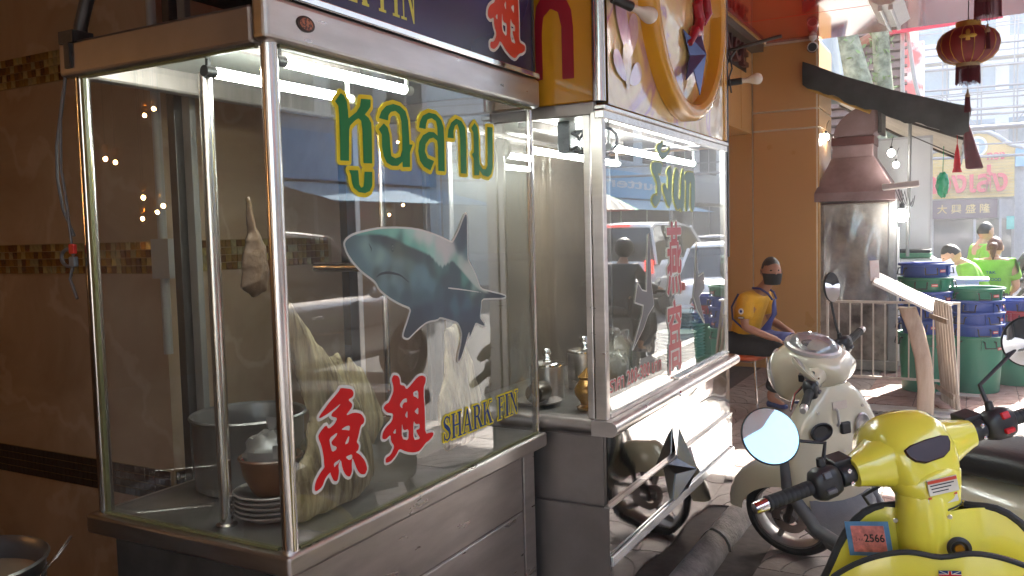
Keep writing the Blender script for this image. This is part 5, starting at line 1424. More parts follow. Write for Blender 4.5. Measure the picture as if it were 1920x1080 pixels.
def scooter(name, label, loc, heading, lean, delta, paint, style):
    root = thing(name, label, 'scooter', loc)
    root.rotation_euler = Euler((0, 0, 0))
    root.rotation_mode = 'XYZ'
    # lean to its left about the ground line, then turn to the heading
    root.rotation_euler = (Matrix.Rotation(heading, 3, 'Z') @ Matrix.Rotation(-lean, 3, 'X')).to_euler()
    S = steer_matrix(delta); I = Matrix.Identity(4)
    O = lambda b, n_, m, X=I, par=root, **k: b.xf(X).obj(n_, m, par, **k)
    retro = style == 'yellow'
    r = .215
    wf = bpy.data.objects.new('front_wheel', None); COL.objects.link(wf); wf.parent = root
    wheel(wf, .08, r, r, .095, S)
    wr = bpy.data.objects.new('rear_wheel', None); COL.objects.link(wr); wr.parent = root
    wheel(wr, -1.24, r, r, .10)
    # fork and fender
    for s_ in (-1, 1):
        O(MB().tube([(.08, s_ * .07, r), (-.0, s_ * .065, .40), (-.10, s_ * .04, .64)], .016, 10), 'fork_leg', M_DARKMETAL, S, smooth=True)
    fd = MB(); rings = []
    for k in range(15):
        t = k / 14
        a = R(8 + 150 * t)
        R_ = r + .035 + .03 * math.sin(PI * t) + (.035 * (1 - t) ** 2)
        w_ = .072 * (math.sin(PI * (.08 + .84 * t)) ** .45)
        cx, cz = .08 + R_ * math.cos(a) * 1.06, r + R_ * math.sin(a)
        nrm = Vector((math.cos(a), 0, math.sin(a)))
        ring = []
        for j in range(9):
            u = -1 + 2 * j / 8
            drop = (1 - math.sqrt(max(0, 1 - (abs(u) * .985) ** 2.6))) * (.085 + .05 * math.sin(PI * t))
            ring.append(Vector((cx, u * w_, cz)) - nrm * drop)
        ring2 = [p - nrm * .004 for p in ring[::-1]]
        rings.append(ring + ring2)
    fd.ring_loft(rings)
    O(fd, 'front_fender', paint, S, smooth=True, angle=60)
    # apron: outer shell and leg shield
    if not retro:
        ap = loft_z([(.28, -.22, .05, .12, 2.6), (.34, -.20, .075, .18, 2.6), (.46, -.205, .085, .215, 2.8), (.58, -.22, .085, .225, 2.8), (.68, -.235, .08, .215, 2.8), (.76, -.245, .075, .18, 2.6), (.83, -.25, .07, .13, 2.4), (.88, -.25, .055, .08, 2.2)], 28)
        O(ap, 'apron', paint, smooth=True, angle=60)
        # grey inner edging that runs down to the floor
        for s_ in (-1, 1):
            O(MB().tube([(-.235, s_ * .215, .70), (-.225, s_ * .230, .58), (-.215, s_ * .222, .46), (-.24, s_ * .175, .36), (-.33, s_ * .165, .29), (-.55, s_ * .16, .275)], [.012, .022, .026, .028, .03, .024], 10), 'shield_edge', M_GREYPL, smooth=True)
        fl = MB(); rings = []
        for x, z, w_ in ((-.26, .40, .15), (-.30, .335, .165), (-.36, .30, .17), (-.50, .285, .165), (-.66, .285, .155), (-.74, .30, .14), (-.78, .36, .12)):
            rings.append([Vector((x, -w_, z)), Vector((x, -w_ * .85, z + .012)), Vector((x, 0, z + .006)), Vector((x, w_ * .85, z + .012)), Vector((x, w_, z)), Vector((x - .01, w_ * .95, z - .07)), Vector((x - .01, -w_ * .95, z - .07))])
        fl.ring_loft(rings)
        O(fl, 'floor_board', M_GREYPL, smooth=True, angle=35)
        # inner leg shield: glove recesses, switch, hook
        O(MB().lathe([(0, 0), (.045, 0), (.05, .006), (.044, .01), (.04, .004), (0, -.012)], n=24, axis='x').xf(Matrix.Translation((-.316, .105, .70)) @ Matrix.Diagonal((-1, 1.1, .8, 1))), 'glove_recess', M_BLACK, smooth=True)
        O(MB().lathe([(0, 0), (.045, 0), (.05, .006), (.044, .012), (.036, .004), (0, -.004)], n=24, axis='x').xf(Matrix.Translation((-.318, -.095, .69)) @ Matrix.Diagonal((-1, .75, 1.25, 1))), 'glove_recess', M_SILVER, smooth=True)
        O(MB().box((-.322, -.01, .70), (.02, .045, .05)), 'ignition_switch', M_BLACK, bevel=.006)
        O(MB().box((-.322, .01, .80), (.006, .07, .035)), 'warning_sticker', mat('pale_sticker', (.6, .5, .42), rough=.5), bevel=.002)
        O(MB().tube([(-.315, .03, .79), (-.335, .03, .78), (-.34, .03, .73), (-.325, .03, .715)], .006, 8), 'bag_hook', M_SILVER, smooth=True)
        for yy, zz in ((.14, .80), (-.13, .80), (.0, .62)):
            O(MB().lathe([(0, 0), (.007, 0), (.006, .003), (0, .003)], (0, 0, 0), 10, axis='x').xf(Matrix.Translation((-.318, yy * .8, zz - .02)) @ Matrix.Diagonal((-1, 1, 1, 1))), 'screw', M_STEEL)
    else:
        # flared pressed-steel shield with rubber beading
        def shp(s, t, off=0.0):
            z = .30 + .56 * t
            hw = .215 + .082 * math.sin(PI * min(1, t * .9)) ** .8
            # rounded shoulders: outline falls at the sides
            top = 1 - max(0, abs(s) - .45) ** 2.2 * .95
            z = .30 + .56 * t * (top if t > 0 else 1)
            x = -.245 - .07 * (1 - t) - .035 * abs(s) ** 2 + off
            col = math.exp(-(s / .26) ** 2)
            x -= col * .05 * min(1, t * 2.2) * (1 if off < 0 else -.9)
            return Vector((x, s * hw - .026 * t, z))
        b = MB()
        b.grid(32, 20, lambda u, v: shp(u * 2 - 1, v, -.004))
        b.grid(32, 20, lambda u, v: shp(u * 2 - 1, v, .004))
        O(b, 'leg_shield', paint, smooth=True, angle=60)
        for s_ in (1, -1):
            e2 = [shp(-s_, v / 12) for v in range(0, 13)] + [shp(s_ * (-1 + .72 * k / 8), 1) for k in range(1, 9)]
            O(MB().tube(e2, .0095, 8), 'edge_beading', M_RUBBER, smooth=True)
            O(MB().tube([e2[-1] - (e2[-1] - e2[-3]).normalized() * .004, e2[-1] + (e2[-1] - e2[-2]).normalized() * .035], [.0115, .0105], 10), 'beading_cap', M_CHROME_DULL, smooth=True)
        # lower glove tray with its own beading
        def tray(s, t):
            z = .468 + .335 * t - .075 * t * abs(s) ** 2.6 - .014 * t * math.exp(-(s / .2) ** 2)
            x = -.335 - .060 * math.sin(PI * (.25 + .75 * t) * .72) - .015 * (1 - abs(s) ** 2)
            return Vector((x, s * .235 - .015, z))
        b = MB(); b.grid(28, 10, lambda u, v: tray(u * 2 - 1, v))
        b.grid(28, 2, lambda u, v: tray(u * 2 - 1, 1).lerp(shp((u * 2 - 1) * .9, .62, 0), v))
        O(b, 'glove_tray', paint, smooth=True, angle=50)
        O(MB().tube([tray(k / 14 - 1, 1) for k in range(29)], .0068, 8), 'tray_beading', M_RUBBER, smooth=True)
        O(loft_z([(.30, -.27, .03, .05, 2.2), (.5, -.26, .045, .06, 2.2), (.7, -.265, .055, .062, 2.2), (.84, -.265, .058, .062, 2.2), (.90, -.26, .055, .058, 2.2)], 24), 'steering_column', paint, smooth=True)
        O(MB().lathe([(0, 0), (.026, 0), (.027, .006), (.019, .010), (.017, .006), (.012, .006), (.011, .009), (0, .009)], n=28, axis='x').xf(Matrix.Translation((-.322, -.065, .785)) @ Matrix.Diagonal((-1, 1, 1, 1))), 'key_switch', M_BLACK, smooth=True)
        O(MB().lathe([(.0, .0), (.011, 0), (.010, .004), (0, .004)], n=20, axis='x').xf(Matrix.Translation((-.331, -.065, .785)) @ Matrix.Diagonal((-1, 1, 1, 1))), 'key_slot', M_BRASS, smooth=True)
        for yy, zz in ((.066, .845), (-.052, .855)):
            O(MB().lathe([(0, 0), (.006, 0), (.005, .003), (0, .003)], n=10, axis='x').xf(Matrix.Translation((-.313, yy, zz)) @ Matrix.Diagonal((-1, 1, 1, 1))), 'screw', M_STEEL)
        fl = MB(); rings = []
        for x, z, w_ in ((-.28, .36, .16), (-.34, .31, .17), (-.50, .295, .175), (-.70, .295, .17), (-.78, .34, .15)):
            rings.append([Vector((x, -w_, z)), Vector((x, -w_ * .85, z + .01)), Vector((x, w_ * .85, z + .01)), Vector((x, w_, z)), Vector((x, w_ * .95, z - .05)), Vector((x, -w_ * .95, z - .05))])
        fl.ring_loft(rings)
        O(fl, 'floor_board', paint, smooth=True, angle=35)
    # headset and bars
    if not retro:
        hs = loft_x([(-.015, .925, .07, .085, 2.4), (-.03, .925, .095, .108, 2.6), (-.07, .93, .108, .125, 2.8), (-.13, .94, .112, .125, 3.0), (-.20, .955, .112, .105, 3.2), (-.26, .955, .106, .078, 3.2), (-.31, .945, .095, .050, 3.0), (-.335, .935, .075, .026, 2.6)], 32)
        O(hs, 'headset', paint, S, smooth=True, angle=60)
        O(MB().lathe([(.062, 0), (.082, .002), (.086, .012), (.070, .03), (.04, .042), (.0, .046)], n=28, axis='x').xf(Matrix.Translation((-.03, 0, .93)) @ Matrix.Diagonal((1, 1.05, 1.15, 1))), 'headlight_lens', M_LENS, S, smooth=True)
        O(MB().lathe([(.085, -.012), (.093, -.002), (.093, .006), (.083, .010), (.080, .0)], n=28, axis='x').xf(Matrix.Translation((-.03, 0, .93)) @ Matrix.Diagonal((1, 1.05, 1.15, 1))), 'headlight_rim', M_SILVER, S, smooth=True)
        mt = Matrix.Translation((-.195, 0, 1.040)) @ Matrix.Rotation(R(-20), 4, 'Y') @ Matrix.Diagonal((1.45, 1.18, 1.1, 1))
        O(MB().lathe([(.066, .0), (.083, .0), (.081, .012), (.074, .018), (.068, .014)], n=32).xf(mt), 'dial_bezel', M_SILVER, S, smooth=True)
        O(MB().lathe([(0, .015), (.069, .013)], n=28, caps=False).xf(mt), 'dial_face', mat('dark_dial', (.05, .05, .055), rough=.4, scale=30, col2=(.22, .22, .24), thresh=(.5, .6)), S)
        O(MB().lathe([(.070, .016), (.060, .034), (.04, .046), (.0, .051)], n=28, caps=False).xf(mt), 'dial_lens', M_LENS, S, smooth=True)
        for s_ in (1, -1):
            dirv = (-.16, s_ * 1, -.02)
            arm_b = Vector((-.22, s_ * .09, .955))
            O(MB().ring_loft([sring(arm_b + Vector(dirv) * t_, EX, EZ, ra, ra * .85, 2.4, 16) for t_, ra in ((-.04, .055), (.03, .042), (.07, .030), (.10, .026))]), 'bar_cover', paint, S, smooth=True)
            m0 = grip_and_controls(root, S, s_, 0, arm_b + Vector(dirv) * .05, dirv, False)
            if s_ == -1:
                mirror(root, S, m0, m0 + Vector((.01, -.01, .08)), m0 + Vector((.0, -.035, .235)), (-1, .35, -.05), .052, .070, back=M_BLACK)
            else:
                mirror(root, S, m0, m0 + Vector((.012, .01, .05)), m0 + Vector((-.02, .05, .075)), (-.75, -.38, .52), .05, .068, back=M_CREAM if False else paint)
    else:
        hs = loft_x([(-.085, .985, .05, .05, 2.2), (-.10, .985, .085, .075, 2.3), (-.15, .99, .098, .09, 2.4), (-.21, .995, .10, .092, 2.6), (-.255, .985, .092, .085, 2.8), (-.285, .97, .078, .068, 2.8), (-.30, .955, .06, .045, 2.6)], 28)
        O(hs, 'headset', paint, S, smooth=True, angle=60)
        O(loft_z([(.855, -.255, .05, .062, 2.4), (.90, -.25, .062, .075, 2.6), (.935, -.245, .068, .085, 2.6), (.965, -.235, .06, .08, 2.5)], 26), 'headset_collar', paint, S, smooth=True, angle=60)
        O(MB().ring_loft([sring((-.2555, 0, z_), EX, EY, .0515 + d_, .0635 + d_, 2.4, 28) for z_, d_ in ((.858, 0), (.858, .0012), (.862, .0016), (.862, 0))]), 'collar_gap', M_BLACK, S)
        O(MB().tube([(-.20, .07, .93), (-.16, .12, .90), (-.14, .09, .84), (-.17, .03, .80)], .005, 8), 'brake_cable', M_BLACK, S, smooth=True)
        O(MB().lathe([(0, .03), (.04, .026), (.065, .012), (.072, 0)], n=28, axis='x').xf(Matrix.Translation((-.098, 0, .985))), 'headlight_lens', M_LENS, S, smooth=True)
        # display: trapezoid window set in the sloping face
        mt = Matrix.Translation((-.296, 0, 1.005)) @ Matrix.Rotation(R(24), 4, 'Y')
        out = [(-.060, .020), (-.042, .026), (0, .028), (.042, .026), (.060, .020), (.058, .004), (.046, -.014), (.024, -.024), (-.024, -.024), (-.046, -.014), (-.058, .004)]
        O(MB().prism(out, -.012, .006, lambda u, v, h: (-h, u, v)).xf(mt), 'display', M_DARKLENS, S, bevel=.003)
        for s_ in (1, -1):
            dirv = (-.12, s_ * 1, .02)
            a0 = Vector((-.205, s_ * .06, .985))
            O(MB().ring_loft([sring(a0 + Vector(dirv) * t_, EX, EZ, ra, rb, 2.8, 20) for t_, ra, rb in ((-.02, .085, .075), (.02, .070, .062), (.06, .052, .047), (.095, .038, .037), (.105, .035, .035))]), 'bar_cowl', paint, S, smooth=True, angle=60)
            m0 = grip_and_controls(root, S, s_, 0, a0 + Vector(dirv) * .095, dirv, True)
            if s_ == 1:
                mirror(root, S, m0, m0 + Vector((.012, -.03, .055)), m0 + Vector((.02, .10, .11)), (-.90, .0, .425), .072, .072, front=mat('sky_tinted_mirror', (.38, .56, .60), rough=.02, metal=1.0, var=0))  # tint puts the pale blue of the reflected sky into the glass
            else:
                mirror(root, S, m0, m0 + Vector((.015, .0, .07)), m0 + Vector((.03, -.175, .135)), (-1, .3, .0), .066, .066)
        # warning stickers
        for zz, hh, in ((.925, .036), (.889, .022)):
            st = O(MB().box((-.318 + (.012 if zz < .9 else 0), .004, zz), (.003, .078, hh), (R(6), R(4), 0)), 'warning_label', mat('white_label', (.62, .58, .50), rough=.4), S)
            o = MB().box((-.3205 + (.012 if zz < .9 else 0), .004, zz + hh * .38), (.0016, .076, hh * .2), (R(6), R(4), 0)).xf(S).obj('label_heading', mat('label_red', (.5, .05, .02), rough=.4), st)
            for j in range(3 if hh > .03 else 1):
                o = MB().box((-.3200 + (.012 if zz < .9 else 0), .006 + .004 * j, zz + hh * (.14 - .2 * j)), (.0012, .062 - .010 * j, hh * .07), (R(6), R(4), 0)).xf(S).obj('label_line', M_BLACK, st)
        # tax disc sticker and union flag
        tx = O(MB().box((-.3005, .128, .795), (.0025, .100, .084), (R(-5), 0, R(-14))), 'tax_sticker', mat('sticker_blue', (.10, .24, .42), rough=.4, var=.2, scale=30))
        o = MB().box((-.303, .128, .795), (.002, .076, .064), (R(-5), 0, R(-14))).obj('sticker_panel', mat('sticker_red', (.62, .20, .17), rough=.4, var=.35, scale=60), tx)
        tr = Matrix.Translation((-.3045, .128, .795)) @ Euler((R(-5), 0, R(-14))).to_matrix().to_4x4()
        o = obj_me('sticker_year', fit_text(text_mesh('2566', 1, .02), lambda u, v, w_: tr @ Vector((-.0012, u, v)), .010, -.036, -.007, .013), M_BLACK, tx)
        o = obj_me('sticker_text', fit_text(text_mesh('ปี พ.ศ.', 1, .0), lambda u, v, w_: tr @ Vector((-.0012, u, v)), .03, .012, -.004, .004), M_BLACK, tx)
        fc = Vector((-.4065, -.03, .752)); tr = Matrix.Translation(fc) @ Matrix.Rotation(R(-5), 4, 'Y')
        fg = obj_me('flag_sticker', MB().box((0, 0, 0), (.002, .046, .020)).xf(tr).mesh('flag', M_BLUEPRINT), None, root)
        mk = lambda quads, m, off: MB().add([tr @ Vector((-.001 - off, u, v)) for qd in quads for u, v in qd], [tuple(range(4 * i, 4 * i + 4)) for i in range(len(quads))]).obj('flag_stripe', m, fg)
        mk([[(-.023, -.010), (-.019, -.010), (.023, .010), (.019, .010)], [(-.023, .010), (-.019, .010), (.023, -.010), (.019, -.010)]], M_WHITEPRINT, .0004)
        mk([[(-.004, -.010), (.004, -.010), (.004, .010), (-.004, .010)], [(-.023, -.0036), (.023, -.0036), (.023, .0036), (-.023, .0036)]], M_WHITEPRINT, .0008)
        mk([[(-.0024, -.010), (.0024, -.010), (.0024, .010), (-.0024, .010)], [(-.023, -.002), (.023, -.002), (.023, .002), (-.023, .002)]], M_REDPRINT, .0012)
    # rear body, seat, tail, exhaust
    bd = loft_x([(-.74, .50, .10, .16, 2.6), (-.80, .52, .15, .20, 2.8), (-.95, .54, .175, .20, 2.8), (-1.15, .57, .175, .17, 2.8), (-1.35, .62, .15, .12, 2.6), (-1.50, .66, .09, .07, 2.4), (-1.55, .67, .04, .03, 2.2)], 28)
    O(bd, 'rear_body', paint, smooth=True, angle=60)
    st = loft_x([(-.66, .745, .06, .03, 2.6), (-.70, .75, .11, .045, 2.8), (-.85, .755, .135, .05, 3), (-1.05, .765, .145, .055, 3), (-1.12, .785, .145, .055, 3), (-1.30, .80, .135, .055, 3), (-1.45, .80, .11, .045, 2.8), (-1.50, .795, .06, .025, 2.4)], 28)
    O(st, 'seat', M_SEAT, smooth=True, angle=60)
    O(MB().box((-1.545, 0, .69), (.03, .12, .05)), 'tail_lamp', M_REDLENS, bevel=.01)
    O(MB().box((-1.56, 0, .50), (.006, .17, .16), (0, R(12), 0)), 'number_plate', M_WHITE, bevel=.003)
    O(MB().tube([(-.8, -.13, .25), (-1.0, -.16, .24), (-1.45, -.17, .30)], [.02, .045, .05], 12), 'exhaust', M_DARKMETAL, smooth=True)
    O(MB().tube([(-1.24, 0, .215), (-1.24, .12, .215), (-.95, .13, .28)], [.05, .06, .06], 12), 'drive_case', M_DARKMETAL, smooth=True)
    O(MB().tube([(-.62, .12, .26), (-.66, .20, .10), (-.67, .235, .012)], .009, 8), 'side_stand', M_DARKMETAL, smooth=True)
    return root

scooter('motor_scooter', 'cream scooter with clear round headlight parked beside the steel cabinet', (-.66, 3.99, 0), R(134), R(5), R(38), M_CREAM, 'white')
scooter('motor_scooter', 'yellow scooter with black trimmed leg shield and tax sticker', (-.10, 2.50, 0), R(101), R(4), R(30), M_YELLOW, 'yellow')
# ================================================================ people
M_SKIN = mat('skin', (0.36, 0.17, 0.10), rough=.5, var=.06, scale=10, sss=.08)
M_SKIN2 = mat('pale_skin', (0.50, 0.29, 0.19), rough=.5, var=.06, scale=10, sss=.08)
M_HAIR = mat('black_hair', (0.012, 0.010, 0.009), rough=.45, var=.3, scale=60, bump=.4, bscale=160)
M_HAIRBR = mat('brown_hair', (0.10, 0.035, 0.015), rough=.45, var=.3, scale=60, bump=.4, bscale=160)

def skin_obj(name, chains, m, parent, sub=2):
    """chains: list of lists of (point, radius); points shared by position are welded"""
    idx, vs, rs, es = {}, [], [], set()
    def vid(p, r):
        k = tuple(round(c, 4) for c in p)
        if k not in idx:
            idx[k] = len(vs); vs.append(k); rs.append(r)
        return idx[k]
    for ch in chains:
        ids = [vid(p, r) for p, r in ch]
        for a, b in zip(ids, ids[1:]):
            if a != b: es.add((min(a, b), max(a, b)))
    me = bpy.data.meshes.new(name)
    me.from_pydata(vs, list(es), [])
    me.materials.append(m)
    o = bpy.data.objects.new(name, me); COL.objects.link(o); o.parent = parent
    md = o.modifiers.new('skin', 'SKIN'); md.use_smooth_shade = True
    lay = me.skin_vertices[0] if me.skin_vertices else None
    for k, r in enumerate(rs):
        d = lay.data[k]
        d.radius = r if isinstance(r, tuple) else (r, r)
        d.use_root = (k == 0)
    s = o.modifiers.new('sub', 'SUBSURF'); s.levels = sub; s.render_levels = sub
    return o

def head_mesh(c, facing, s=1.0, tilt=0.0):
    """head with brow, nose, chin and ears; facing is an angle about z in the person's frame"""
    b = MB(); nu, nv = 24, 18; rings = []
    for i in range(nv + 1):
        a = -PI / 2 + PI * i / nv
        rr = max(math.cos(a), .02); zz = math.sin(a)
        ring = []
        for k in range(nu):
            t = 2 * PI * k / nu
            x, y, z = .098 * rr * math.cos(t), .077 * rr * math.sin(t), .118 * zz
            front = max(0, math.cos(t))
            if z < 0:
                y *= 1 - .28 * (-z / .118) ** 1.3; x *= 1 - .12 * (-z / .118)
                x += .012 * front * (-z / .118)
            # nose, eye sockets, brow
            nose = math.exp(-((y / .014) ** 2)) * math.exp(-(((z + .018) / .026) ** 2)) * front
            x += .024 * nose
            for s_ in (-1, 1):
                x -= .008 * math.exp(-(((y - s_ * .032) / .016) ** 2)) * math.exp(-(((z - .012) / .013) ** 2)) * front
            x += .004 * math.exp(-(((z - .034) / .012) ** 2)) * front
            ring.append(Vector((x, y, z)))
        rings.append(ring)
    b.ring_loft(rings)
    for s_ in (-1, 1):
        b.ell((-.005, s_ * .078, -.005), (.018, .010, .032), 10, 7)
    M = Matrix.Translation(c) @ Matrix.Rotation(facing, 4, 'Z') @ Matrix.Rotation(tilt, 4, 'Y') @ Matrix.Scale(s, 4)
    return b.xf(M), M

def hair_mesh(M, length=.0, bun=False, crop_=1.04):
    b = MB(); rings = []
    for i in range(11):
        a = PI / 2 * (1 - i / 10) - (length if i == 10 else length * i / 10)
        rr, zz = math.cos(a), math.sin(a)
        ring = []
        for k in range(24):
            t = 2 * PI * k / 24
            lim = .035 + .0 * t
            z = .118 * zz * crop_ + .004
            x, y = .098 * rr * math.cos(t) * crop_ - .004, .077 * rr * math.sin(t) * crop_
            if math.cos(t) > .25 and z < .06: z = .06 + .01 * math.cos(3 * t); f = .90; x, y = .098 * f * math.cos(t), .077 * f * math.sin(t)
            elif math.cos(t) > -.2 and z < .0: z = .0
            ring.append(Vector((x, y, z)))
        rings.append(ring)
    b.ring_loft(rings, True, False)
    if bun: b.ell((-.11, 0, .02), (.045, .05, .045), 12, 8).tube([(-.10, 0, .0), (-.13, 0, -.06), (-.125, 0, -.13)], [.035, .028, .006], 10)
    return b.xf(M)

def hand_chains(w, d, side, up=(0, 0, 1), curl=.5, s=1.0):
    """five unequal bent fingers rooted in a palm; w wrist, d direction of the hand, side points to the thumb"""
    w, d, side = Vector(w), Vector(d).normalized(), Vector(side).normalized()
    dn = -Vector(up)
    ch = []
    palm = w + d * .045 * s
    tip = w + d * .085 * s
    ch.append([(w, .024 * s), (palm, (.034 * s, .018 * s))])
    for k, (off, ln) in enumerate(((.030, .070), (.010, .080), (-.010, .076), (-.029, .060))):
        r0 = palm + side * off * s + d * .035 * s
        r1 = r0 + d * ln * .5 * s + dn * ln * .15 * curl * s
        r2 = r1 + d * ln * .38 * s + dn * ln * .42 * curl * s
        ch.append([(palm, (.034 * s, .018 * s)), (r0, .0095 * s), (r1, .0085 * s), (r2, .0065 * s)])
    t0 = w + d * .02 * s + side * .03 * s
    t1 = t0 + (d * .03 + side * .022) * s
    t2 = t1 + (d * .03 + side * .004) * s
    ch.append([(w, .024 * s), (t0, .013 * s), (t1, .0105 * s), (t2, .008 * s)])
    return ch

def person(name, label, loc, rotz, J, skin, shirt, trousers, shoes, hair=None, sleeves='short', head_face=0.0, head_tilt=0.0, hair_len=.15, bun=False, hands=None, group=None, w=1.0, category='person'):
    """J: joints in the person's frame (x forward, y left)"""
    t = thing(name, label, category, loc, rotz, group)
    V = {k: Vector(v) for k, v in J.items()}
    for s_ in 'LR':
        for k in ('sh', 'el', 'wr', 'hip', 'kn', 'an', 'toe'): assert k + s_ in V, k + s_
    pel, chest, neck, hd = V['pel'], V['chest'], V['neck'], V['head']
    ch = [[(pel, (.135 * w, .105 * w)), (pel.lerp(chest, .5), (.125 * w, .095 * w)), (chest, (.15 * w, .105 * w)), (neck, .055), (hd - Vector((0, 0, .05)), .05)]]
    for s_ in 'LR':
        ch.append([(chest, (.15 * w, .105 * w)), (V['sh' + s_], .058 * w), (V['sh' + s_].lerp(V['el' + s_], .5), .046 * w), (V['el' + s_], .040 * w), (V['el' + s_].lerp(V['wr' + s_], .35), .040 * w), (V['wr' + s_], .026)])
        d = (V['wr' + s_] - V['el' + s_]).normalized()
        hdir = hands.get(s_, d) if hands else d
        ch += hand_chains(V['wr' + s_], hdir, (0, 1 if s_ == 'R' else -1, .2))
        ch.append([(pel, (.135 * w, .105 * w)), (V['hip' + s_], .085 * w), (V['hip' + s_].lerp(V['kn' + s_], .5), .072 * w), (V['kn' + s_], .056 * w), (V['kn' + s_].lerp(V['an' + s_], .35), .055 * w), (V['an' + s_], .036), (V['toe' + s_], .03)])
    skin_obj('body', ch, skin, t)
    hb, HM = head_mesh(hd, head_face, 1.0, head_tilt)
    head = hb.obj('head', skin, t, smooth=True, angle=80)
    for s_ in (-1, 1):
        MB().ell((.083, s_ * .031, .012), (.009, .011, .007), 10, 6).xf(HM).obj('eye', mat('dark_eye', (.02, .015, .012), rough=.2), head, smooth=True)
    MB().tube([HM @ Vector((.088, -.022, -.058)), HM @ Vector((.098, 0, -.056)), HM @ Vector((.088, .022, -.058))], .005, 6).obj('mouth', mat('lips', (.30, .10, .08), rough=.5), head, smooth=True)
    if hair: hair_mesh(HM, hair_len, bun).obj('hair', hair, t, smooth=True, angle=60)
    e = .024
    sc_ = [[(pel + Vector((-.01, 0, -.035)), (.150 * w + e, .125 * w + e)), (pel.lerp(chest, .5), (.132 * w + e, .10 * w + e)), (chest, (.15 * w + e, .108 * w + e)), (chest.lerp(neck, .75), (.085, .075))]]
    for s_ in 'LR':
        k = {'short': .75, 'long': 1.9}[sleeves]
        c_ = [(chest, (.15 * w + e, .108 * w + e)), (V['sh' + s_], .063 * w + e)]
        if sleeves == 'short': c_ += [(V['sh' + s_].lerp(V['el' + s_], .45), .058 * w + e), (V['sh' + s_].lerp(V['el' + s_], k), .060 * w + e)]
        else: c_ += [(V['sh' + s_].lerp(V['el' + s_], .5), .05 * w + e), (V['el' + s_], .043 * w + e), (V['wr' + s_] - (V['wr' + s_] - V['el' + s_]).normalized() * .03, .033 + e)]
        sc_.append(c_)
    skin_obj('shirt', sc_, shirt, t)
    tr = []
    for s_ in 'LR':
        tr.append([(pel + Vector((0, 0, -.03)), (.118 * w + e, .095 * w + e)), (V['hip' + s_], .09 * w + e), (V['hip' + s_].lerp(V['kn' + s_], .5), .078 * w + e), (V['kn' + s_], .062 * w + e), (V['kn' + s_].lerp(V['an' + s_], .5), .06 * w + e), (V['an' + s_] + (V['kn' + s_] - V['an' + s_]) * .12, .05 + e)])
    skin_obj('trousers', tr, trousers, t)
    for s_ in 'LR':
        a, b = V['an' + s_], V['toe' + s_]
        skin_obj('shoe', [[(a + Vector((-.03, 0, -.045)), .034), (a.lerp(b, .5) + Vector((0, 0, -.02)), (.042, .03)), (b + Vector((.02, 0, -.004)), (.038, .024))]], shoes, t)
    return t, head, HM

# ---- seated man
M_YSHIRT = mat('yellow_shirt', (0.62, 0.33, 0.01), rough=.75, var=.12, scale=14, bump=.3, bscale=24)
M_APRON = mat('blue_apron', (0.025, 0.035, 0.16), rough=.8, var=.15, scale=16, bump=.2, bscale=30)
M_BLKCLOTH = mat('black_cloth', (0.014, 0.013, 0.014), rough=.85, var=.2, scale=16, bump=.3, bscale=30)
M_SANDAL = mat('blue_sandal', (0.03, 0.05, 0.16), rough=.6, var=.1)
JM = dict(pel=(.0, 0, .56), chest=(.12, 0, .86), neck=(.20, .0, 1.01), head=(.275, -.02, 1.165),
          shR=(.10, -.185, .925), elR=(.115, -.225, .70), wrR=(.335, -.15, .605),
          shL=(.14, .175, .935), elL=(.20, .22, .72), wrL=(.40, .12, .625),
          hipR=(.02, -.10, .535), knR=(.44, -.13, .525), anR=(.29, -.12, .09), toeR=(.43, -.15, .035),
          hipL=(.02, .10, .535), knL=(.46, .12, .53), anL=(.42, .12, .09), toeL=(.56, .11, .035))
man, mhead, HM = person('person', 'man in yellow shirt and blue apron sitting on a chair', (-1.80, 7.40, 0), R(-6), JM, M_SKIN, M_YSHIRT, M_BLKCLOTH, M_SANDAL, M_HAIR, head_face=R(-52), hair_len=.02, w=.93, hands={'R': (.9, .1, -.35), 'L': (.8, -.3, -.4)})
mk = MB(); rings = []
for i in range(9):                                                     # face mask wrapped round the lower face
    z = -.012 - .095 * i / 8
    ring = []
    for k in range(13):
        a = R(-78 + 156 * k / 12)
        s_ = 1 - .26 * (max(0, -z) / .118) ** 1.2
        rr_ = .112 + .016 * math.cos(a) * math.sin(PI * i / 8)
        ring.append((rr_ * math.cos(a) * (1 - .06 * i / 8), .088 * math.sin(a) * s_, z - .004 * math.cos(a)))
    rings.append(ring)
mk.ring_loft(rings, closed=False)
mk.xf(HM).obj('face_mask', mat('black_mask', (.010, .010, .010), rough=.8), mhead, smooth=True, solid=.003)
for s_ in (-1, 1):
    MB().tube([HM @ Vector((.03, s_ * .088, -.02)), HM @ Vector((-.01, s_ * .088, .02)), HM @ Vector((-.02, s_ * .086, -.02))], .0018, 6).obj('ear_loop', M_BLACK, mhead)
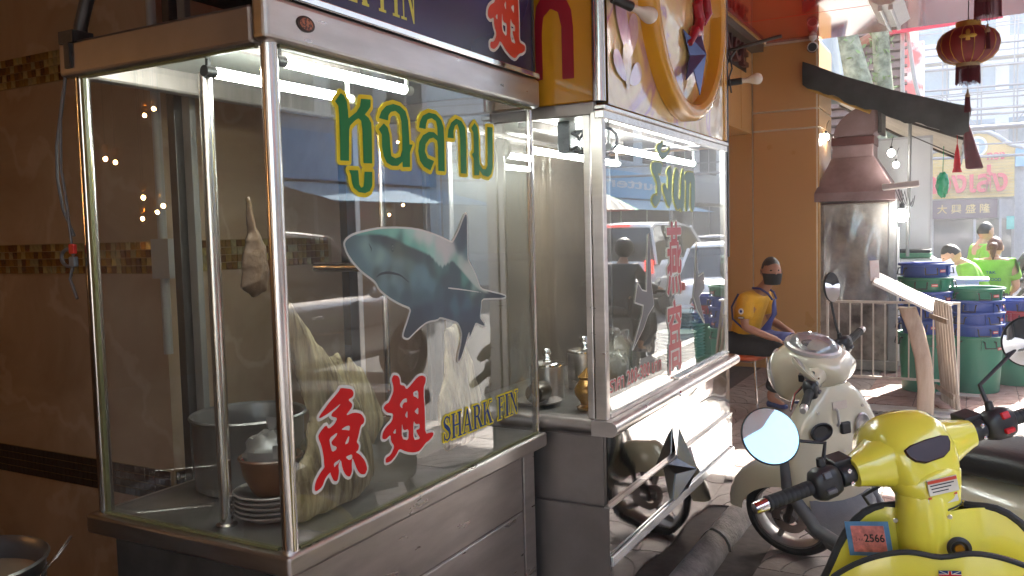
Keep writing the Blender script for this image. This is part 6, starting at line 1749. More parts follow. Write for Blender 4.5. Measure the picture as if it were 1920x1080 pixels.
# apron: bib, skirt over the lap and straps
ap = MB(); rings = []
bib = [(.298, .93, .054), (.300, .84, .068), (.278, .74, .085), (.256, .66, .11), (.29, .648, .13), (.36, .645, .14), (.44, .64, .145)]
for x_, z_, w_ in bib:
    ring = []
    for k in range(11):
        u = -1 + 2 * k / 10
        ring.append((x_ - .06 * abs(u) ** 2 * (1 if x_ < .29 else .1), u * w_, z_ - (.05 * abs(u) ** 2.5 if x_ > .27 else 0)))
    rings.append(ring)
ap.ring_loft(rings, closed=False)
ap.obj('apron', M_APRON, man, smooth=True, solid=.006)
for s_ in (-1, 1):
    MB().tube([(.295, s_ * .052, .925), (.265, s_ * .08, .98), (.20, s_ * .085, 1.02), (.13, s_ * .08, 1.025)], .0095, 8).obj('apron_strap', M_APRON, man, smooth=True)
MB().tube([(.19, -.165, .66), (.08, -.165, .68), (-.02, -.15, .76), (-.045, -.10, .86), (.0, -.06, .97)], .0085, 8).obj('apron_strap', M_APRON, man, smooth=True)
for zz, rx_, rz_, m_ in ((.842, .022, .026, M_WHITEPRINT), (.787, .03, .012, M_BLACK)):
    b_ = MB().lathe([(0, .0), (1, 0), (1, .003), (0, .004)], n=20, axis='y'); b_.v = [(.107 + a * rx_, -.294 - c * .002 - b2 * 1.0, zz + d_ * rz_) for (a, b2, d_) in b_.v for c in (0,)]
    pt = b_.obj('sleeve_patch', m_, man, smooth=True)
    if zz > .8:
        b2_ = MB().lathe([(0, .004), (.5, .004), (.45, .006), (0, .006)], n=16, axis='y'); b2_.v = [(.107 + a * rx_, -.294 - b3, zz + d_ * rz_) for (a, b3, d_) in b2_.v]
        b2_.obj('patch_centre', M_BLUEPRINT, pt, smooth=True)
    else:
        b2_ = MB(); b2_.box((.107, -.299, zz), (.044, .002, .009)); b2_.obj('patch_band', M_WHITEPRINT, pt)
# chair
chair = thing('dining_chair', 'chrome framed chair with orange seat pad under the man', 'chair', (-1.80, 7.40, 0), R(-4))
M_ORSEAT = mat('orange_vinyl', (0.55, 0.10, 0.025), rough=.45, var=.1, scale=10)
MB().ring_loft([sring((0, 0, z_), EX, EY, a, b2, 4, 24) for z_, a, b2 in ((.405, .20, .19), (.415, .212, .205), (.44, .212, .205), (.452, .195, .19))]).obj('seat_pad', M_ORSEAT, chair, smooth=True, angle=50)
MB().ring_loft([sring((-.215 - (z_ - .6) * .12, 0, z_), EX, EY, .02, b2, 3, 20) for z_, b2 in ((.55, .14), (.58, .185), (.70, .195), (.78, .185), (.82, .13))]).obj('back_pad', mat('dark_red_vinyl_seat', (.22, .04, .025), rough=.45, var=.1), chair, smooth=True, angle=50)
for sx in (-1, 1):
    for sy in (-1, 1):
        top = (sx * .17, sy * .17, .405)
        MB().tube([top, (sx * .185, sy * .18, .2), (sx * .20, sy * .19, .0)], .010, 10).obj('leg', M_CHROME, chair, smooth=True)
    MB().tube([(.17, sx * .17, .40), (-.17, sx * .17, .40)], .009, 8).obj('rail', M_CHROME, chair, smooth=True)
    MB().tube([(-.18, sx * .175, .40), (-.205, sx * .175, .56), (-.235, sx * .17, .74)], .010, 10).obj('back_upright', M_CHROME, chair, smooth=True)
    MB().tube([(sx * .188, -.182, .17), (sx * .188, .182, .17)], .007, 8).obj('stretcher', M_CHROME, chair, smooth=True)

# ---- market people in green
M_GREENSH = mat('lime_green_shirt', (0.17, 0.42, 0.035), rough=.8, var=.12, scale=12, bump=.3, bscale=22)
M_DARKTR = mat('dark_trousers', (0.03, 0.03, 0.035), rough=.85, var=.2)
def standing(lean=0.0, hgt=1.0, arms='down', drop=0.0):
    c, s_ = math.cos(lean), math.sin(lean)
    up = lambda x, y, z: ((x * c + (z - .92) * s_) * hgt, y * hgt, (.92 + (z - .92) * c - x * s_) * hgt)
    J = dict(pel=up(0, 0, .92), chest=up(0, 0, 1.27), neck=up(.0, 0, 1.44), head=up(.05 + .03 * s_, 0, 1.57))
    for q, y in (('R', -1), ('L', 1)):
        J['sh' + q] = up(0, y * .185, 1.36)
        if arms == 'work':
            J['el' + q] = up(.06, y * .24, 1.10); J['wr' + q] = up(.26, y * .15, 1.02)
        else:
            J['el' + q] = up(-.02, y * .25, 1.09); J['wr' + q] = up(.06, y * .24, .85)
        J['hip' + q] = (0, y * .095 * hgt, .88 * hgt); J['kn' + q] = (.03, y * .10 * hgt, .49 * hgt); J['an' + q] = (0, y * .10 * hgt, .09); J['toe' + q] = (.15, y * .12 * hgt, .035)
    return J
RD = -.162
p1, h1, M1 = person('person', 'bending person in lime green shirt and face mask behind the bins', (.10, 10.45, RD), R(188), standing(.50, .92, 'work'), M_SKIN2, M_GREENSH, M_DARKTR, M_BLACK, M_HAIR, head_face=0, head_tilt=.55, hair_len=.12)
mm = MB(); rings = []
for i in range(6):
    z = -.015 - .085 * i / 5
    rings.append([((.112) * math.cos(R(-75 + 15 * k)), .088 * math.sin(R(-75 + 15 * k)) * (1 - .2 * i / 5), z) for k in range(11)])
mm.ring_loft(rings, closed=False); mm.xf(M1).obj('face_mask', mat('white_mask', (.7, .72, .74), rough=.8), h1, smooth=True, solid=.003)
p2, h2, M2 = person('person', 'woman in green polo with blue back print seen from behind', (.17, 10.75, RD), R(80), standing(.08, .90, 'work'), M_SKIN2, M_GREENSH, M_DARKTR, M_BLACK, M_HAIRBR, hair_len=.25, bun=True, w=1.08)
for s1, z0_, z1_, a0_, a1_ in (('T&K', 1.13, 1.16, .05, -.05), ('SEAFOOD', 1.05, 1.085, .09, -.10)):
    o = obj_me('back_print', fit_text(text_mesh(s1, 1, .02), lambda u, v, w_: (-.148 + (v - 1.1) * .06, -u, v), -a0_, -a1_, z0_, z1_), M_BLUEPRINT, p2)
p3, h3, M3 = person('person', 'dark haired person in green shirt standing by the street', (.06, 12.1, RD), R(20), standing(0, 1.0), M_SKIN2, M_GREENSH, M_DARKTR, M_BLACK, M_HAIR, hair_len=.2, head_face=R(20))
# ================================================================ neighbouring stall
M_STAIN = mat('stained_steel_sheet', (0.07, 0.05, 0.04), rough=.6, metal=.25, scale=3.2, col2=(0.40, 0.34, 0.29), rvar=.15, thresh=(.32, .60), bump=.1, bscale=9, detail=9)
M_HOOD = mat('pinkish_hood_metal', (0.20, 0.125, 0.125), rough=.45, metal=.35, scale=3, col2=(0.36, 0.25, 0.245), rvar=.1)
M_TARP = mat('dark_tarpaulin', (0.010, 0.013, 0.013), rough=.7, scale=4, col2=(0.05, 0.058, 0.055), bump=.5, bscale=9)
M_TARPUNDER = mat('pale_awning_underside', (0.40, 0.39, 0.35), rough=.7, scale=3, col2=(0.60, 0.58, 0.54))
M_WARM = emit_mat('white_bulb_light', (1.0, 0.98, 0.92), 9.0)
stall = thing('cooking_stall', 'stained steel cooking stall with grease marks beside the pillar', 'food stall', (-1.1, 9.8, 0))
W = lambda b, n_, m, par=stall, **k: wobj(b, n_, m, par, **k)
W(wavy(-1.46, -.80, .12, 1.76, 0, .002, 12).xf(Matrix(((0, 1, 0, 0), (1, 0, 0, 9.5), (0, 0, 1, 0), (0, 0, 0, 1)))), 'front_sheet', M_STAIN, smooth=True)
W(MB().bb(-1.46, -.80, 9.53, 10.6, .10, 1.74), 'body', M_DARKMETAL)
W(MB().bb(-.79, -.715, 9.50, 9.56, .10, 1.80), 'post', mat('grey_post', (.30, .29, .28), rough=.5, var=.2), bevel=.004)
W(MB().bb(-.712, -.69, 9.50, 9.55, .12, 1.5), 'post', M_WHITE, bevel=.003)
W(MB().bb(-1.46, -.70, 9.46, 9.60, .02, .115), 'base_rail', mat('concrete_grey_rail', (.30, .28, .26), rough=.7, var=.2), bevel=.005)
W(MB().tube([(-1.46, 9.47, 1.765), (-.72, 9.47, 1.775)], .011, 8), 'top_bar', M_CHROME_DULL, smooth=True)
film = wavy(-1.42, -.74, .70, 1.75, 0, .034, 21).xf(Matrix(((0, 1, 0, 0), (1, 0, 0, 9.455), (0, 0, 1, 0), (0, 0, 0, 1)))).obj('plastic_sheet', glass_mat('plastic_film', dirt=.16, rough=.10, dirtcol=(.8, .8, .8)), smooth=True)
tag(film, 'clear plastic sheet hanging over the stained steel panel', 'plastic sheet')
hood = thing('extractor_hood', 'pinkish metal extractor hood with bent square duct', 'hood', (-1.1, 9.75, 1.8))
def rect_ring(xa, xb, ya, yb, z): return [Vector((xa, ya, z)), Vector((xb, ya, z)), Vector((xb, yb, z)), Vector((xa, yb, z))]
W(MB().ring_loft([rect_ring(-1.50, -.72, 9.36, 10.3, 1.79), rect_ring(-1.50, -.72, 9.36, 10.3, 1.88), rect_ring(-1.36, -.945, 9.6, 10.05, 2.255)]), 'canopy', M_HOOD, hood, bevel=.004)
W(MB().ring_loft([rect_ring(-1.355, -.95, 9.605, 10.04, 2.2555), rect_ring(-1.355, -.95, 9.605, 10.04, 2.38)]), 'duct', M_HOOD, hood, bevel=.004)
W(MB().bb(-1.365, -.94, 9.595, 10.05, 2.381, 2.47), 'duct_collar', mat('dark_red_metal', (.12, .04, .035), rough=.4, metal=.3), hood, bevel=.004)
el = []
for k in range(9):
    a = R(90 * k / 8)
    cx, cz = -.90, 2.475                     # elbow turns to the right
    r0, r1 = .05, .44
    el.append([Vector((cx - r0 * math.cos(a), 9.61, cz + r0 * math.sin(a) * .75)), Vector((cx - r1 * math.cos(a), 9.61, cz + r1 * math.sin(a) * .75)),
               Vector((cx - r1 * math.cos(a), 10.03, cz + r1 * math.sin(a) * .75)), Vector((cx - r0 * math.cos(a), 10.03, cz + r0 * math.sin(a) * .75))])
W(MB().ring_loft(el), 'elbow', M_HOOD, hood, smooth=True, angle=50)
W(MB().ring_loft([[Vector((-.905 + dx, y, z)) for y, z in ((9.585, 2.49), (9.585, 2.83), (10.055, 2.83), (10.055, 2.49))] for dx in (0, .035)]), 'flange', M_DARKMETAL, hood)
# awning
aw = thing('market_awning', 'dark tarpaulin awning with pale underside over the stall', 'awning', (-.7, 10.5, 2.9))
def aws(u, v, off=0):
    x = -1.60 + 1.53 * u
    z = 3.22 - .60 * u - .04 * math.sin(PI * u) - .30 * v * (.3 + .7 * u) + .003 * math.sin(u * 19 + v * 7)
    return (x - .10 * v * u, 9.28 + 2.7 * v, z + off)
W(MB().grid(28, 12, lambda u, v: aws(u, v, .012)), 'top_sheet', M_TARP, aw, smooth=True)
W(MB().grid(28, 12, lambda u, v: aws(u, v, .0)), 'lining', M_TARPUNDER, aw, smooth=True)
W(MB().grid(30, 4, lambda u, v: (aws(u, 0)[0], 9.275 - .03 * math.sin(v * PI) + .014 * math.sin(u * 37 + 3 * v) * v, aws(u, 0)[2] + .03 - v * (.24 + .06 * u + .014 * math.sin(u * 23) + .010 * math.sin(u * 51)))), 'valance', M_TARP, aw, smooth=True)
W(MB().grid(24, 4, lambda u, v: (aws(1, u)[0] + .015 + .015 * math.sin(u * 23) - .03 * v, aws(1, u)[1], aws(1, u)[2] + .02 - v * (.11 + .05 * abs(math.sin(u * 14))))), 'valance', M_TARP, aw, smooth=True)
for v in (.02, .5, .98):
    W(MB().tube([Vector(aws(u, v, -.02)) for u in (0, .5, 1)], .016, 8), 'rafter', M_DARKMETAL, aw, smooth=True)
W(MB().tube([(-1.55, 9.32, 2.98), (-.95, 9.36, 2.68)], .022, 10), 'yellow_bar', mat('yellow_painted_bar', (.45, .25, .03), rough=.5), aw, smooth=True)
W(MB().tube([(-.62, 9.6, 1.2), (-.60, 9.6, 2.62)], .018, 10), 'pole', mat('grey_pole', (.22, .22, .21), rough=.5, metal=.4), aw, smooth=True)
W(MB().tube([(-.60, 9.6, 2.44), (-.15, 9.7, 2.2)], .006, 6), 'brace', M_DARKMETAL, aw)
rf = MB()
rr_ = random.Random(3)
flag = thing('folded_umbrella', 'dark red folded cloth hanging from the awning corner', 'cloth', (-.06, 9.3, 2.5))
W(MB().ring_loft([sring((x_, 9.3, z_), EX, EY, a, b2, 2.2, 12) for x_, z_, a, b2 in ((-.10, 2.56, .012, .012), (-.085, 2.42, .035, .03), (-.05, 2.22, .06, .03), (-.02, 2.06, .075, .03), (-.015, 2.05, .06, .02))]), 'folded_cloth', mat('dark_maroon_cloth', (.10, .012, .02), rough=.8, var=.3, scale=10), flag, smooth=True)
W(MB().tube([(-.10, 9.3, 2.60), (-.10, 9.3, 2.50)], .006, 6), 'string', M_BLACK, flag)
o = MB().ring_loft([sring((-.17, 9.4, z_), EX, EY, a, a * .7, 2.2, 10) for z_, a in ((2.30, .006), (2.22, .02), (2.10, .032), (2.08, .03), (2.03, .045))]).tube([(-.17, 9.4, 2.46), (-.17, 9.4, 2.29)], .003, 5).obj('red_tassel', mat('bright_red_cloth', (.45, .01, .02), rough=.8), smooth=True)
tag(o, 'small bright red tassel hanging under the awning edge', 'tassel')
o = crumple((-.33, 10.5, 1.96), (.06, .06, .12), 31, .4).tube([(-.33, 10.5, 2.05), (-.32, 10.5, 2.38)], .004, 5).obj('green_bottle_bunch', mat('green_plastic', (.02, .32, .14), rough=.15, trans=.3), smooth=True, angle=30)
tag(o, 'bright green plastic bunch hanging from the awning eave', 'decoration')
# white panel behind, with a cooler under it
pn = MB().bb(-1.02, -.425, 10.30, 10.36, 1.24, 2.49).obj('backdrop_screen', mat('white_board', (.66, .67, .66), rough=.5, var=.05, scale=2), bevel=.004)
tag(pn, 'large plain white panel under the awning', 'panel')
MB().bb(-.445, -.42, 10.285, 10.299, 1.24, 2.49).obj('edge_trim', mat('grey_edge', (.5, .5, .5), rough=.5), pn)
MB().bb(-1.02, -.445, 10.285, 10.299, 2.465, 2.49).obj('edge_trim', MATS['grey_edge'], pn)
co = thing('green_cooler', 'green cooler box with a black lid under the white panel', 'cooler', (-.62, 10.1, .5))
W(MB().bb(-.87, -.40, 9.95, 10.28, .0, 1.17), 'body', mat('cooler_white', (.55, .56, .54), rough=.6), co, bevel=.01)
W(MB().bb(-.89, -.42, 9.93, 10.29, 1.171, 1.225), 'green_band', mat('cooler_green', (.05, .16, .09), rough=.5), co, bevel=.01)
W(MB().bb(-.80, -.42, 9.95, 10.28, 1.226, 1.26), 'lid', M_BLACK, co, bevel=.008)
def lit_bulb(loc, r_, label):
    t_ = thing('lit_bulb', label, 'light bulb', loc, 0, 'lit bulbs at the stall')
    MB().ell((0, 0, 0), (r_, r_, r_ * 1.1), 16, 10).obj('globe', M_WARM, t_, smooth=True)
    MB().lathe([(r_ * .3, r_ * .95), (r_ * .38, r_ * 1.2), (r_ * .38, r_ * 1.9), (0, r_ * 2.0)], n=12).obj('socket', M_BLACK, t_, smooth=True)
    MB().tube([(0, 0, r_ * 1.9), (.01, .03, r_ * 1.9 + .08), (.02, .10, r_ * 1.9 + .12)], .004, 6).obj('cord', M_BLACK, t_)
lit_bulb((-.655, 9.33, 1.625), .062, 'big round lit bulb beside the stained steel panel')
lit_bulb((-.765, 9.45, 2.262), .035, 'small lit bulb at the right of the hood')
lit_bulb((-.72, 9.45, 2.14), .030, 'smaller lit bulb just below the one by the hood')
lit_bulb((-1.44, 9.75, 2.50), .035, 'lit bulb hanging close to the pillar edge')
lit_bulb((-1.37, 9.85, 2.46), .028, 'small lit bulb between the pillar and the duct')
o = MB().box((-.665, 9.28, 1.925), (.34, .07, .055), (0, R(-4), 0)).box((-.665, 9.28, 1.905), (.32, .05, .03), (0, R(-4), 0)).obj('lamp_batten', mat('beige_batten', (.52, .45, .40), rough=.5), bevel=.004)
tag(o, 'short beige unlit batten lamp below the hood corner', 'lamp')
wr = thing('loose_wires', 'tangle of black wires below the batten lamp', 'wires', (-.65, 9.3, 1.8))
for k in range(5):
    W(MB().tube(catenary((-.72 + .03 * k, 9.32, 1.90 - .01 * k), (-.60 + .015 * k, 9.36, 1.70 + .03 * k), .05 + .02 * k, 8), .0035, 5), 'wire', M_BLACK, wr)

# ---- railing
rl = thing('metal_railing', 'white painted metal railing in front of the stall and bins', 'railing', (-.66, 8.4, 0))
M_RAIL = mat('cream_rail_paint', (.58, .53, .45), rough=.45, var=.12, scale=20)
xa, xb, yr = -1.22, -.115, 8.28
W(MB().bb(xa, xb, yr - .011, yr + .011, .825, .848), 'top_rail', M_RAIL, rl, bevel=.003)
W(MB().bb(xa, xb, yr - .011, yr + .011, .135, .157), 'bottom_rail', M_RAIL, rl, bevel=.003)
n_ = 11
for k in range(n_ + 1):
    x_ = xa + .011 + (xb - xa - .022) * k / n_
    end = k in (0, n_)
    W(MB().bb(x_ - (.011 if end else .006), x_ + (.011 if end else .006), yr - (.0105 if end else .006), yr + (.0105 if end else .006), .02 if end else .157, .825), 'end_post' if end else 'baluster', M_RAIL, rl)
for x_ in (xa + .02, xb - .02):
    W(MB().bb(x_ - .012, x_ + .012, yr - .19, yr + .19, .0, .022), 'foot', mat('grey_foot', (.34, .32, .30), rough=.6, var=.2), rl)
W(MB().bb(-.30, .04, yr - .012, yr + .012, .0225, .045), 'foot_bar', MATS['grey_foot'], rl)

# ---- bins and tubs
def plastic(name, c): return mat(name, c, rough=.42, var=.06, scale=5, rvar=.06)
C_BLUE, C_GREEN, C_RED = plastic('blue_plastic', (.018, .06, .30)), plastic('green_bin_plastic', (.012, .17, .10)), plastic('red_plastic', (.40, .015, .04))
M_LBL = mat('red_label', (.50, .05, .05), rough=.4)
def tub(c, z, r_, h_, m, nm, label, grp, rot, visible=.13, lblz=.07):
    t_ = thing(nm, label, 'bin' if 'bin' in nm else 'tub', (c[0], c[1], z), rot, grp)
    r0 = r_ * (.86 if nm == 'refuse_bin' else .80)
    f = lambda q: r0 + (r_ - r0) * q
    pr = [(0, 0), (r0 - .01, 0), (r0, .01)] + [(f(q), h_ * q) for q in (.3, .6, .9)] + [(r_, h_ - .025), (r_ + .016, h_ - .022), (r_ + .019, h_ - .006), (r_ + .012, h_), (r_ - .006, h_ - .004), (r_ - .010, h_ - .03), (f(.5) - .01, h_ * .5), (r0 - .012, .012), (0, .012)]
    body = MB().lathe(pr, n=36).obj('body', m, t_, smooth=True, angle=45)
    for k in range(6):
        a = 2 * PI * k / 6 + .25
        MB().box(((r_ + .002) * math.cos(a), (r_ + .002) * math.sin(a), h_ - .07), (.018, .012, .09), (0, 0, a)).obj('rib', m, t_)
    for a in (R(-90), R(20), R(200)):
        d = Vector((math.cos(a), math.sin(a), 0)); s_ = Vector((-d.y, d.x, 0)); q = r_ + .018
        zt = h_ - .045
        MB().tube([d * (r_ - .004) - s_ * .05 + Vector((0, 0, zt)), d * q - s_ * .05 + Vector((0, 0, zt)), d * (q + .012) - s_ * .048 + Vector((0, 0, zt - .055)), d * (q + .012) + s_ * .048 + Vector((0, 0, zt - .055)), d * q + s_ * .05 + Vector((0, 0, zt)), d * (r_ - .004) + s_ * .05 + Vector((0, 0, zt))], .0065, 8).obj('handle', M_DARKMETAL if m is not C_RED else M_BLACK, t_, smooth=True)
    a = R(-62)
    lb = MB().box(((r_ * .99 + .004) * math.cos(a), (r_ * .99 + .004) * math.sin(a), h_ - lblz), (.004, .055, .024), (0, 0, a)).obj('label', M_LBL, t_)
    MB().box(((r_ * .99 + .007) * math.cos(a), (r_ * .99 + .007) * math.sin(a), h_ - lblz), (.002, .046, .008), (0, 0, a)).obj('label_text', M_WHITEPRINT, lb)
    return t_
def stack(c, base_h, cols, place, step, rot0):
    tub(c, 0, .225, base_h, C_GREEN, 'refuse_bin', 'large green bin at the bottom of the stack %s' % place, 'green bins', rot0, lblz=.11)
    names = {id(C_BLUE): 'blue', id(C_GREEN): 'green', id(C_RED): 'red'}
    cnt_ = {}
    for k, m in enumerate(cols):
        cn = names[id(m)]; cnt_[cn] = cnt_.get(cn, 0) + 1
        pos = 'topmost' if k == len(cols) - 1 else ['resting on the bin', 'second above the bin', 'third above the bin', 'fourth above the bin'][k]
        h_ = .20
        tub(c, base_h + (k + 1) * step - h_, .215 + .004 * (k % 2), h_, m, 'plastic_tub', '%s plastic tub %s in the stack %s' % (cn, pos, place), 'stacked tubs', rot0 + .35 * (k % 3) - .2)
stack((-.405, 8.62), .54, [C_BLUE, C_BLUE, C_BLUE, C_GREEN, C_BLUE], 'behind the railing', .128, .1)
stack((.005, 8.72), .52, [C_BLUE, C_BLUE, C_BLUE, C_GREEN], 'right of the railing end', .108, .5)
stack((.345, 9.25), .51, [C_BLUE, C_RED, C_BLUE], 'with the red tub', .10, .9)
o = MB().bb(-.22, .03, 9.55, 9.8, .0, .95).bb(-.22, .12, 9.5, 9.85, .951, .98).obj('styrofoam_box', mat('white_foam', (.72, .75, .76), rough=.8, var=.04), bevel=.012)
tag(o, 'pale white foam box stack behind the tubs', 'foam box')
# ---- menu stand of bent wood
M_WOOD = mat('bleached_wood', (.36, .26, .18), rough=.6, scale=5, stretch=(3, 3, .25), col2=(.54, .43, .33), bump=.2, bscale=30)
ms2 = thing('menu_stand', 'bent wooden stand carrying a tilted white board', 'stand', (-.34, 7.42, 0))
path = [(-.345, 7.42, 0), (-.34, 7.43, .22), (-.365, 7.46, .46), (-.42, 7.52, .68), (-.49, 7.58, .86)]
W(MB().ring_loft([sring(p_, EX, EY, a, .05, 5, 16) for p_, a in zip(path, (.062, .062, .062, .064, .068))]), 'leg', M_WOOD, ms2, smooth=True, angle=50)
W(MB().box((-.52, 7.60, .985), (.50, .30, .024), (R(16), R(28), R(8))), 'board', M_WHITE, ms2, bevel=.004)
W(MB().box((-.735, 7.56, 1.16), (.075, .012, .17), (0, R(-3), R(24))), 'card_holder', mat('menu_card', (.66, .52, .50), rough=.3, scale=14, col2=(.74, .72, .70)), ms2, bevel=.003)
W(MB().bb(-.56, -.14, 7.36, 7.5, -.002, .014), 'foot', MATS['grey_foot'], ms2, bevel=.003)
fr = thing('slatted_frame', 'weathered slatted wooden frame standing on a steel foot', 'frame', (-.1, 7.5, 0))
M_GREYWOOD = mat('grey_weathered_wood', (.24, .19, .155), rough=.75, scale=6, stretch=(3, 3, .3), col2=(.42, .36, .30), bump=.3, bscale=40)
for k in range(7):
    y_ = 7.53 + k * .07
    W(MB().ring_loft([[Vector((-.105 - .075 * q - .022 * k + dx, y_ + dy + .12 * q, .03 + .84 * q)) for dx, dy in ((-.009, 0), (.009, 0), (.009, .058), (-.009, .058))] for q in (0, .5, 1)]), 'slat', M_GREYWOOD, fr, bevel=.003)
for z_ in (.12, .72):
    q = z_ / .84
    W(MB().box((-.205 - .075 * q, 7.77 + .12 * q, z_ + .02), (.016, .52, .04), (0, 0, R(17))), 'crossbar', M_GREYWOOD, fr)
W(MB().box((-.255, 7.90, .885), (.03, .58, .018), (0, 0, R(17))), 'cap', M_WHITE, fr, bevel=.003)
W(MB().bb(-.32, .06, 7.47, 7.51, .005, .035), 'foot', MATS['grey_foot'], fr, bevel=.003)
# drain cover
dr = thing('drain_cover', 'dark iron drain cover set in the pavement by the stand', 'drain cover', (-.80, 7.25, 0))
W(MB().bb(-1.04, -.56, 7.02, 7.46, -.006, .002), 'plate', mat('dark_iron', (.05, .045, .042), rough=.6, metal=.5, var=.3), dr)
for k in range(10):
    W(MB().bb(-1.02 + k * .048, -.995 + k * .048, 7.04, 7.44, .0021, .010), 'bar', MATS['dark_iron'], dr)
for y_ in (7.12, 7.24, 7.36):
    W(MB().bb(-1.03, -.57, y_, y_ + .018, .0022, .008), 'crossbar', MATS['dark_iron'], dr)

# ---- ceiling things
def lantern(x, y, zc, label):
    t_ = thing('paper_lantern', label, 'lantern', (x, y, zc), .2, 'red lanterns under the canopy')
    M_LRED = mat('dark_red_silk', (.16, .010, .012), rough=.55, var=.15, scale=8, bump=.1, bscale=30)
    M_LGOLD = mat('gold_ribbon', (.45, .26, .04), rough=.35, metal=.5, var=.2)
    prof = [(.075, -.145), (.12, -.135), (.175, -.105), (.215, -.055), (.229, .0), (.218, .055), (.185, .10), (.13, .13), (.085, .142)]
    MB().lathe(prof, n=48, caps=False).obj('globe', M_LRED, t_, smooth=True)
    for k in range(16):
        a = 2 * PI * k / 16
        MB().tube([((r_ + .002) * math.cos(a), (r_ + .002) * math.sin(a), z_) for r_, z_ in prof], .0032, 5).obj('rib', M_LGOLD, t_, smooth=True)
    MB().lathe([(.085, .138), (.092, .14), (.092, .185), (.085, .187)], n=32, caps=False).obj('top_cap', M_LGOLD, t_, smooth=True)
    MB().lathe([(.080, -.172), (.088, -.17), (.088, -.143), (.08, -.141)], n=32, caps=False).obj('bottom_ring', mat('dull_gold', (.30, .22, .12), rough=.5, metal=.3), t_, smooth=True)
    fr_ = MB()
    for k in range(56):
        a = 2 * PI * k / 56
        fr_.tube([(.085 * math.cos(a), .085 * math.sin(a), -.168), (.088 * math.cos(a), .088 * math.sin(a), -.29 - random.uniform(0, .02))], .0034, 4)
    o_ = fr_.obj('fringe', mat('maroon_fringe', (.09, .006, .012), rough=.7), t_); o_['kind'] = 'stuff'
    for k in range(3):
        a = 2 * PI * k / 3 - 1.77
        pts = []
        for j in range(30):
            b_ = 2 * PI * j / 30; q = .058 * (.55 + .45 * math.cos(4 * b_))
            pts.append((q * math.cos(b_), q * math.sin(b_) * .9))
        me = sdf_mesh([pts, [(c_ * .25, d_ * .25) for c_, d_ in pts]], .004, 50, lambda u, v: ((.229 - 2.2 * v * v - .06 * abs(v)) * math.cos(a + u / .22) + .004 * math.cos(a), (.229 - 2.2 * v * v - .06 * abs(v)) * math.sin(a + u / .22) + .004 * math.sin(a), v + .035))
        obj_me('gold_motif', me, M_LGOLD, t_)
    MB().tube([(0, 0, .15), (0, 0, CZ - zc + .0)], .004, 6).obj('chain', M_DARKMETAL, t_)
    MB().tube([(0, 0, .15), (0, 0, -.385)], .0025, 5).obj('cord', M_DARKMETAL, t_)
    MB().lathe([(.0, -.345), (.008, -.35), (.008, -.375), (.016, -.385), (.020, -.40), (.018, -.41)], n=14).obj('tassel_knot', MATS['dull_gold'], t_, smooth=True)
    ts = MB()
    for k in range(26):
        a = random.uniform(0, 6.28); q = .018 * math.sqrt(random.random()) + .003
        ts.tube([(q * .8 * math.cos(a), q * .8 * math.sin(a), -.405), (q * 1.15 * math.cos(a), q * 1.15 * math.sin(a), -.53)], .0026, 4)
    o_ = ts.obj('tassel', MATS['maroon_fringe'], t_); o_['kind'] = 'stuff'
lantern(-.07, 7.8, 2.955, 'dark red lantern with gold ribs and one dangling tassel in full view')
lantern(.06, 7.25, 3.345, 'red lantern close under the ceiling with only fringe and tassel showing')
cl = thing('ceiling_lamp', 'unlit twin tube lamp with white reflector on the red ceiling', 'lamp', (-.71, 8.65, CZ))
MB().ring_loft([[Vector((-.14, y_, -.0)), Vector((-.05, y_, -.06)), Vector((.05, y_, -.06)), Vector((.14, y_, -.0))] for y_ in (-.55, .42)]).obj('reflector', M_WHITE, cl, bevel=.003)
for s_ in (-1, 1):
    MB().tube([(s_ * .042, -.50, -.085), (s_ * .042, .38, -.085)], .017, 12).obj('tube_lamp', mat('unlit_tube', (.70, .70, .68), rough=.2), cl, smooth=True)
    for y_ in (-.51, .37):
        MB().box((s_ * .042, y_, -.078), (.036, .03, .05)).obj('lamp_holder', M_WHITE, cl)
cc_ = thing('security_camera', 'white bullet security camera under the ceiling by the pillar', 'security camera', (-1.50, 9.30, CZ))
MB().lathe([(.0, 0), (.04, 0), (.035, -.03), (.015, -.045), (.012, -.08), (0, -.08)][::-1], n=20).obj('mount', M_WHITE, cc_, smooth=True)
q = Vector((.12, -1, -.22)).normalized().to_track_quat('Z', 'Y').to_matrix()
MB().lathe([(0, -.10), (.045, -.095), (.052, -.05), (.052, .07), (.048, .075), (.044, .068), (.0, .066)], (0, -.01, -.11), 24, M=q).obj('housing', M_WHITE, cc_, smooth=True, angle=50)
MB().lathe([(0, .069), (.042, .069), (.03, .072), (.024, .068), (0, .070)], (0, -.01, -.11), 24, M=q).obj('lens', M_BLACK, cc_, smooth=True)
MB().ring_loft([[q @ Vector((.057 * math.cos(R(a)), .057 * math.sin(R(a)), z_)) + Vector((0, -.01, -.11)) for a in range(200, 341, 20)] + [q @ Vector((.053 * math.cos(R(a)), .053 * math.sin(R(a)), z_)) + Vector((0, -.01, -.11)) for a in range(340, 199, -20)] for z_ in (-.08, .10)]).obj('sun_shade', M_DARKMETAL, cc_)
# raised SINCE lettering on the fascia
ls = thing('since_lettering', 'dark raised SINCE letters on the brown fascia', 'lettering', (-2.14, 8.2, 3.35))
for k, c_ in enumerate('SINCE'):
    y_ = 7.45 + k * .33
    me = fit_text(text_mesh(c_, 1, .02, .02), lambda u, v, w_: (-2.125 + w_ * 2, u, v), y_, y_ + (.22 if c_ != 'I' else .07), 3.20, 3.45)
    o_ = obj_me('letter', me, mat('dark_red_lettering', (.08, .02, .018), rough=.4)); abs_parent(o_, ls)
W(MB().bb(-2.146, -2.136, 7.40, 9.1, 3.17, 3.47), 'backing', mat('dark_brown_backing', (.035, .02, .014), rough=.5), ls)
